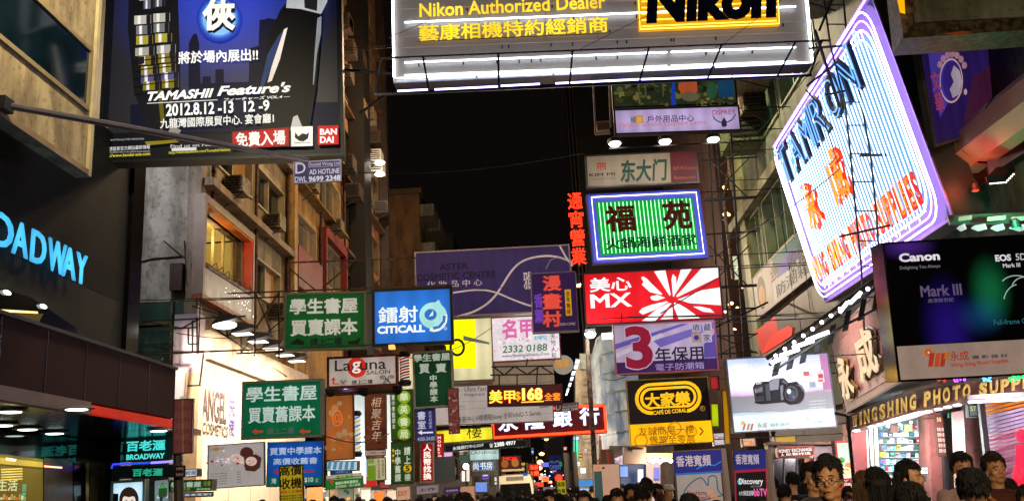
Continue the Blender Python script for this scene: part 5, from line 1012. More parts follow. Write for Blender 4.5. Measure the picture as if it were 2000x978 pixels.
# catwalk rails below and before the billboard
fr = MB
def sb(x0, y0, x1, y1, r_, m=STEEL, l0=.6, l1=.6, nm='catwalk_bar'):
    a, b_ = S.loc(x0, y0), S.loc(x1, y1); obj(nm, MB().bar((a[0], -l0, a[1]), (b_[0], -l1, b_[1]), r_), m, S.root)
sb(748, 135, 1607, 101, .035, mat('7a4030', 0, 'rust')); sb(740, 204, 1570, 167, .045, mat('23303c', 0, 'plain', .4, .5))
for x0, x1 in ((833, 845), (976, 977), (1117, 1111), (1262, 1243), (1400, 1372), (1540, 1505), (1590, 1566)):
    y0 = 135-(x0-748)*.0396; y1 = 204-(x1-740)*.0446; sb(x0, y0, x1, y1, .04, DARK); sb(x0, y0, x0-2, y0-16, .02, DARK, .6, .0)
for a_ in ((767, 96, 840, 48), (1130, 118, 1300, 20), (1400, 110, 1560, -20)): sb(*a_, .01, DARK, .6, .2, 'guy_wire')
for k in range(4): sb(752+k*2, 135, 742, 204, .02, DARK) if k == 0 else None
sb(660, 130, 765, 138, .05, STEEL, -.2, -.2, 'support_arm'); sb(700, 215, 765, 203, .04, STEEL, -.2, .6, 'support_arm')

S = Sign('light_box_sign', 'pale lilac outdoor gear sign with a bird logo below a forest poster', 'light box', [(1198, 214), (1442, 205), (1450, 256), (1201, 263)], 25, 'b6a0cc', .85, frame='3a343c', fw=.05)
S.r(1241, 225, 1256, 241, 'c08c38', .9); S.t('經', 1232, 228, 1242, 240, '2a2238', .01, .4); S.t('緯', 1244, 228, 1254, 240, 'd8b070', .01, .8); S.t('戶外用品中心', 1263, 225, 1355, 239, '2a2238', .012, .4, shear=.1)
S.t('Mercator Outdoor Equipment Centre', 1208, 237, 1379, 249, 'c07878', .01, .8); S.t('OSPREY', 1390, 215, 1437, 224, 'a03c64', .012, .7)
S.line([(1392, 226), (1400, 236), (1414, 240), (1428, 235), (1437, 223)], .03, '3a3048', .6); S.p([(1410,236),(1414,229),(1418,236),(1420,246),(1414,249),(1409,246)], '3a3048', .6)
for i in range(9): S.line([(1394+i*5, 231+min(i, 8-i)*2), (1394+i*5, 236+min(i, 8-i)*2)], .012, '3a3048', .5)
S.mount(XR)
S = Sign('billboard', 'forest photo poster with orange and blue backpacks above the lilac sign', 'poster', [(1192, 120), (1434, 112), (1441, 203), (1197, 213)], 25.1, '2c3420', .6, frame='2a2628', fw=.05, kind='glow')
for i in range(240):
    x, y = random.uniform(1200, 1432), random.uniform(125, 206); c = random.choice(['1c2414', '3a4a24', '56602e', '141a10', '6a6a3a', '2a3018'] if y < 180 else ['4a4a20', '6a6430', '2a3018', '807a40'])
    S.lay = .005+i*.0001; S.ell(x, y, random.uniform(2, 8), random.uniform(2, 6), c, .5, k=7)
for x in (1245, 1258, 1292): S.r(x, 125, x+3, 190, '6a5c40', .5)
S.p([(1328,150),(1345,146),(1360,155),(1362,180),(1350,190),(1330,186),(1324,170)], 'b0502c', .7); S.ell(1348, 190, 18, 9, '6a6248', .6); S.p([(1312,162),(1318,160),(1320,206),(1310,207)], '1c3aa0', .8); S.p([(1400,158),(1432,156),(1434,190),(1405,192)], '1a4a70', .5); S.ell(1390, 178, 10, 16, '2a5a40', .5)
t = bars_px('lamp_bar', 'black lamp bar with three white floodlights under the lilac sign', 'floodlight bar', [(1190, 290, 1420, 278), (1203, 264, 1203, 285), (1300, 262, 1300, 282), (1392, 258, 1392, 278)], 24.6, DARK)
for px, py in ((1201, 281), (1299, 277), (1393, 273)):
    P = at(px, py, 24.55)-t.location
    obj('lamp_housing', MB().lathe(P+Vector((0, 0, .02)), [(.22, 0), (.2, .1), (.08, .16)], 12), DARK, t)
    obj('bulb', MB().ball(P, .17, 1, 1, .45), emit('fff4f0', 9), t)
    lamp('floodlight', 'SPOT', at(px, py+8, 24.3), (1, .93, .85), 90, aim=at(px, py+70, 25.4), spot=130)
t = thing('ventilation_drum', 'white edged upright frame beside the forest poster', 'frame', at(1175, 262, 25.5))
P0 = at(1160, 262, 25.5); ob = []
for a_ in ((1158, 150, 1163, 250), (1190, 150, 1193, 248), (1163, 262, 1192, 260), (1163, 240, 1192, 237), (1162, 250, 1163, 262)):
    obj('post', MB().bar(at(a_[0], a_[1], 25.5)-t.location, at(a_[2], a_[3], 25.5)-t.location, .05), mat('b0a49c', .12, 'plain'), t)
obj('junction_box', MB().box(at(1166, 257, 25.5)-t.location-Vector((0, .1, 0)), at(1189, 241, 25.5)-t.location+Vector((0, .2, 0))), mat('8a6030', .15, 'plain'), t)
t.name = 'steel_gantry'
S = Sign('hanging_sign', 'cream and maroon restaurant sign with green brush characters', 'sign', [(1142, 303), (1361, 293), (1366, 357), (1146, 368)], 26, '8f7e66', .42, frame='2a2420', fw=.05, kind='box')
S.p([(1308, 296), (1359, 294), (1363, 356), (1311, 358)], '4a1218', .65); S.t('KIM MI', 1151, 338, 1201, 344, '1c2018', .03, .4); S.t('KOREAN BBQ CUISINE', 1152, 347, 1202, 352, '5a5a4a', .01, .5)
for a_ in ((1166, 318, 1184, 321), (1166, 324, 1184, 326), (1167, 318, 1169, 332), (1181, 318, 1183, 332), (1172, 320, 1174, 332), (1177, 320, 1179, 332)): S.r(*a_, '8a2a20', .7)
S.t('东大门', 1210, 311, 1304, 355, '063c2c', .045, .5, shear=.15, split=True); S.t('KIM MI Korean', 1315, 325, 1360, 332, '8a4030', .01, .6); S.t('Restaurant', 1317, 343, 1360, 350, '8a4030', .01, .6); S.mount(XR)
S = Sign('neon_sign', 'green striped neon restaurant sign with purple neon border', 'neon sign', [(1143, 379), (1367, 370), (1383, 503), (1160, 515)], 23, '5c60d0', .5, frame='6c6ad0', fw=.03, kind='glow')
S.r(.075, .11, .925, .885, '08a03c', .6, n=True)
for i in range(24):
    u = .1+i*.0348; S.tube([(u, .13), (u, .86)], .0075, 'a8ffb0', 3.2, n=True, lift=.045, k=5)
S.tube([(.04, .055), (.96, .055), (.96, .945), (.04, .945)], .013, 'c8ccff', 7, n=True, lift=.06, closed=True)
S.t('福', 1180, 402, 1240, 454, '5a140a', .05, .35, lift=.09, split=True); S.t('苑', 1292, 394, 1350, 451, '5a140a', .05, .35, lift=.09, split=True); S.t('火鍋海鮮酒家', 1182, 462, 1360, 485, '0c3a1c', .035, .3, lift=.08, split=True)
S.mount(XR)
S = Sign('neon_sign', 'upright red neon sign of four outlined characters left of the green neon sign', 'neon sign', [(1106, 377), (1138, 375), (1147, 518), (1116, 521)], 23, None, 0, thick=.06, frame=None)
S.box.data = MB().box((-S.w*.12, .03, 0), (S.w*.12, .06, S.h)).mesh('casing', mat('3a0c0a', 0, 'plain'))
for i, ch in enumerate('通宵營業'):
    S.t(ch, .04, 1-.25*i-.235, .96, 1-.25*i-.01, 'ff3a1c', .014, 3., mode='line', n=True, lift=.03, name='neon_letter'); S.t(ch, .06, 1-.25*i-.23, .94, 1-.25*i-.015, '7a0a06', .0, .8, n=True, lift=.01, name='letter_backing')
S = Sign('light_box_sign', 'red and white light box with petal burst logo', 'light box', [(1137, 532), (1406, 520), (1414, 622), (1144, 637)], 22, 'cc0c16', .95, frame='2a0c0c', fw=.04)
K = lambda x, y: (x/2.964+1080, y/2.964+330)
for P_ in ([(585,592),(650,585),(682,725),(676,735)], [(740,580),(805,575),(704,728),(698,726)], [(862,572),(955,566),(958,625),(718,742),(712,735)], [(965,685),(973,788),(790,775),(722,754),(790,730),(860,702)],
           [(510,628),(522,622),(540,632),(550,640),(562,655),(632,722),(628,728),(560,712),(514,668),(525,655)], [(562,742),(572,734),(590,732),(603,728),(650,745),(600,762),(584,760),(572,756)],
           [(686,640),(692,612),(700,610),(704,622),(712,622),(714,660),(702,738),(694,738)], [(498,828),(515,805),(570,785),(655,765),(668,770),(590,815),(520,842)], [(516,878),(600,812),(670,775),(686,778),(640,830),(590,880)], [(702,772),(730,782),(770,805),(850,862),(728,868),(700,800)], [(812,796),(850,795),(910,808),(935,832),(870,826)], [(622,870),(680,800),(692,800),(694,866)]):
    S.p([K(*a) for a in P_], 'e6f0ea', .95, name='petal')
S.t('美心', 1151, 541, 1233, 569, 'f4ecea', .035, .95, split=True); S.t('MX', 1153, 573, 1234, 600, 'f4ecea', .03, .95, split=True); S.mount(XR)
bars_px('support_rail', 'thin black horizontal rails crossing before the red light box', 'rail', [(1175, 622, 1420, 614), (1290, 612, 1400, 545), (1225, 619, 1560, 616), (1214, 612, 1214, 630)], 21.5, DARK, .02)
S = Sign('light_box_sign', 'lilac light box with huge crimson number 3 guarantee', 'light box', [(1196, 633), (1396, 624), (1404, 722), (1203, 733)], 20, 'b4a4be', .7, frame='b8687c', fw=.03)
S.p([(1202, 708), (1403, 698), (1404, 721), (1204, 732)], '3a1c50', .8); S.p([(1200,672),(1330,632),(1345,632),(1202,682)], '6a5ab8', .6); S.p([(1275,665),(1395,628),(1397,640),(1290,678)], '7a6ac0', .55); S.p([(1375,672),(1400,646),(1402,697),(1375,698)], '5a4a9a', .6); S.p([(1202,700),(1203,690),(1290,650),(1300,655)], 'c8b8cc', .75)
S.t('3', 1219, 634, 1276, 722, 'c0aac0', .055, .8, lift=.018); S.t('3', 1221, 636, 1274, 720, '8c1030', .04, .85, lift=.03); S.t('年保用', 1279, 676, 1374, 706, '1e1438', .025, .5, split=True); S.t('電子防潮箱', 1280, 708, 1375, 722, '9a8ab8', .015, .8)
for i, ch in enumerate('收藏◉家'):
    x, y = 1351+(i % 2)*21, 630+(i//2)*20; S.r(x, y, x+18, y+18, 'b0a4b8' if i != 2 else 'a08868', .8)
    if ch != '◉': S.t(ch, x+2, y+2, x+16, y+16, '2a2448', .01, .4)
    else: S.ell(x+9, y+9, 5, 5, '3a2a90', .8)
S.mount(XR)
S = Sign('light_box_sign', 'black and golden yellow cafe light box with oval ring logo', 'light box', [(1223, 742), (1383, 734), (1394, 862), (1231, 872)], 20.5, '120a10', .6, frame='b08a30', fw=.02)
S.p([(1228, 829), (1391, 820), (1394, 861), (1231, 871)], 'ffb80c', 1.05)
for cx, cy, rr in ((1290, 850, 14), (1318, 836, 12), (1350, 842, 10), (1252, 860, 12)): S.ell(cx, cy, rr, rr, 'd88008', .85, ring=.03)
def stadium(x0, y0, x1, y1, k=10):
    r_ = (y1-y0)/2; out = []
    for i in range(k+1): a = math.pi/2+math.pi*i/k; out.append((x0+r_+r_*math.cos(a), (y0+y1)/2-r_*math.sin(a)+1.5))
    for i in range(k+1): a = -math.pi/2+math.pi*i/k; out.append((x1-r_+r_*math.cos(a), (y0+y1)/2-r_*math.sin(a)-2.5))
    return out
S.p(stadium(1240, 746, 1370, 808), 'ffc018', 1.05); S.p(stadium(1247, 752, 1363, 801), '140c10', .6); S.p(stadium(1250, 755, 1360, 798), 'ffc018', 1.05); S.p(stadium(1256, 760, 1355, 793), '140c10', .6); S.r(1275, 796, 1342, 810, '140c10', .6)
S.t('大家樂', 1259, 765, 1349, 794, 'ffc41c', .055, .95, split=True); S.t('CAFÉ DE CORAL', 1275, 797, 1341, 807, 'ffc41c', .035, .95, rot=R(2)); S.ell(1372, 797, 4.5, 4.5, 'c08a30', .8, ring=.012); S.t('R', 1370, 794, 1374, 799, 'c08a30', .02, .8)
S.t('友誠商場一樓', 1247, 831, 1356, 848, '8a5c08', .008, .8); S.t('營業至零晨', 1268, 849, 1358, 866, '8a5c08', .008, .8); S.line([(1366, 834), (1373, 841), (1367, 849)], .03, '2a1a08', .4); S.mount(XR)

S = Sign('billboard', 'wide dark violet cosmetic centre billboard with pale curving lines', 'billboard', [(809, 493), (1110, 476), (1124, 608), (813, 621)], 32, '302452', .5, frame='8a7888', fw=.05, kind='box', thick=.4)
S.line([(892,618),(930,606),(965,580),(1000,528),(1025,508),(1060,500),(1090,502),(1118,512)], .07, 'b0a0a0', .65); S.line([(880,572),(930,566),(965,570),(1010,588),(1045,598),(1080,592),(1122,570)], .06, 'b0a0a0', .65); S.line([(1092,478),(1104,500),(1118,520)], .06, 'b0a0a0', .65)
S.line([(1066,525),(1075,508),(1090,502),(1108,508)], .03, '7a6c80', .6)
S.t('ASTER', 858, 514, 914, 526, '14101c', .02, .3); S.t('COSMETIC CENTRE', 814, 532, 968, 545, '14101c', .012, .3, split=True); S.t('化 妝 品 中 心', 834, 547, 942, 560, 'a89aa8', .012, .6, split=True); S.t('雅', 1022, 530, 1040, 565, 'b8aab0', .02, .6)
S = Sign('hanging_sign', 'dark purple comic shop sign with big red characters', 'sign', [(1034, 533), (1126, 529), (1131, 646), (1041, 651)], 24, '2c1440', .8, frame='8a7a88', fw=.035, kind='glow')
for i, ch in enumerate('漫畫村'):
    y0 = 537+i*35; S.t(ch, 1058, y0, 1098, y0+32, '8a2820', .075, .9, lift=.012); S.t(ch, 1060, y0+1, 1096, y0+31, 'd84838', .045, .9, lift=.022)
S.t('香薰', 1043, 572, 1062, 632, '6a3aa8', .04, .9, vert=True); S.r(1104, 565, 1116, 616, 'c89020', .85); S.t('全年無休', 1106, 567, 1114, 614, '2a1a0c', .03, .3, vert=True); S.t('SCREEN COMIC', 1088, 630, 1124, 635, 'a8a0a0', .01, .7); S.mount(XR, y=.1, diag=False)
S = Sign('billboard', 'yellow and cream light box behind the blue sign, half hidden, with black ring', 'light box', [(868, 622), (960, 619), (966, 740), (866, 748)], 29, 'd2cba0', .95, frame='6a6650', fw=.04, thick=.4)
S.p([(870, 624), (928, 623), (930, 718), (868, 720)], 'f8ea00', 1.15); S.ell(893, 678, 13, 15, '16140c', .3, ring=.08); S.p([(905,655),(955,668),(956,672),(905,664)], '6a7060', .6)
S.t('JM', 842, 676, 872, 700, '16140c', .06, .3, lift=.05)
S = Sign('light_box_sign', 'white sign with pink character and green phone number 2332 0188', 'light box', [(958, 620), (1093, 612), (1095, 700), (962, 708)], 28, 'd8cfd6', .95, frame='8a3044', fw=.035, kind='glow')
for i in range(160): S.lay = .005+i*.00005; S.ell(random.uniform(962, 1092), random.uniform(624, 702), random.uniform(1, 4), random.uniform(1, 3), random.choice(['e8e0ea', 'c8a8bc', 'e0c8d4', 'f0ecf0']), .9, k=6)
S.lay = .02; S.t('名甲', 980, 622, 1042, 660, 'd060a0', .05, .9, split=True); S.t('2332 0188', 981, 673, 1069, 687, '2c7a48', .02, .7, shear=.1); S.t('www.jasminailnails.com', 980, 690, 1072, 697, '2c6a40', .015, .6); S.t('美甲專門店', 1043, 655, 1068, 664, '38a8b8', .03, .9); S.t('天地人和', 1076, 650, 1086, 700, '3a5a40', .01, .6, vert=True)
S = Sign('led_sign', 'black LED sign with burning yellow red price 168 characters', 'LED sign', [(951, 752), (1099, 749), (1100, 790), (952, 794)], 25, '3c0204', .8, frame='1a0808', fw=.04, kind='glow')
S.t('美甲', 955, 761, 1006, 787, 'ff5a10', .06, 1.6, lift=.012); S.t('美甲', 955, 761, 1006, 787, 'ffd848', .012, 1.6, lift=.03)
S.t('$', 1006, 764, 1017, 783, 'ff8a18', .03, 1.6); S.t('168', 1019, 756, 1060, 782, 'ff6a10', .09, 1.6, lift=.012); S.t('168', 1020, 757, 1059, 781, 'ffe060', .035, 1.8, lift=.03); S.t('全套', 1063, 766, 1095, 782, 'ff7a14', .03, 1.6); S.line([(1018, 785), (1062, 783)], .03, 'ffb030', 1.6)
bars_px('steel_truss', 'zigzag steel truss holding the LED price sign', 'truss', [(960, 716, 1080, 714), (958, 732, 1082, 730), (964, 716, 985, 732), (985, 732, 1005, 715), (1005, 715, 1030, 731), (1030, 731, 1055, 714), (1055, 714, 1080, 730), (1050, 714, 1048, 750), (1010, 732, 1010, 752), (975, 732, 975, 752), (1028, 714, 1030, 700)], 25.2, STEEL, .035)
S = Sign('banner', 'long white notebook computer banner hanging behind the LED price sign', 'banner', [(848, 752), (1079, 748), (1083, 820), (848, 834)], 28, 'a89c98', .82, frame='7a706c', fw=.03, kind='glow')
S.t('Series · Ultra Fast', 872, 755, 950, 764, '2a2a2a', .0, .5); S.t('Look · Inspired', 872, 767, 946, 775, '2a2a2a', .0, .5); S.t('series', 886, 791, 908, 795, '6a6460', .0, .5)
for a_ in ((868, 777, 905, 777), (868, 800, 950, 796), (888, 784, 950, 782), (866, 822, 1080, 806)): S.line([a_[:2], a_[2:]], .01, '8a8078', .6)
S.t('無憂中心9樓體驗Sony 全新VAIO T Series', 893, 806, 1056, 820, '3a3432', .0, .5, rot=R(3.0)); S.t('SONY', 1054, 790, 1074, 796, '2a2a2a', .02, .5)
S = Sign('light_box_sign', 'yellow light box with one large black character under the white banner', 'light box', [(850, 838), (961, 832), (966, 858), (852, 868)], 32, 'ece030', .92, frame='5a5628', fw=.04)
S.t('樓', 911, 828, 941, 855, '14120c', .0, .3, lift=.02)
S = Sign('shop_sign', 'black strip sign with white phone number 2388 4977', 'sign', [(868, 868), (1029, 857), (1030, 871), (869, 883)], 31.6, '0b0e12', .6, frame='3a4a50', fw=.03, kind='glow')
S.t('永隆銀行中心20/F', 884, 868, 945, 875, 'd0d4d8', .03, .9, rot=R(3)); S.t('☎', 956, 865, 963, 873, 'e8e8e8', .02, .9); S.t('2388 4977', 965, 861, 1008, 870, 'f0f0f0', .05, .95, rot=R(3))
S = Sign('neon_sign', 'maroon bank sign with glowing white characters and red neon rim', 'neon sign', [(960, 802), (1181, 787), (1186, 845), (962, 857)], 33, '4a0c10', .7, frame='8a1410', fw=.04, kind='glow', thick=.4)
for i, ch in enumerate('永隆銀行'):
    x = 972+i*53; y = 806-i*4; S.t(ch, x, y, x+40, y+36, 'b8c4f0', .06, 1., lift=.03, name='letter'); S.t(ch, x+1, y+1, x+39, y+35, 'f4f8ff', .02, 1.4, lift=.05, name='letter_face')
S.tube([(.015, .06), (.985, .06), (.993, .12), (.993, .88), (.985, .94), (.015, .94), (.007, .88), (.007, .12)], .045, 'ff2c10', 6, n=True, lift=.08, closed=True)
S = Sign('notice_board', 'small brown advertising hotline plate at the end of the white banner', 'sign plate', [(1083, 788), (1130, 784), (1131, 801), (1084, 804)], 30, '3a2426', .7, frame='5a484a', fw=.02, kind='glow', thick=.06)
S.t('Donald Wong', 1098, 787, 1128, 790, '9a8a8a', .01, .7); S.t('AD-HOTLINE', 1098, 791, 1128, 795, 'a89a9a', .03, .7); S.t('9699 2348', 1098, 796, 1129, 801, 'a89a9a', .03, .7); S.t('D', 1086, 789, 1095, 800, 'a89a9a', .0, .7)
S = Sign('neon_sign', 'red upright money changer sign with white glowing characters', 'light box', [(820, 864), (848, 862), (848, 941), (820, 943)], 23, '98080c', .85, frame='c0b0a0', fw=.035, kind='glow')
S.t('人民幣找換', 824, 866, 845, 936, 'ffe8dc', .055, 1.1, vert=True, split=True)
S = Sign('shop_sign', 'narrow upright red sign reading money beside the yellow light box', 'light box', [(852, 847), (866, 846), (866, 897), (852, 898)], 27, 'a81010', .9, frame='5a1010', fw=.02, kind='glow'); S.t('MONEY兌', 854, 850, 864, 895, 'f8dcd8', .04, 1., vert=True)
S = Sign('shop_sign', 'pale aqua cosmetics light box above the blue bookroom sign', 'light box', [(917, 878), (974, 876), (975, 897), (918, 899)], 38, 'b4d0cc', .95, kind='box'); S.t('LANEIGE', 920, 880, 971, 886, '5a7c7c', .0, .6)
S = Sign('shop_sign', 'blue bookroom sign with three white characters in the far street', 'light box', [(921, 899), (966, 898), (967, 919), (922, 920)], 37, '20589c', .9, frame='c8d0d0', fw=.06, kind='glow'); S.t('尚书房', 924, 901, 962, 917, 'e8f0f4', .03, 1., split=True)
S = Sign('shop_sign', 'small purple and orange food sign in the far street beside the bookroom sign', 'light box', [(975, 890), (1018, 888), (1018, 914), (975, 916)], 40, '5a2a1c', .8, frame='3a3438', fw=.05, kind='glow'); S.t('MOS', 982, 891, 1010, 898, 'e83020', .05, 1.2); S.ell(986, 905, 7, 8, 'b0642c', .8); S.ell(1006, 903, 7, 8, 'b87838', .8)
# ================================================================== signs on the right
S = Sign('neon_billboard', 'towering tilted photo supply neon billboard with white blue tubes and purple rim', 'neon sign',
         [(1514, 288), (1702, -12), (1864, 426), (1612, 592)], 17.5, '1c4878', .3, side='R', prior=3., thick=.5, frame='a880e0', fw=.05, kind='glow')
NT = 40
for i in range(NT):
    u = .085+i*(.83/(NT-1)); S.tube([(u, .07+.02*math.sin(i*2.)), (u, .93-.015*(i % 2))], .0115, 'e8f6ff', 3.2, n=True, lift=.10, k=5)
def rr(i0, r_=.06, k=5):
    out = []; rx = r_; rz = r_*S.w/S.h
    for cx, cz, a0 in ((1-i0-rx, 1-i0*S.w/S.h-rz, 0), (i0+rx, 1-i0*S.w/S.h-rz, 90), (i0+rx, i0*S.w/S.h+rz, 180), (1-i0-rx, i0*S.w/S.h+rz, 270)):
        for j in range(k+1): a = R(a0+90*j/k); out.append((cx+rx*math.cos(a), cz+rz*math.sin(a)))
    return out
S.p(rr(.005, .05), '9c78dc', .42, n=True, name='rim_panel', m=None); S.p(rr(.055, .05), '5c9cd0', .75, n=True, name='back_panel')  # rim and back panel glow themselves, imitating the tubes' light on them
for i0, c, e_ in ((.012, 'e8d8ff', 7), (.026, 'c890ff', 5), (.042, 'f0e8ff', 7), (.058, '8cb8ff', 5)): S.tube(rr(i0), .014, c, e_, n=True, lift=.12, closed=True)
mbk = MB()
for i in range(90):
    x, z = S.nz(i/89, 1.0); mbk.ball((x, -.02, z+.03), .03, n=5, m=4)
obj('bulb_row', mbk, emit('b088ff', 3), S.root)['kind'] = 'stuff'
for k, ch in enumerate('TAMRON'):
    u0 = .075+k*.133; u1 = u0+.122
    S.t(ch, u0, .70, u1, .93, '0e1838', .075, 0, n=True, lift=.16, m=mat('0e1838', .15, 'glow', .4), dz=.5, split=False, name='letter')
    S.t(ch, u0+.004, .705, u1-.004, .925, '6aa8ff', .012, 1.5, mode='line', n=True, lift=.24, name='neon_outline')
S.t('®', .895, .85, .925, .93, '9cd0ff', .03, 1.8, n=True, lift=.2)
for k, ch in enumerate('永成'):
    u0 = .19+k*.27; S.p([(u0-.01, .33), (u0+.13, .33), (u0+.13, .64), (u0-.01, .64)], 'c01408', .8, n=True, lift=.16, name='character_backing') if False else None
    S.t(ch, u0+.005, .35, u0+.135, .63, 'd01808', .06, .95, n=True, lift=.17, name='character'); S.t(ch, u0+.008, .355, u0+.132, .625, 'ff8018', .014, 1.8, mode='line', n=True, lift=.25, name='neon_outline')
u = .055
txt = 'WING SHING PHOTO SUPPLIES'; wd = .89/len(txt)
for k, ch in enumerate(txt):
    if ch != ' ':
        a = u+k*wd; ww = wd*(.45 if ch == 'I' else .9); a += (wd*.9-ww)/2
        S.t(ch, a, .105, a+ww, .255, 'e01c08', .07, .95, n=True, lift=.15, name='letter'); S.t(ch, a+.002, .11, a+ww-.002, .25, 'ff8a18' if k > 11 else 'ffc030', .010, 1.8, mode='line', n=True, lift=.25, name='neon_outline')
TAM = S
def PL(u, v, y): x, z = S.nz(u, v); return S.world(x, y, z)
for u, v in ((.3, .3), (.75, .6)):
    lamp('neon_spill', 'POINT', PL(u, v, -2.4), (.62, .55, 1), 45, parent=S.root, size=.6)
# lattice ladder in front of the tilted billboard
t = thing('lattice_tower', 'black lattice ladder tower standing before the tilted neon billboard', 'steel tower', at(1690, 640, 15.5))
o0 = t.location
rl = [(1606, -20), (1622, 90), (1650, 200), (1660, 290), (1672, 420), (1682, 520), (1688, 645)]; rr_ = [(1645, -20), (1656, 90), (1682, 200), (1700, 300), (1712, 420), (1718, 520), (1722, 648)]
for a_, b_ in zip(rl, rl[1:]): obj('rail', MB().bar(at(*a_, 15.5)-o0, at(*b_, 15.5)-o0, .026), DARK, t)
for a_, b_ in zip(rr_, rr_[1:]): obj('rail', MB().bar(at(*a_, 15.5)-o0, at(*b_, 15.5)-o0, .026), DARK, t)
for y in (10, 48, 90, 145, 200, 245, 300, 355, 412, 470, 520, 580, 643):
    fa = np.interp(y, [p[1] for p in rl], [p[0] for p in rl]); fb = np.interp(y, [p[1] for p in rr_], [p[0] for p in rr_])
    obj('rung', MB().bar(at(fa, y, 15.5)-o0, at(fb, y, 15.5)-o0, .017), DARK, t)
bars_px('pipe_gantry', 'dark pipes crossing in front of the tilted neon billboard', 'steel frame',
        [(1668, 72, 1738, 66, 15.3, .04), (1680, 304, 1822, 300, 15.3, .035), (1650, 178, 1612, 186, 15.3, .03), (1592, 60, 1640, 210, 15.2, .04), (1625, 0, 1600, 60, 15.2, .04), (1580, 95, 1700, 86, 15.2, .03), (1738, 440, 1640, 462, 15.2, .03), (1640, 118, 1576, 168, 15.4, .035), (1574, 176, 1600, 205, 15.4, .02), (1600, 205, 1640, 330, 15.4, .012)], 15.3, DARK)
# big black glossy camera box, soft coloured blobs glowing in its poster
S = Sign('billboard', 'large black camera advertising box with pale strip below at the right edge', 'billboard', [(1716, 474), (2080, 452), (2110, 728), (1762, 744)], 12, '06070a', .6, thick=.45, frame=None, kind='glow',
         frame_mat=mat('9aa0a8', 0, 'chrome', .12, 1., .2, 1.2))
S.face.data.materials[0] = mat('040508', .0, 'gloss', .12, 0, .1)
pb = bpy.data.materials.new('aurora_print'); pb.use_nodes = True; N = pb.node_tree.nodes; L = pb.node_tree.links; b = N['Principled BSDF']; b.inputs['Base Color'].default_value = (.003, .003, .005, 1); b.inputs['Roughness'].default_value = .15
tc = N.new('ShaderNodeTexCoord')
def blob(cx, cz, sx, sz, col):
    mp = N.new('ShaderNodeMapping'); mp.inputs['Location'].default_value = (-cx*sx, 0, -cz*sz); mp.inputs['Scale'].default_value = (sx, .01, sz)
    g = N.new('ShaderNodeTexGradient'); g.gradient_type = 'SPHERICAL'; L.new(tc.outputs['Generated'], mp.inputs[0]); L.new(mp.outputs[0], g.inputs[0])
    r = N.new('ShaderNodeValToRGB'); r.color_ramp.elements[0].color = (0, 0, 0, 1); r.color_ramp.elements[1].color = (*lin(col), 1); r.color_ramp.interpolation = 'EASE'; L.new(g.outputs[0], r.inputs[0]); return r.outputs[0]
def addc(a, c):
    x = N.new('ShaderNodeMix'); x.data_type = 'RGBA'; x.blend_type = 'ADD'; x.inputs[0].default_value = 1; L.new(a, x.inputs[6]); L.new(c, x.inputs[7]); return x.outputs[2]
cc = addc(addc(blob(.30, .1, 5.5, 1.5, '1c0c60'), blob(.56, .48, 7., 2.4, '0a5630')), addc(blob(.49, .25, 6., 4., '082c50'), blob(.12, .97, 5, 6, '3a1c6a')))
L.new(cc, b.inputs['Emission Color']); b.inputs['Emission Strength'].default_value = 1.
S.p([(.012, .255), (.99, .255), (.99, .985), (.012, .985)], '', n=True, m=pb, name='poster')
S.p([(.012, .015), (.99, .015), (.99, .25), (.012, .25)], '9a8478', .72, n=True, name='poster')
S.t('Canon', 1755, 493, 1835, 510, 'd8d4e0', .05, .85); S.t('Delighting You Always', 1757, 518, 1836, 526, '8a8898', .0, .6); S.t('EOS', 1943, 497, 1974, 510, 'd0d0d8', .05, .85); S.t('5D', 1983, 495, 2003, 508, 'c0c0c8', .01, .85); S.t('Mark III', 1958, 514, 1992, 522, 'c0c0c8', .03, .85)
S.t('Mark III', 1797, 556, 1878, 578, '6a5a80', .03, .55); S.t('高清新世紀', 1812, 582, 1862, 590, '7a7480', .0, .55); S.t('Full-frame CMOS', 1940, 622, 2030, 632, '2a7080', .01, .6)
for cx, cy, a0, a1, rx, ry in ((1985, 560, 60, 150, 32, 22), (2000, 565, 70, 160, 25, 24), (1990, 590, 100, 170, 30, 35)): S.ell(cx, cy, rx, ry, 'a8c8c0', .7, a0=a0, a1=a1, ring=.012)
S.ell(1813, 688, 9.5, 9, 'b86a28', .8); S.ell(1813, 688, 5, 5, 'a8382c', .8); S.ell(1813, 688, 2.5, 2.5, 'd8c0a8', .8)
for x, c in ((1812, 'a83020'), (1824, 'b84820'), (1835, 'a83020')): S.p([(x, 716), (x+3, 690), (x+13, 688), (x+9, 715)], c, .8)
S.p([(1842, 700), (1845, 688), (1856, 687), (1852, 700)], 'b86a28', .8)
S.t('永成', 1854, 685, 1891, 704, 'a83020', .02, .8); S.t('攝 影 器 材', 1897, 692, 1967, 699, '4a4844', .03, .5); S.t('Wing Shing Photo Supplies', 1856, 704, 1969, 714, 'b03828', .035, .8, rot=R(2))
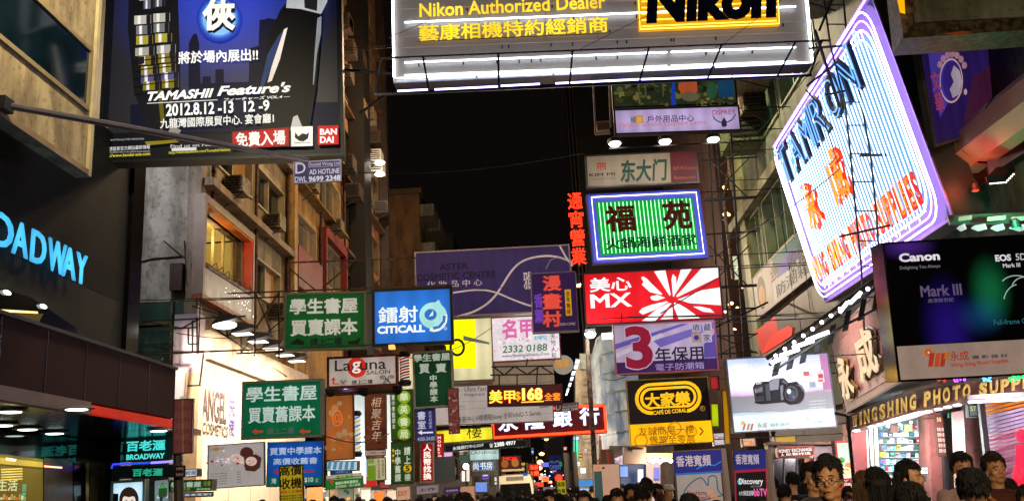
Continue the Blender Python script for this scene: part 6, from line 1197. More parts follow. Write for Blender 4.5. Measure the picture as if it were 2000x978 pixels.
# camera light box, lit
S = Sign('light_box_sign', 'bright white camera advertising light box with picture of a big camera', 'light box', [(1418, 699), (1618, 688), (1635, 832), (1431, 848)], 17, 'c0c4d0', 1.0, frame='4a4a58', fw=.025, kind='glow', thick=.25)
pb2 = bpy.data.materials.new('dusk_print'); pb2.use_nodes = True; N = pb2.node_tree.nodes; L = pb2.node_tree.links; b = N['Principled BSDF']; b.inputs['Base Color'].default_value = (.3, .3, .35, 1)
tc = N.new('ShaderNodeTexCoord'); sx = N.new('ShaderNodeSeparateXYZ'); L.new(tc.outputs['Generated'], sx.inputs[0])
r = N.new('ShaderNodeValToRGB'); cr = r.color_ramp; cr.elements[0].position = 0; cr.elements[0].color = (*lin('88a8b0'), 1); cr.elements[1].position = 1; cr.elements[1].color = (*lin('8a9cc4'), 1)
for p_, c_ in ((.035, '90b4b8'), (.04, '2a5054'), (.2, '183a3e'), (.33, '0c181e'), (.36, 'a88cb0'), (.48, 'e0d4ec'), (.62, 'f0f6ff'), (.85, 'b8ccf0')):
    q = cr.elements.new(p_); q.color = (*lin(c_), 1)
nz = N.new('ShaderNodeTexNoise'); nz.inputs['Scale'].default_value = 3; nz.inputs['Detail'].default_value = 5; mr = N.new('ShaderNodeMapRange'); mr.inputs[3].default_value = -.06; mr.inputs[4].default_value = .06; L.new(tc.outputs['Generated'], nz.inputs[0]); L.new(nz.outputs[0], mr.inputs[0])
ad = N.new('ShaderNodeMath'); L.new(sx.outputs[2], ad.inputs[0]); L.new(mr.outputs[0], ad.inputs[1]); L.new(ad.outputs[0], r.inputs[0]); L.new(r.outputs[0], b.inputs['Emission Color']); b.inputs['Emission Strength'].default_value = 1.1
S.p([(.015, .23), (.985, .24), (.985, .98), (.015, .98)], '', n=True, m=pb2, name='poster'); S.p([(.015, .015), (.985, .015), (.985, .235), (.015, .225)], 'cce4e4', 1.05, n=True, name='poster')
S.p([(1600, 692), (1618, 691), (1626, 760), (1608, 762)], 'b880b0', .7)
S.t('PENTAX', 1432, 711, 1481, 722, 'dcdcea', .03, 1.); S.t('645D', 1572, 702, 1600, 712, 'c8b8d4', .02, 1.)
S.p([(1470,756),(1476,746),(1502,744),(1512,738),(1530,737),(1540,747),(1548,750),(1548,784),(1520,786),(1488,788),(1475,784)], '12141a', .7); S.p([(1472,756),(1490,751),(1492,782),(1476,785)], '3a3e46', .8); S.p([(1502,746),(1512,740),(1522,740),(1520,760),(1504,762)], '8a8e9a', .8)
S.p([(1522,750),(1556,744),(1569,760),(1571,775),(1562,788),(1542,790),(1524,782)], '15171c', .8)
for a_, c_, e_ in (([(1474,760),(1488,756),(1489,764),(1475,767)],'9aa0aa',.7), ([(1476,768),(1490,766),(1491,772),(1477,774)],'1a1c22',.5), ([(1494,750),(1502,748),(1506,784),(1497,786)],'454954',.7), ([(1476,747),(1486,745),(1487,749),(1477,751)],'b8bcc4',.8), ([(1490,745),(1497,744),(1498,747),(1491,748)],'0e1014',.5), ([(1504,742),(1511,737),(1529,736),(1532,738),(1512,740)],'c4c8d2',.8), ([(1506,763),(1520,761),(1521,783),(1508,785)],'1c1e26',.6), ([(1529,740),(1538,748),(1536,752),(1526,745)],'5c606c',.7), ([(1473,784),(1520,780),(1521,786),(1488,789),(1475,787)],'101218',.5), ([(1523,753),(1529,751),(1530,780),(1525,781)],'7c808a',.7), ([(1532,749),(1535,748.5),(1537,785),(1534,786)],'16181e',.5), ([(1556,745),(1566,752),(1572,764),(1568,764),(1562,754)],'8a8e98',.8)): S.p(a_, c_, e_)
for i in range(9): S.line([(1477+i*1.6, 757+i*.2), (1478+i*1.6, 780)], .006, '2a2e36', .5)
S.p([(1440,728),(1500,720),(1560,724),(1500,730)], 'e8e8f4', .9); S.p([(1450,742),(1470,738),(1472,741),(1452,745)], 'ece4f0', .9)
S.ell(1546, 768, 18, 20, '14161c', .6); S.ell(1545, 768, 13, 15, '4a5058', .7); S.ell(1544, 768, 10, 12, '202630', .6); S.ell(1546, 770, 7, 9, '384a58', .8); S.ell(1540, 764, 4, 5, 'd4e4e8', 1.); S.ell(1549, 775, 2, 2.5, '8a5aa0', .8)
S.ell(1552, 770, 18, 19, '6a6e74', .7, a0=-80, a1=80, ring=.015)
for x, y, w_, h_, c in ((1568,725,12,9,'c05a58'),(1583,724,2,9,'e0d4dc'),(1594,722,14,24,'d4c4ce'),(1597,730,9,8,'b83c3c'),(1597,741,9,4,'c86058'),(1580,745,12,11,'8a9cb0')): S.r(x, y, x+w_, y+h_, c, .95)
for i in range(3): S.t('• 4000萬像素中幅感光元件', 1577, 781+i*6, 1611, 784+i*6, 'c8d4d8', .01, .9)
for x, c in ((1449, 'b05848'), (1457, 'b07850'), (1464, 'b05848')): S.p([(x, 840), (x+3, 827), (x+7, 826), (x+4, 839)], c, .9)
S.ell(1450, 825, 4, 4, 'c8a860', .95); S.t('永成', 1478, 825, 1497, 835, '7a5048', .01, .7); S.t('攝影器材', 1503, 825, 1541, 832, '8a9090', .0, .7); S.t('Wing Shing Photo Supplies', 1478, 836, 1543, 840, '9a5a50', .01, .7); S.t('enjoy', 1572, 813, 1588, 820, '8a8488', .0, .8); S.t('life', 1590, 820, 1606, 826, '8a8488', .0, .8)
S.mount(XR, y=.15)
lamp('box_spill', 'AREA', S.world(0, -.3, S.h*.5), (.85, .9, 1), 1, parent=S.root, size=.1) if False else None
# brown corner wall with golden characters
S = Sign('shop_sign_wall', 'brown granite shop corner wall with two big golden brush characters', 'sign wall', [(1622, 662), (1716, 560), (1766, 745), (1650, 808)], 18, '6a4844', 0, side='R', prior=2., thick=.4, frame='4a3432', fw=.04, kind='plain')
S.face.data.materials[0] = mat('7a5450', 0, 'wall', .3, 0, .25, 3)
obj('inset_panel', MB().box((-S.w*.36, -.02, S.h*.1), (S.w*.4, 0, S.h*.85)), mat('7a5652', 0, 'plain', .25, 0, .2), S.root)
GOLD = mat('f0dcb4', 0, 'gilded', .45, 0, .1, 4, ecol='f4d0a0')
for ch, u0, v0, u1, v1 in (('永', .12, .12, .38, .66), ('成', .52, .18, .84, .74)):
    S.t(ch, u0, v0, u1, v1, '', .055, 0, n=True, lift=.12, dz=.4, m=GOLD, name='character'); S.t(ch, u0+.012, v0-.004, u1+.012, v1-.004, '', .055, 0, n=True, lift=.05, dz=.6, m=mat('6a4820', .0, 'gilded_edge'), name='character_edge')
for i in range(3): S.t('WING SHING', .30, .3+i*.14, .46, .34+i*.14, 'c8b0a8', .02, .35, n=True)
lamp('sign_spot', 'SPOT', S.world(0, -1.4, S.h+.4), (1, .86, .74), 620, parent=S.root, size=.1, aim=S.world(0, 0, S.h*.4), spot=110)
# fascia with golden channel letters, a gentle curve along the shop front
t = thing('shop_fascia', 'brown curved fascia with gold photo supply letters and a row of downlights', 'shop fascia', atx(1690, 815, 6.9))
o0 = t.location; n = 15
top = [(1650,815),(1690,795),(1740,777),(1790,762),(1850,750),(1900,744),(1960,736),(2060,722)]; bot = [(1668,838),(1700,829),(1745,817),(1790,804),(1850,790),(1900,780),(1960,770),(2060,752)]
def FX(px, P_): xs = [a[0] for a in P_]; ys = [a[1] for a in P_]; return np.interp(px, xs, ys)
def fasc(px, v, off=0):
    y = FX(px, bot)*(1-v)+FX(px, top)*v; k = (px-1650)/410; Y = 17.1-4.3*k+.5*math.sin(math.pi*min(1, k)) ; return at(px, y, Y-off)
mb = MB(); vs = []; fs = []; m_ = 28
for i in range(m_):
    px = 1652+i*(405/(m_-1)); vs += [fasc(px, 0)-o0, fasc(px, 1)-o0, fasc(px, 1)+Vector((.45, .6, 0))-o0, fasc(px, 0)+Vector((.45, .6, 0))-o0]
for i in range(m_-1):
    a = i*4
    for k in range(4): fs.append((a+k, a+(k+1) % 4, a+4+(k+1) % 4, a+4+k))
fs += [(0, 3, 2, 1), tuple((m_-1)*4+k for k in range(4))]
obj('fascia_panel', mb.add(vs, fs), mat('6a4a44', 0, 'wall', .35, 0, .2, 4), t)
GL = mat('c8a858', .3, 'gilded_letter', .3, .4, .2, 6, ecol='e0c060'); GE = mat('7a6020', 0, 'gilded_side', .4, .4)
txt = 'WINGSHING PHOTO SUPPLIES'; px = 1664; step = 17.2
for k, ch in enumerate(txt):
    adv = (.55 if ch in 'I ' else 1.)*(12.5+k*.42)
    if ch != ' ':
        a = fasc(px+1, .12, .1); b_ = fasc(px+adv-1.5, .12, .1); c = fasc(px+1, .86, .1); v, f = glyphs(ch, .06, 'fill'); mn, mx = v.min(0), v.max(0)
        U = b_-a; V = c-a; Nn = U.cross(V).normalized()*-1
        for dd, mm, nm in ((0, GL, 'letter'), (.1, GE, 'letter_side')):
            pts = [a+U*((q[0]-mn[0])/(mx[0]-mn[0]))+V*((q[1]-mn[1])/(mx[1]-mn[1]))-Vector((.35, .9, 0)).normalized()*(.08-dd*.5+q[2]*.3)-o0 for q in v]
            obj(nm, MB().add(pts, f), mm, t)
    px += adv+1.5
for i, px in enumerate((1665, 1695, 1711, 1725, 1739, 1754, 1770, 1787, 1805, 1825, 1843, 1862)):
    P = fasc(px, 0, .25)-o0+Vector((.1, .1, -.02)); obj('downlight', MB().ball(P, .06, 1.2, 1.2, .35, 8, 5), emit('f4f4ff' if i % 4 else 'd8ffe8', 4), t)
    if i % 4 == 1: lamp('downlight_lamp', 'SPOT', P+o0-Vector((0, 0, .1)), (1, .95, .88), 60, parent=t, aim=P+o0-Vector((.2, .3, 2)), spot=140); lamp('added_letter_wash', 'POINT', P+o0+Vector((-.4, -1.1, .05)), (1, .9, .7), 14, parent=t, size=.1)  # wash lamps have no fixture, added to light the gold letters
# small money exchange and other right side shop signs
S = Sign('shop_sign', 'dark red money exchange sign box behind the man with glasses', 'light box', [(1518, 874), (1588, 869), (1590, 888), (1519, 893)], 17, '4a0c08', .8, frame='8a2a1c', fw=.02, kind='glow')
S.t('MONEY EXCHANGE', 1518, 875, 1586, 882, 'e8e0d8', .04, 1.); S.t('人民幣找換', 1522, 883, 1584, 890, 'e8e0d8', .04, 1.)
S = Sign('shop_sign', 'upright red restaurant poster sign with salad picture behind the glasses man', 'light box', [(1631, 864), (1662, 856), (1668, 934), (1636, 940)], 15.5, 'b8d4c0', .95, frame='8a1a10', fw=.03, kind='box')
S.ell(1643, 898, 7, 6, '5aa030', .9); S.ell(1652, 920, 12, 8, 'e8c890', .95); S.ell(1656, 910, 6, 8, 'd88830', .95); S.ell(1650, 922, 13, 10, 'e4e0d4', 1., ring=.02)
S = Sign('shop_sign', 'red strip sign with white characters beside the pony tailed pedestrian', 'light box', [(1636, 940), (1668, 938), (1668, 975), (1636, 976)], 15, 'b01010', .9, kind='box'); S.t('本店特價', 1642, 942, 1668, 952, 'f0d8d0', .03, 1.)
for i, (q, c, lb, tx, tc_) in enumerate((
    ([(1388,788),(1404,786),(1405,832),(1389,834)], 'b8d008', 'lime yellow light box right of the cafe sign', None, None),
    ([(1392,845),(1424,842),(1426,868),(1394,871)], 'c8c4c8', 'white camera shop light box right of the cafe sign', 'Canon', 'b0504c'),
    ([(1449,855),(1476,853),(1477,871),(1450,873)], 'd8b898', 'cream light box with orange lettering below the camera light box', 'COIN', 'd87020'),
    ([(1512,852),(1555,848),(1556,864),(1513,868)], 'b89830', 'mustard light box with curl pattern below the camera light box', None, None),
    ([(1386,735),(1404,733),(1405,760),(1387,762)], 'a82028', 'small crimson light box behind the number 3 sign', None, None))):
    S = Sign('shop_sign', lb, 'light box', q, 21+i*.3 if i < 2 else 18.5, c, .9, frame='4a2a20', fw=.02, kind='box')
    if tx: S.t(tx, q[0][0]+3, q[0][1]+4, q[1][0]-3, q[0][1]+(16 if tx == 'COIN' else 12), tc_, .03, .9)
S = Sign('banner', 'yellow swallow tail flag left of the bright camera light box', 'flag', [(1409, 762), (1422, 760), (1427, 866), (1415, 868)], 18.2, 'c88a10', .7, kind='box', thick=.03)
# ================================================================== street furniture and the far street
def pole(label, pts, Y, r_, m=STEEL, name='street_pole', cat='pole'):
    P = at(pts[-1][0], pts[-1][1], Y); t = thing(name, label, cat, (P.x, Y, 0)); o0 = Vector((P.x, Y, 0))
    q = [at(a, b_, Y)-o0 for a, b_ in pts]; q.append(Vector((q[-1].x, 0, .0))); obj('pole', MB().tube(q, r_, 10, r_*1.25), m, t); obj('base', MB().lathe((q[-1].x, 0, 0), [(r_*2.2, 0), (r_*2.2, .06), (r_*1.4, .3)], 12), m, t); return t, o0
t, o0 = pole('tall grey brown lamp post with a white floodlight on top right of the price sign', [(1146, 648), (1152, 760), (1163, 930)], 22, .055, mat('6a5a48', 0, 'rust'), 'lamp_post', 'lamp post')
P = at(1153, 652, 21.8)-o0; obj('lamp_head', MB().box(P-Vector((.12, .05, .05)), P+Vector((.12, .15, .12))), DARK, t); obj('bulb', MB().ball(P, .11, 1.2, .6, .9), emit('eef6ff', 14), t); lamp('floodlight', 'POINT', P+o0+Vector((0, -.35, -.1)), (.9, .95, 1), 120, parent=t)
t, o0 = pole('near grey street post with a mauve notice board at the left', [(347, 885), (350, 978)], 9.5, .045, mat('5a5450', 0, 'plain'))
S = Sign('notice_board', 'mauve brown backlit notice board with ghost lettering on the grey street post', 'notice board', [(337, 773), (377, 783), (377, 887), (338, 884)], 9.4, '6e3c38', .62, frame='8a6a60', fw=.012, kind='box', thick=.03)
for i in range(4): S.t('禁止停車', 342, 792+i*22, 373, 803+i*22, '5c302e', .02, .55)
S.line([(357, 780), (358, 886)], .015, '8a6a30', .5); S.ell(357, 776, 6, 3, 'd8d8a0', .5, k=8)
S = Sign('notice_board', 'small square brown plate with a two way arrow under the mauve board', 'sign plate', [(340, 909), (361, 908), (361, 931), (341, 932)], 9.35, '7a5e54', .5, kind='glow', thick=.02); S.p([(343,920),(348,914),(348,917),(354,917),(354,914),(359,920),(354,926),(354,923),(348,923),(348,926)], '2a1c18', .3)
# left street level shops
t = thing('shop', 'row of bright little shop fronts along the left pavement', 'shop front', (XL, 30, 0)); o0 = Vector((XL, 30, 0))
def lb(x0, y0, x1, y1, Y, m, nm, d=.15, lift=0):
    a, b_ = at(x0, y1, Y)-o0, at(x1, y0, Y)-o0; return obj(nm, MB().box((a.x, a.y, a.z), (b_.x, a.y+d, b_.z)), m, t)
lb(380, 935, 905, 1010, 34, mat('3a2c28', .05, 'wall'), 'dark_wall', .3)
cols = ['e8d8b8', 'c82820', 'e0e4e8', 'd8a030', '30503a', '4a78b8', 'f0e8e0', 'b8b0a0', 'e87838', '205838']
x = 400
while x < 760:
    wd = random.uniform(14, 40); lb(x, random.uniform(948, 956), x+wd, 985, 33.5, emit(random.choice(['b8a888', '8a8c84', 'a88868', 'c0b8b0', '7a8078']), .75, 'box'), 'shop_window', .1)
    for j in range(int(wd/4)): a = x+random.uniform(0, wd-4); y = random.uniform(952, 976); lb(a, y, a+random.uniform(2, 7), y+random.uniform(2, 8), 33.3, emit(random.choice(cols), .9), 'goods', .05)
    x += wd+random.uniform(1, 4)
for (x0, y0, x1, y1, c, e_) in ((495, 950, 545, 962, 'd8c020', .9), (640, 932, 705, 952, '206828', .8), (645, 922, 704, 934, 'b8b090', .8), (600, 950, 630, 985, 'e08850', .9), (690, 930, 735, 950, 'b81c1c', .9), (742, 940, 760, 952, '702020', .8), (757, 955, 800, 975, 'd8b8a0', .9), (706, 955, 722, 985, 'e8dcc8', 1.), (730, 958, 750, 985, 'd87028', .9), (470, 958, 520, 975, 'a8d0b8', .9), (420, 958, 460, 985, 'd0c8b0', .9)): lb(x0, y0, x1, y1, 32.8, emit(c, e_), 'shop_banner', .1)
lb(690, 770, 712, 945, 32, emit('b8c8d0', 1.0, 'box'), 'bright_panel', .1); lb(752, 770, 763, 945, 32, emit('d0d4d0', 1.0, 'box'), 'bright_panel', .1); lb(640, 895, 720, 935, 32.2, emit('c0d0d4', .9), 'bright_panel', .1); lb(517, 862, 523, 950, 30, emit('d0b0e0', .9), 'lilac_edge', .1)
lb(776, 690, 806, 765, 31, emit('d4c8a0', .95, 'box'), 'cream_panel', .1); lb(806, 690, 870, 760, 31.5, emit('c8b880', .8, 'box'), 'cream_panel', .1); lb(885, 700, 960, 760, 30.5, mat('6a5a50', .2, 'plain'), 'grey_panel', .1); lb(960, 700, 1080, 760, 31.8, mat('b0a8a0', .5, 'plain', .5, 0, .2), 'pale_panel', .1)
S = Sign('shop_sign', 'green textbook shop board with white strip and red arrow near the left shops', 'sign', [(635, 935), (708, 928), (709, 948), (636, 957)], 17, '1c6a24', .85, frame='4a7a40', fw=.012, kind='glow', thick=.08)
S.p([(637, 928), (706, 922), (707, 932), (638, 937)], 'a8a48c', .85); S.t('書友書局', 657, 926, 690, 934, '5a8a30', .04, .8); S.p([(640, 932), (652, 940), (648, 942), (650, 948)], 'c82818', .9); S.t('書籍中學新舊課本', 655, 938, 700, 944, 'c0d0b0', .03, .8); S.t('全年特快・信心保證', 655, 945, 704, 950, 'b0c0a0', .03, .8); S.line([(655, 953), (700, 949)], .01, 'b0a828')
S = Sign('awning', 'blue and white striped little awning with navy name strip', 'awning', [(640, 898), (694, 900), (704, 918), (634, 920)], 18, 'b8c8cc', .85, kind='glow', thick=.2)
for i in range(5): S.p([(642+i*11, 900), (648+i*11, 900), (645+i*11.5, 916), (638+i*11.5, 916)], '4a88b0', .8)
S = Sign('notice_board', 'navy name strip under the striped awning', 'sign plate', [(644, 917), (687, 914), (688, 927), (645, 930)], 18, '14305c', .8, kind='glow', thick=.04); S.t('HAIRCUT', 656, 918, 684, 923, '6a84a8', .02, .8)
def barber(px, y0, y1, Y, c, label):
    P = at(px, y1, Y); t = thing('barber_pole', label, 'barber pole', P); h = (at(px, y0, Y)-P).length
    obj('cap', MB().lathe((0, 0, -.06), [(.12, 0), (.14, .08), (.09, .12)], 12), DARK, t); obj('cap', MB().lathe((0, 0, h-.06), [(.09, 0), (.14, .04), (.1, .12)], 12), DARK, t); obj('cylinder', MB().lathe((0, 0, 0), [(.085, .05), (.085, h-.05)], 14), emit('e0d8cc', .8), t)
    for k in range(2):
        pts = [Vector((.09*math.cos(a), .09*math.sin(a), .06+(h-.12)*i/60)) for i in range(61) for a in [i*.42+k*math.pi]]; obj('stripe', MB().tube(pts, .02, 5), emit(c[k], .85), t)
barber(791, 692, 747, 19.6, ('a8301c', '2a3020'), 'red striped barber pole right of the salon sign'); barber(696, 807, 886, 21.4, ('3878b8', 'c8b858'), 'blue and gold striped barber pole right of the orange banner')
for i in range(2):
    x0, x1, y = ((645, 706, 764), (712, 776, 763))[i]; P = at(x0, y, 19.9); t = thing('rolled_awning', ['rolled brown barber pole bar below the salon sign, left one', 'rolled brown barber pole bar below the salon sign, right one'][i], 'awning', P); obj('roll', MB().tube([(0, 0, 0), at(x1, y-3, 19.9)-P], .08, 8), mat('5a4030', .06, 'plain'), t)
    for k in (0, 1): q = (at(x1, y-3, 19.9)-P)*k; obj('cap', MB().ball(q, .12), DARK, t)
P = at(675, 756, 19.7); t = thing('spot_bulb', 'small violet white bulb under the salon sign', 'lamp', P); obj('bulb', MB().ball((0, 0, 0), .05, 2, 1, .7), emit('c8b0ff', 6), t); obj('socket', MB().lathe((0, 0, .03), [(.04, 0), (.03, .08)], 8), DARK, t)
S = Sign('banner', 'reddish hanging cloth strip in front of the white notebook banner', 'banner', [(874, 758), (895, 756), (899, 845), (876, 848)], 19, '6a3430', .7, kind='glow', thick=.02)
for i in range(30): S.ell(random.uniform(878, 894), random.uniform(762, 844), random.uniform(1, 4), random.uniform(1, 4), random.choice(['8a5048', '4a1c1c', 'a8786a', '5a2420']), .7, k=7)
# promo boards at head height
for (q, Y, c, lb_, txt, tcol) in (
    ([(1157,906),(1211,903),(1214,1000),(1160,1003)], 13, 'c0967e', 'peach white promotion board with an orange emblem under the lamp post', None, None),
    ([(773,950),(801,947),(803,975),(775,977)], 16, 'c89c80', 'small peach board left of the sound board', 'EXIT', 'a85a30'),
    ([(812,948),(856,944),(857,962),(813,966)], 16, '8a7a80', 'grey notice board with black characters on the left pavement', '上作', '1c1c20'),
    ([(866,952),(899,949),(900,962),(867,965)], 13, '3a2458', 'small violet broadband board held low on the left', '香港寬頻', 'a894b0'),
    ([(899,948),(928,947),(930,1000),(901,1000)], 14, 'c08a6c', 'salmon board beside the violet broadband board', None, None),
    ([(1172,877),(1198,876),(1201,904),(1175,906)], 15, '4a3020', 'brown square board with a red stripe beside the lamp post', None, None),
    ([(1087,937),(1105,936),(1107,964),(1089,966)], 20, 'a8a010', 'yellow upright board with dark characters in the middle of the street', '高價收機', '2a2810'),
    ([(1060,950),(1086,949),(1087,975),(1061,976)], 24, '8a7474', 'pinkish board left of the yellow upright board', None, None),
    ([(846,893),(888,889),(890,940),(848,942)], 24, '3c3c36', 'dark grey blank panel beside the red money sign', None, None),
    ([(866,882),(884,880),(885,896),(867,898)], 34, 'd8a8d8', 'tiny pink lit sign in the far left shops', None, None),
    ([(898,888),(916,886),(917,906),(899,908)], 36, '3a5a4c', 'tiny green dim sign left of the aqua cosmetics sign', None, None)):
    S = Sign('promotion_board', lb_, 'board', q, Y, c, .78, kind='glow', thick=.04, frame='5a4a44', fw=.01)
    if txt:
        (x0, y0), (x1, _), (_, y1), _ = q
        if txt == '高價收機': S.t('高價', x0+2, y0+3, x1-2, y0+13, tcol, .03, .3); S.t('收機', x0+2, y0+16, x1-1, y0+26, tcol, .03, .3)
        else: S.t(txt, x0+5, y0+(y1-y0)*.3, x1-5, y0+(y1-y0)*.7, tcol, .03, .7)
    if 'emblem' in lb_: S.ell(1169, 913, 4, 4, 'd87a28', .9); S.r(1176, 911, 1181, 915, '5a3020', .5); S.ell(1188, 968, 8, 9, 'd89070', .8); S.p([(1160, 920), (1175, 919), (1180, 990), (1163, 990)], '3a5a58', .6)
    if 'red stripe' in lb_: S.p([(1184, 877), (1187, 877), (1190, 905), (1187, 905)], 'a81818', .8)
bars_px('street_pole', 'thin post below the brown square board', 'pole', [(1189, 905, 1196, 985)], 15, STEEL, .02)
# coach seen from behind, mid street
t = thing('minibus', 'white minibus with roof rack seen head on in the middle of the street', 'minibus', (at(1008, 978, 55).x, 55, 0))
w2 = 1.04
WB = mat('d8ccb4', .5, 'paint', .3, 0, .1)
prof = [(-w2, .35), (w2, .35), (w2, 1.6), (w2*.95, 2.3), (w2*.84, 2.62), (-w2*.84, 2.62), (-w2*.95, 2.3), (-w2, 1.6)]
obj('body', MB().prism(prof, 0, 6.2), WB, t); obj('windscreen', MB().prism([(-w2*.9, 1.35), (w2*.9, 1.35), (w2*.82, 2.15), (-w2*.82, 2.15)], -.03, 0), mat('0c0c0a', 0, 'gloss', .1), t)
obj('roof_rack', MB().box((-.75, .8, 2.62), (.75, 5, 2.7)).box((-.8, .8, 2.7), (-.75, 5, 2.85)).box((.75, .8, 2.7), (.8, 5, 2.85)), mat('8a7a60', .1, 'plain'), t); obj('destination_box', MB().box((-.5, -.02, 2.32), (.5, .2, 2.55)), mat('6a6458', .1, 'plain'), t); obj('roof_box', MB().box((-.75, .4, 2.86), (.55, 2, 3.02)), mat('a89070', .25, 'plain'), t)
for s_ in (-1, 1):
    obj('headlight', MB().ball((s_*.75, -.02, .8), .14, 1.3, .5, .8), emit('ffe8c0', 2), t); obj('wing_mirror', MB().box((s_*(w2+.02), -.1, 1.6), (s_*(w2+.25), 0, 2.0)), DARK, t)
    for y in (1.1, 4.9): obj('wheel', MB().tube([(s_*.75, y, .36), (s_*1.02, y, .36)], .36, 14), DARK, t)
obj('bumper', MB().box((-w2, -.12, .3), (w2, -.002, .55)), DARK, t); obj('reflected_lamp', MB().ball((.35, -.05, 1.7), .06), emit('ff8a30', 4), t).name = 'painted_lamp_glint'  # lamp reflection on the windscreen painted as a glowing ball
# far street: sodium lamps, traffic light, red neon, dark tower with vertical sign
for i, (px, py, Y) in enumerate(((1067, 857, 60), (1058, 885, 80), (1055, 902, 100), (1053, 913, 130))):
    P = at(px, py, Y); t = thing('street_lamp', 'orange sodium street lamp, ' + ['highest and nearest', 'second from the top', 'third from the top', 'lowest and farthest'][i] + ' in the far street', 'street lamp', (P.x+3.0, Y, 0), group='sodium street lamps')
    o0 = Vector((P.x+3., Y, 0)); obj('mast', MB().tube([(0, 0, 0), (0, 0, P.z-.3), (-1.2, 0, P.z+.2), (-2.8, 0, P.z+.1)], .07, 8), STEEL, t); obj('lamp_shade', MB().box((-3.3, -.15, P.z+.02), (-2.6, .15, P.z+.15)), DARK, t); obj('bulb', MB().ball((-3., 0, P.z), .13+.1*i, 1, 1, .7), emit('ff9a50', 9), t)
    if i == 0: lamp('added_street_light', 'POINT', (P.x, 50., P.z-.5), (1, .8, .6), 1500, parent=t, size=.2)  # unseen lamp added before the mast to light the minibus
t = thing('traffic_light', 'traffic light showing red above the yellow upright board', 'traffic light', (at(1091, 932, 30).x, 30, 0)); P = at(1091, 933, 30)
o0 = Vector(t.location); z = P.z; obj('post', MB().tube([(0, 0, 0), (0, 0, z-.4)], .05), DARK, t); obj('housing', MB().box((-.14, 0, z-.6), (.14, .2, z+.2)), DARK, t); obj('red_lens', MB().ball((0, -.02, z), .11, 1, .5, 1), emit('ff1c10', 6), t); obj('dark_lens', MB().ball((0, -.01, z-.28), .08, 1, .4, 1), BLACK, t)
t = thing('traffic_light', 'tall dark traffic light column right of the yellow upright board', 'traffic light', (at(1117, 930, 30).x, 30, 0)); P = at(1114, 905, 30); o0 = Vector(t.location)
obj('post', MB().tube([(0, 0, 0), (0, 0, P.z-.2)], .05), DARK, t); obj('housing', MB().box((-.22, 0, P.z-.75), (.2, .25, P.z+.35)), BLACK, t)
for x, y0, y1 in ((1118, 850, 990), (1122, 740, 990)): bars_px('street_pole', 'thin pale pole far up the street, %s one' % ('shorter' if y0 > 800 else 'taller'), 'pole', [(x, y0, x+3, y1)], 34, mat('6a6458', 0, 'rust'), .045)
t = thing('apartment_building', 'dark blue tower in the far street with a vertical sign', 'building', at(1085, 960, 110)); o0 = Vector(t.location)
def wb(x0, y0, x1, y1, Y, m, nm, d=.3):
    a, b_ = at(x0, y1, Y)-o0, at(x1, y0, Y)-o0; return obj(nm, MB().box((a.x, a.y, a.z), (b_.x, a.y+d, b_.z)), m, t)
wb(1070, 852, 1102, 1000, 112, mat('10142c', .25, 'plain', .5, 0, .4, .1), 'wall', 8); 
for i in range(6): wb(1072+i*5, 858, 1073+i*5, 950, 111.5, mat('2c3460', .25, 'plain'), 'window_strip', .1)
S = Sign('shop_sign', 'dim blue upright sign reading now open on the far tower', 'sign', [(1072, 888), (1096, 888), (1096, 935), (1072, 935)], 108, '101848', .6, kind='glow', thick=.3); S.t('NOW', 1073, 896, 1095, 904, '5064a8', .04, .8); S.t('OPEN', 1073, 907, 1095, 916, '5064a8', .04, .8)
for i, (x0, y0, x1, y1, Y, c, e_, lb_) in enumerate(((1032,905,1054,930,90,'e01c14',1.2,'red neon cluster sign in the far street'), (1056,902,1072,911,88,'6a78e8',1.1,'small blue violet sign beside the red neon cluster'), (1052,928,1068,936,85,'ffb8a0',1.2,'pinkish white glowing sign in the far street'), (928,940,952,960,42,'7090e0',1.0,'blue white shop screen right of the salmon board'), (1115,935,1160,950,48,'4a90d8',.9,'wide blue shop strip light in the far right'), (1117,952,1160,958,48,'a8c0e8',1.0,'thin pale blue strip under the wide blue one'), (1103,930,1112,945,60,'50b0e0',1.,'small cyan sign left of the dark traffic light column'), (1120,850,1130,900,52,'20a088',.9,'upright teal sign on the beige facade'), (1133,912,1145,924,50,'e8f0f8',1.3,'white slanted lamp sign under the beige facade'), (1002,860,1012,866,60,'c82838',.9,'tiny red sign under the phone number strip'), (1040, 940, 1062, 950, 80, 'f04830', 1.1, 'row of red orange lights in the far street'), (1120, 852, 1131, 858, 51, '90a8e8', 1., 'tiny blue cap sign above the teal one'))):
    S = Sign('shop_sign', lb_, 'light box', [(x0, y0+.5), (x1, y0), (x1, y1), (x0, y1+.5)], Y, c, e_, kind='glow', thick=.2)
    if i == 0:
        S.lay = .05
        S.r(.04, .04, .96, .96, '5a0808', .7, n=True); S.t('海鮮', x0+2, y0+2, x1-2, y0+12, 'ff4a30', .03, 2.); S.t('火鍋', x0+2, y0+13, x1-2, y1-2, 'ff5a30', .03, 2.)
mb = MB(); o0 = at(1060, 950, 70)
cl = [('ff5030', 5), ('ffc890', 5), ('ffffff', 5), ('ff2818', 4), ('80b0ff', 4)]
t = thing('traffic_lights_cluster', 'scatter of car and shop lights at the end of the street', 'lights', o0); t.name = 'distant_lights'
for c, e_ in cl:
    mb = MB()
    for i in range(16): P = at(random.uniform(1035, 1160), random.uniform(918, 962), random.uniform(60, 100)); mb.ball(P-o0, random.uniform(.03, .09), n=6, m=4)
    o = obj('light_dots', mb, emit(c, e_), t); o['kind'] = 'stuff'
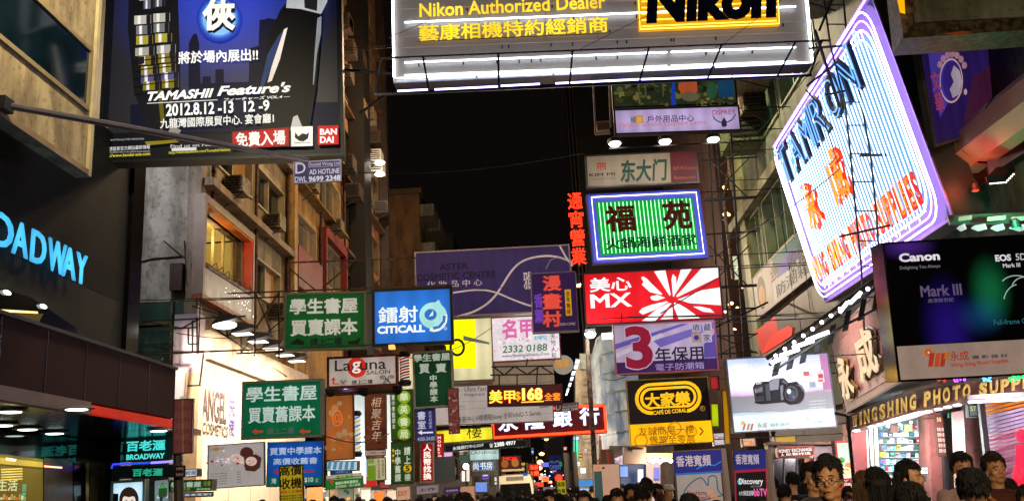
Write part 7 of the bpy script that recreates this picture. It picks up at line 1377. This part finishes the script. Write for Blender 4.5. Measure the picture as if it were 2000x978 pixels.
P = at(910, 910, 33); t = thing('shop_lamp', 'starry white bulb in the far left shops', 'lamp', P); obj('bulb', MB().ball((0, 0, 0), .1), emit('ffffff', 14), t); obj('bracket', MB().bar((0, 0, .1), (-.5, .2, .4), .02), DARK, t); lamp('bulb_light', 'POINT', P+Vector((0, -.2, 0)), (1, .95, .9), 60, parent=t)
for i, (x0, y0, x1, y1, Y, c) in enumerate(((845, 895, 975, 985, 60, '2a221e'), (895, 860, 965, 935, 52, '3a3430'), (1160, 850, 1200, 985, 62, '5a3a24'), (1005, 840, 1036, 945, 95, '16161c'))):
    a, b_ = at(x0, y1, Y), at(x1, y0, Y); t = thing('apartment_building', ['dim block low on the far left side of the street', 'dim block behind the aqua and blue signs', 'brown lit block behind the lamp post', 'dark block at the end of the street behind the minibus'][i], 'building', (a.x, Y, 0)); o0 = Vector(t.location)
    obj('wall', MB().box((0, 0, 0), (b_.x-a.x, 6, b_.z)), mat(c, .1 if i != 3 else 0, 'wall', .8, 0, .3, .3), t)
    for j in range(5):
        for k in range(3): u = (b_.x-a.x)*(j+.3)/5; z = b_.z*(k+.5)/3.2; obj('window', MB().box((u, -.03, z), (u+(b_.x-a.x)*.1, .01, z+b_.z*.12)), emit(random.choice(['3a3428', '6a5a3a', '202428', '8a8478']), .6), t)
for i, (x, y0, y1, Y, c) in enumerate(((905, 918, 940, 34, 'e4dcd0'), (914, 912, 940, 35, 'd0c8c0'))): S = Sign('light_box_sign', 'bright upright white box in the far left shops, %s one' % ('shorter' if i == 0 else 'taller'), 'light box', [(x-4, y0), (x+4, y0), (x+4, y1), (x-4, y1)], Y, c, 1.2, kind='glow', thick=.1)
# more small lit signs crowding the end of the street
tiny = {'red': 'c81c14', 'white': 'd8dce0', 'yellow': 'd8b020', 'blue': '3070c8', 'green': '2a9058', 'orange': 'd86a20', 'pink': 'd890b0', 'violet': '7060c0'}
spots = [(850, 905), (862, 915), (874, 926), (884, 905), (890, 930), (905, 925), (935, 925), (948, 930), (960, 925), (968, 938), (1022, 905), (1026, 925), (1048, 895), (1066, 935), (1082, 920), (1108, 895), (1112, 915), (1126, 905), (1134, 890), (1140, 925), (1150, 935), (1128, 940), (1144, 880), (1175, 850), (1180, 865), (1205, 935), (1222, 940), (1040, 880), (1095, 905), (1104, 875)]
used = set()
for i, (x, y) in enumerate(spots):
    Y = random.uniform(38, 70); w_, h_ = random.uniform(5, 15), random.uniform(4, 12)
    if i % 3 == 0: w_, h_ = h_*.6, w_*1.6
    where = '%s %s lit sign, %s, on the %s of the far street' % ('%s', 'upright' if h_ > w_ else 'wide', 'high up' if y < 912 else 'low down', 'far left side' if x < 900 else ('left side' if x < 980 else ('middle' if x < 1090 else ('right side' if x < 1135 else 'far right side'))))
    cn = next((c for c in list(tiny)[i % 8:]+list(tiny)[:i % 8] if (where, c) not in used), 'red'); used.add((where, cn))
    S = Sign('shop_sign', 'tiny '+where % cn, 'light box', [(x-w_/2, y-h_/2+.3), (x+w_/2, y-h_/2), (x+w_/2, y+h_/2), (x-w_/2, y+h_/2+.3)], Y, tiny[cn], 1.05, kind='glow', thick=.15, group='tiny signs at the end of the street', prior=200.)
    for k in range(2): S.r(x-w_*.35, y-h_*.3+k*h_*.35, x+w_*.35, y-h_*.15+k*h_*.35, random.choice(['f0f0f0', '301818', 'e8c8a0', '202850']), .9)
# overhead cables
for i, (a, b_, Ya, Yb, sag) in enumerate((((560, 330), (1140, 300), 24, 26, 14), ((345, 650), (560, 640), 20, 24, 8), ((890, 560), (1034, 545), 22, 24, 6), ((1400, 330), (1600, 120), 24, 20, 6), ((1180, 740), (1222, 735), 22, 21, 2), ((776, 700), (960, 640), 22, 28, 10), ((1410, 470), (1640, 330), 22, 16, 8), ((632, 850), (760, 846), 15, 20, 6))):
    P0_, P1_ = at(*a, Ya), at(*b_, Yb); t = thing('cable', ['thin cable high across the dark sky', 'sagging cable before the lamp row', 'short cable beside the violet billboard', 'cable rising to the white camera billboard', 'short cable left of the cafe sign', 'cable from the salon sign to the pink sign', 'cable from the red light box to the tilted billboard', 'short cable right of the bright green board'][i], 'cable', P0_)
    obj('strand', MB().tube([(P1_-P0_)*(k/14)+Vector((0, 0, -sag*.012*math.sin(math.pi*k/14)*2)) for k in range(15)], .011, 5), DARK, t)
# lamps and cables added to light facades and crowd, out of frame or behind signs
LA, LB_ = at(800, 120, 27), at(850, 110, 39)
for i, (x, y, z, pw) in enumerate(((LA.x, LA.y, LA.z, 1400), (LB_.x, LB_.y, LB_.z, 3600), (2.0, 48., 12., 3000), (4.9, 27., 15., 1700), (2.2, -3.0, 5., 2600), (-4.6, 9., 13., 50))):
    t = thing('street_lamp', ['warm street lamp hidden behind the poster', 'warm street lamp above the left tenements', 'warm street lamp behind the red light box', 'warm street lamp behind the camera billboard', 'warm street lamp beside the viewpoint', 'warm street lamp on the near left kerb'][i], 'street lamp', (x, y, 0), group='kerb street lamps')
    s_ = 1 if x < 0 else -1; ob = obj('lamp_head', MB().box((-.15, -.4, z), (.15, .4, z+.12)), DARK, t); obj('bulb', MB().box((-.1, -.3, z-.03), (.1, .3, z-.005)), emit('ffc890', 4), t)
    obj('hanger_cable', MB().bar((XL-x, 0, z+.6), (XR-x, 0, z+.6), .014).bar((0, 0, z+.1), (0, 0, z+.6), .02), DARK, t)
    if i == 4: lamp('added_street_light', 'SPOT', (x, y, z-.2), (1, .74, .45), pw, parent=t, size=.2, aim=(3.2, 7, 1.2), spot=75)
    else: lamp('added_street_light', 'POINT', (x, y, z-.2), (1, .70, .40) if i < 2 else ((1, .8, .55) if i < 5 else (.9, .95, 1)), pw, parent=t, size=.2)
# ================================================================== people
def smooth_mesh(parts, vox, name):
    """union of shapes, remeshed to one continuous skin"""
    me = parts.mesh(name); o = bpy.data.objects.new(name, me); C.objects.link(o)
    m = o.modifiers.new('r', 'REMESH'); m.mode = 'VOXEL'; m.voxel_size = vox; s_ = o.modifiers.new('s', 'SMOOTH'); s_.iterations = 3; s_.factor = .5
    dg = bpy.context.evaluated_depsgraph_get(); dg.update(); e_ = o.evaluated_get(dg); r_ = bpy.data.meshes.new_from_object(e_)
    r_.polygons.foreach_set('use_smooth', [True]*len(r_.polygons)); bpy.data.objects.remove(o); r_.name = name; return r_
def limb(mb, pts, n=10):
    for (a, ra), (b_, rb) in zip(pts, pts[1:]): mb.tube([a, b_], ra, n, rb)
    for a, ra in pts: mb.ball(a, ra, n=n, m=7)
# figure 1.72 tall, facing -y
def torso(mb, k=0):
    for z, rx, ry, y in ((.95, .165, .12, 0), (1.05, .15, .11, 0), (1.15, .15, .11, 0), (1.27, .175, .12, 0), (1.36, .175, .11, .005)): mb.ball((0, y, z), 1, rx+k, ry+k, .1+k, 14, 9)
    mb.ball((0, .01, 1.405), 1, .15+k, .08+k, .05+k, 14, 8)
def arms(mb, k=0, upto=3, bend=0):
    for s_ in (-1, 1):
        P = [((s_*.185, .01, 1.39), .055+k), ((s_*.235, .02, 1.1), .044+k), ((s_*.25, -.06-bend, .86+bend), .032+k), ((s_*.252, -.09-bend*1.4, .79+bend*1.5), .03+k)]
        limb(mb, P[:upto+1] if upto < 3 else P)
        if upto == 3:
            W_ = Vector(P[-1][0])
            for q in range(4): a = W_+Vector(((-.024+q*.016)*1, -.02, -.05)); limb(mb, [(a, .0105), (a+Vector((0, -.012, -.035-.004*(1-abs(q-1.5)))), .0095), (a+Vector((0, -.002, -.065)), .0085)], 6)
            limb(mb, [(W_+Vector((-s_*.03, -.02, -.01)), .012), (W_+Vector((-s_*.045, -.045, -.045)), .01)], 6)
def head(mb, hi=True):
    mb.tube([(0, .02, 1.38), (0, .0, 1.53)], .06, 12, .054)
    mb.ball((0, .008, 1.635), 1, .077, .096, .09, 20, 14)                # cranium
    mb.ball((0, -.022, 1.585), 1, .062, .07, .078, 18, 12)               # face
    mb.ball((0, -.060, 1.522), 1, .034, .026, .02, 12, 8)                 # chin
    for s_ in (-1, 1): mb.ball((s_*.042, -.015, 1.54), 1, .026, .045, .028, 10, 8)      # jaw
    for s_ in (-1, 1):
        mb.ball((s_*.04, -.06, 1.582), 1, .025, .024, .028, 10, 8)       # cheek
        mb.ball((s_*.078, .008, 1.595), 1, .01, .02, .032, 8, 8)         # ear
        mb.ball((s_*.032, -.088, 1.628), 1, .026, .01, .008, 8, 6)       # brow
    mb.tube([(0, -.088, 1.622), (0, -.104, 1.585)], .008, 8, .012); mb.ball((0, -.098, 1.582), 1, .018, .014, .009, 10, 7)
    mb.ball((0, -.078, 1.55), 1, .028, .016, .012, 10, 6)
def legs(mb, k=0, feet=True):
    for s_ in (-1, 1):
        limb(mb, [((s_*.09, 0, .92), .09+k), ((s_*.1, -.01, .5), .06+k), ((s_*.105, .02, .1), .042+k)])
        if feet: limb(mb, [((s_*.105, .03, .05), .045), ((s_*.115, -.12, .035), .035)])
def mk(vox):
    b = MB(); torso(b); arms(b); head(b); legs(b); body = smooth_mesh(b, vox, 'body')
    b = MB(); torso(b, .014); arms(b, .014, 1); shirt = smooth_mesh(b, max(vox, .014), 'shirt')
    b = MB(); torso(b, .012); tank = smooth_mesh(b, max(vox, .014), 'tank_top')
    b = MB(); legs(b, .012, False); b.ball((0, 0, .93), 1, .17, .125, .1, 14, 9); trs = smooth_mesh(b, .018, 'trousers')
    return body, shirt, tank, trs
HI = mk(.0085); LO = mk(.02)
def hair_mesh(style, seed):
    rnd = random.Random(seed); vs = []; fs = []; n, m = 28, 18
    for j in range(m+1):
        th = math.pi*.62*j/m
        for i in range(n):
            a = 2*math.pi*i/n; x, y, z = math.sin(th)*math.cos(a), math.sin(th)*math.sin(a), math.cos(th)
            nz = 1+.09*math.sin(3*a+seed*2)*math.sin(4*th+seed)+.04*math.sin(11*a+seed)+rnd.uniform(-.035, .035)
            if style == 'spiky': nz += .07*max(0, math.cos(th))*(1+math.sin(13*a+3*seed))*.7
            vs.append((x*.0835*nz, .012+y*.104*nz, 1.64+z*.0985*nz))
    keep = []
    for j in range(m):
        for i in range(n):
            q = (j*n+i, (j+1)*n+i, (j+1)*n+(i+1) % n, j*n+(i+1) % n); c = [sum(vs[k][d] for k in q)/4 for d in range(3)]
            line = 1.685 if style != 'fringe' else 1.65
            side = 1.575 if style in ('short', 'spiky') else 1.55
            if c[1] < -.03 and c[2] < line+abs(c[0])*-.1: continue
            if style == 'balding' and c[1] < .03 and c[2] > 1.66: continue
            if c[1] < -.0 and c[2] < side+.055: continue
            fs.append(q)
    mb = MB().add(vs, fs)
    src = [q for q in fs]
    for k in range(420 if style != 'balding' else 200):  # loose strands lying on the cap, roughening its outline
        q = rnd.choice(src); c = Vector([sum(vs[i][d] for i in q)/4 for d in range(3)]); nrm = (c-Vector((0, .014, 1.63))).normalized()
        down = Vector((nrm.x*.8+rnd.uniform(-.25, .25), nrm.y*.8+rnd.uniform(-.3, .15), -1+rnd.uniform(0, .5))) if style != 'spiky' else Vector((rnd.uniform(-.4, .4), rnd.uniform(-.8, .1), rnd.uniform(-.4, 1.))); down = (down-nrm*down.dot(nrm)).normalized()
        L_ = rnd.uniform(.022, .042); up = .12 if style != 'spiky' else .55; a = c-nrm*.002; b_ = c+(down+nrm*up*rnd.random()).normalized()*L_; s3 = nrm.cross(down)*.0035
        mb.add([a+s3, a-s3, b_, a+nrm*.004], [(0, 1, 2), (1, 3, 2), (3, 0, 2)])
    if style in ('long', 'fringe', 'pony'):
        ln = .42 if style != 'pony' else .3
        vs = []; fs = []; n = 18; m = 12
        for j in range(m+1):
            t_ = j/m; z = 1.66-ln*t_; w_ = .09-.02*t_+.012*math.sin(9*t_+seed) if style != 'pony' else .03+.02*math.sin(3.1*t_); d = .05*(1-.5*t_); yc = .075+.015*t_
            for i in range(n):
                a = math.pi*2*i/n; rr_ = 1+.07*math.sin(6*a+2*j*.3+seed)
                vs.append((w_*math.cos(a)*rr_, yc+d*math.sin(a)*rr_-(.035 if style != 'pony' else -.02)*(abs(math.cos(a))**2)*(1 if math.sin(a) < .3 else .2), z))
        for j in range(m):
            for i in range(n): fs.append((j*n+i, (j+1)*n+i, (j+1)*n+(i+1) % n, j*n+(i+1) % n))
        fs.append(tuple(m*n+i for i in range(n))); mb.add(vs, fs)
        for k in range(90):
            a = rnd.uniform(0, 2*math.pi); x = .085*math.cos(a); y = .085+.045*math.sin(a); zz = 1.62; pts = [Vector((x+.012*math.sin(k+i*.7), y+.02*i*.3, zz-ln*1.05*i/5)) for i in range(6)]; mb.tube(pts, .004, 3, .0015)
    me = mb.mesh('hair'); me.polygons.foreach_set('use_smooth', [True]*len(me.polygons)); return me
_H = {}
SK = ['c4946c', 'b88860', 'd0a484', 'b4845e']
def person(px, ytop, Y, yaw, hair, label, shirt='2a2a30', sk=0, top='shirt', hc='0c0a0a', hi=None, glasses=False, tilt=0, hgrp=None, cap=None, strap=False):
    P = at(px, ytop, Y); H = P.z-.14*0; s_ = max(1.38, min(1.95, H))/1.745
    t = thing('person', label, 'person', (P.x, Y, 0), R(yaw)-math.atan2(P.x, P.y)); rv = random.Random(int(px)); t.scale = (s_*rv.uniform(.87, .97), s_*rv.uniform(.88, .96), s_)
    if hgrp: t['group'] = hgrp
    hi = Y < 9 if hi is None else hi; body, sh, tk, tr = HI if hi else LO
    skin = mat(SK[sk % 4], 0, 'skin', .5, 0, .12, 14); skin.node_tree.nodes['Principled BSDF'].inputs['Subsurface Weight'].default_value = 0
    def part(nm, me, m): o = bpy.data.objects.new(nm, me.copy() if me.users == 0 or not me.materials else me.copy()); o.data.materials.clear(); o.data.materials.append(m); C.objects.link(o); o.parent = t; return o
    part('body', body, skin); part('shirt' if top == 'shirt' else 'tank_top', sh if top == 'shirt' else tk, mat(shirt, 0, 'cloth', .85, 0, .25, 9)); part('trousers', tr, mat('1a1c24', 0, 'cloth', .85))
    key = (hair, int(px) % 5)
    if hair != 'none':
        if key not in _H: _H[key] = hair_mesh(*key)
        ho = part('hair', _H[key], mat(hc, 0, 'hair', .8, 0, .4, 30)); so = ho.modifiers.new('s', 'SOLIDIFY'); so.thickness = .008; so.offset = -1
    if cap: obj('cap', MB().lathe((0, .01, 1.655), [(.1, 0), (.1, .03), (.08, .075), (.03, .095)], 16).box((-.06, -.18, 1.66), (.06, -.08, 1.668)), mat(cap, 0, 'cloth', .8), t)
    if hi:
        W_ = mat('c8c0b8', 0, 'eye', .2); I = mat('140c08', 0, 'eye', .15)
        for k in (-1, 1):
            e_ = obj('eye', MB().ball((k*.031, -.083, 1.607), .0115, 1.15, .6, .62, 10, 7), W_, t, smooth=True); obj('iris', MB().ball((k*.031, -.0885, 1.607), .0058, 1, .5, 1, 8, 6), I, e_)
            obj('eyebrow', MB().tube([(k*.014, -.096, 1.63), (k*.03, -.099, 1.636), (k*.048, -.09, 1.629)], .0026, 6), mat(hc, 0, 'hair', .5), t)
        obj('lips', MB().ball((0, -.0895, 1.549), 1, .021, .006, .0055, 10, 6), mat('7a3c34', 0, 'skin', .4), t)
    if glasses:
        mb = MB()
        for k in (-1, 1):
            mb.tube([(k*.033+.0235*math.cos(a), -.105, 1.606+.015*math.sin(a)) for a in [2*math.pi*i/16 for i in range(16)]], .0017, 5, closed=True); mb.tube([(k*.056, -.104, 1.61), (k*.08, -.05, 1.61), (k*.082, .01, 1.6)], .0016, 5)
        mb.tube([(-.01, -.106, 1.608), (.01, -.106, 1.608)], .0017, 5); obj('glasses', mb, mat('6a6a6a', 0, 'plain', .2, .9), t)
    if strap: obj('bag_strap', MB().tube([(-.15, -.02, 1.45), (-.07, -.135, 1.33), (.03, -.145, 1.18), (.15, -.1, .98)], .018, 6), mat('9a6a40', 0, 'cloth'), t)
    return t
person(1612, 888, 5.4, -8, 'short', 'man with glasses and short spiky hair in a dark tee looking at the viewer', '16141c', 1, glasses=True)
person(1583, 901, 8.2, 20, 'short', 'man in a grey tank top just behind the man with glasses', '4a4448', 0, 'tank')
person(1545, 921, 12.5, 200, 'short', 'short haired pedestrian in black near the money exchange', '0e0e12', 2)
person(1506, 931, 13, -30, 'long', 'woman in pale top at the end of the broadband stalls', 'a8b0a8', 2)
person(1531, 945, 11.5, 160, 'short', 'pedestrian in a salmon top low beside the money exchange', 'c88a70', 2)
person(1708, 911, 6.6, 195, 'long', 'woman with long black hair seen from behind in front of the phone shop', '0c0c10', 0)
person(1683, 918, 10, 150, 'pony', 'fair haired woman with pony tail in a pink top before the red column', 'b08898', 2, hc='6a5238')
person(1772, 896, 7, 62, 'long', 'tall woman with long dark hair turning right in front of the phone shop window', '141216', 0)
person(1776, 941, 4.9, 5, 'fringe', 'woman with dark fringe low in front at the bottom edge', '101014', 2)
person(1874, 881, 8.2, 18, 'short', 'man in a pale pink shirt before the dark stair entrance', 'a88c8c', 0)
person(1895, 913, 5.3, 172, 'short', 'man with thinning black hair seen from behind in a white shirt', 'b0a8a4', 1)
person(1937, 882, 7.8, 25, 'short', 'broad man in a rust red lit tee with a shoulder strap by the shutter', '4a1c10', 1, hc='2a120a', strap=True)
person(2005, 945, 6.5, 10, 'short', 'pedestrian cut off at the right edge of the photo', 'b8a090', 0)
person(1204, 953, 9.6, 8, 'short', 'black haired man below the peach board', '1c1c24', 1)
person(1252, 944, 10, 165, 'balding', 'balding man seen from behind in a blue shirt', '3c4a78', 0)
person(1231, 944, 12, 30, 'short', 'man in dark clothes left of the balding man', '201c1c', 3)
person(1261, 932, 11, 175, 'short', 'tall black haired man in a white shirt behind the balding man', 'b0a8b8', 0)
person(1283, 943, 12, 60, 'short', 'man in profile beside the white shirted tall man', '9a94a0', 1)
person(1305, 945, 14, 20, 'short', 'person with a pale cap and yellow shirt near the house outline stall', 'b8a050', 0, cap='c8c0b0')
person(1296, 948, 15, 200, 'short', 'dark haired person left of the pale cap', '6a6460', 0)
person(1345, 963, 6.4, 178, 'short', 'dark head low before the house outline stall', '14141a', 1)
person(905, 961, 7.6, 4, 'short', 'black haired man facing us below the small violet board', '2a2020', 1)
gl = 'crowd farther up the street'
crowd = [(1071, 957, 11, 'dark head second from the lamp post'), (1091, 963, 12, 'dark head under the yellow upright board'), (1139, 957, 11.5, 'large dark head left of the peach board'), (1150, 968, 14, 'small head close to the peach board'), (1104, 965, 18, 'small far head right of the yellow board'), (1118, 963, 17, 'far head between the yellow board and the peach board'), (1128, 966, 20, 'smallest head before the blue shop strip'), (1050, 966, 16, 'head with warm light at the right of the minibus'), (1030, 970, 12, 'head low in front of the minibus right side'), (1012, 966, 15, 'head before the minibus windscreen'), (995, 970, 13, 'head before the minibus left side'), (978, 969, 16, 'head left of the minibus'), (958, 965, 20, 'head below the blue screen'), (945, 972, 14, 'low head below the blue screen'), (928, 966, 17, 'head beside the salmon board'), (860, 970, 9.5, 'dark head low under the violet board'), (838, 972, 14, 'head under the grey notice board'), (756, 972, 12, 'head under the small peach board'), (728, 974, 16, 'head low among the left shop fronts'), (652, 968, 15, 'head low near the green textbook board'), (668, 972, 20, 'second head near the green textbook board'), (610, 975, 15, 'head right of the yellow price banner'), (512, 976, 13, 'head under the white beauty poster'), (440, 978, 12, 'head below the white beauty poster left half'), (1172, 960, 16, 'head in front of the peach board'), (1425, 965, 14, 'head between the two broadband stalls'), (590, 972, 18, 'far head right of the blue banner'), (700, 971, 19, 'far head under the green white board'), (785, 970, 19, 'far head right of the small peach board'), (820, 974, 11, 'near head under the grey notice board'), (878, 968, 18, 'far head left of the black haired man'), (970, 974, 10, 'low near head left of the minibus'), (1040, 964, 19, 'far head at the right edge of the minibus'), (1060, 972, 9.5, 'low near head below the pinkish board'), (1084, 968, 15, 'head beside the pinkish board'), (1112, 972, 10, 'low near head left of the large dark head'), (1160, 975, 9, 'low near head at the foot of the lamp post'), (1185, 966, 13, 'head over the peach board edge'), (1215, 970, 10.5, 'low head between the black haired man and the balding man'), (1320, 972, 11, 'low head before the house outline stall left edge'), (1400, 976, 9, 'low head at the right edge of the house outline stall'), (1470, 972, 9.5, 'low head before the channel list poster'), (1522, 952, 14, 'far head by the money exchange door'), (1560, 940, 13, 'far head under the money exchange sign'), (1655, 950, 11, 'head before the red strip sign'), (1968, 935, 9, 'head by the shutter at the right edge'), (1222, 958, 15, 'small head left of the balding man')]
for i, (px, yt, Y, lb_) in enumerate(crowd):
    person(px, yt, Y, random.choice((0, 15, -20, 170, 190, 200, 160)), random.choice(('short', 'short', 'long', 'short', 'spiky')), 'pedestrian, ' + lb_, random.choice(('1a1a20', '5a5a60', '8a7a70', '2c3850', '6a2c28', '9a9a98', '3a3028')), i, hgrp=gl, hi=False, hc=random.choice(('0c0a0a', '120e0c', '1c120c')))
for i in range(30):
    px = 600+i*22+random.uniform(-8, 8); person(px, 957-.0558*(px-1080)-random.uniform(2, 6), random.uniform(19, 34), random.choice((0, 180, 170, 20)), 'short', 'tiny dark head in the thick of the far crowd along the bottom edge', random.choice(('1a1a20', '8a8a88', '5a3030', '3a4460')), i, hgrp='far crowd along the bottom edge', hi=False)
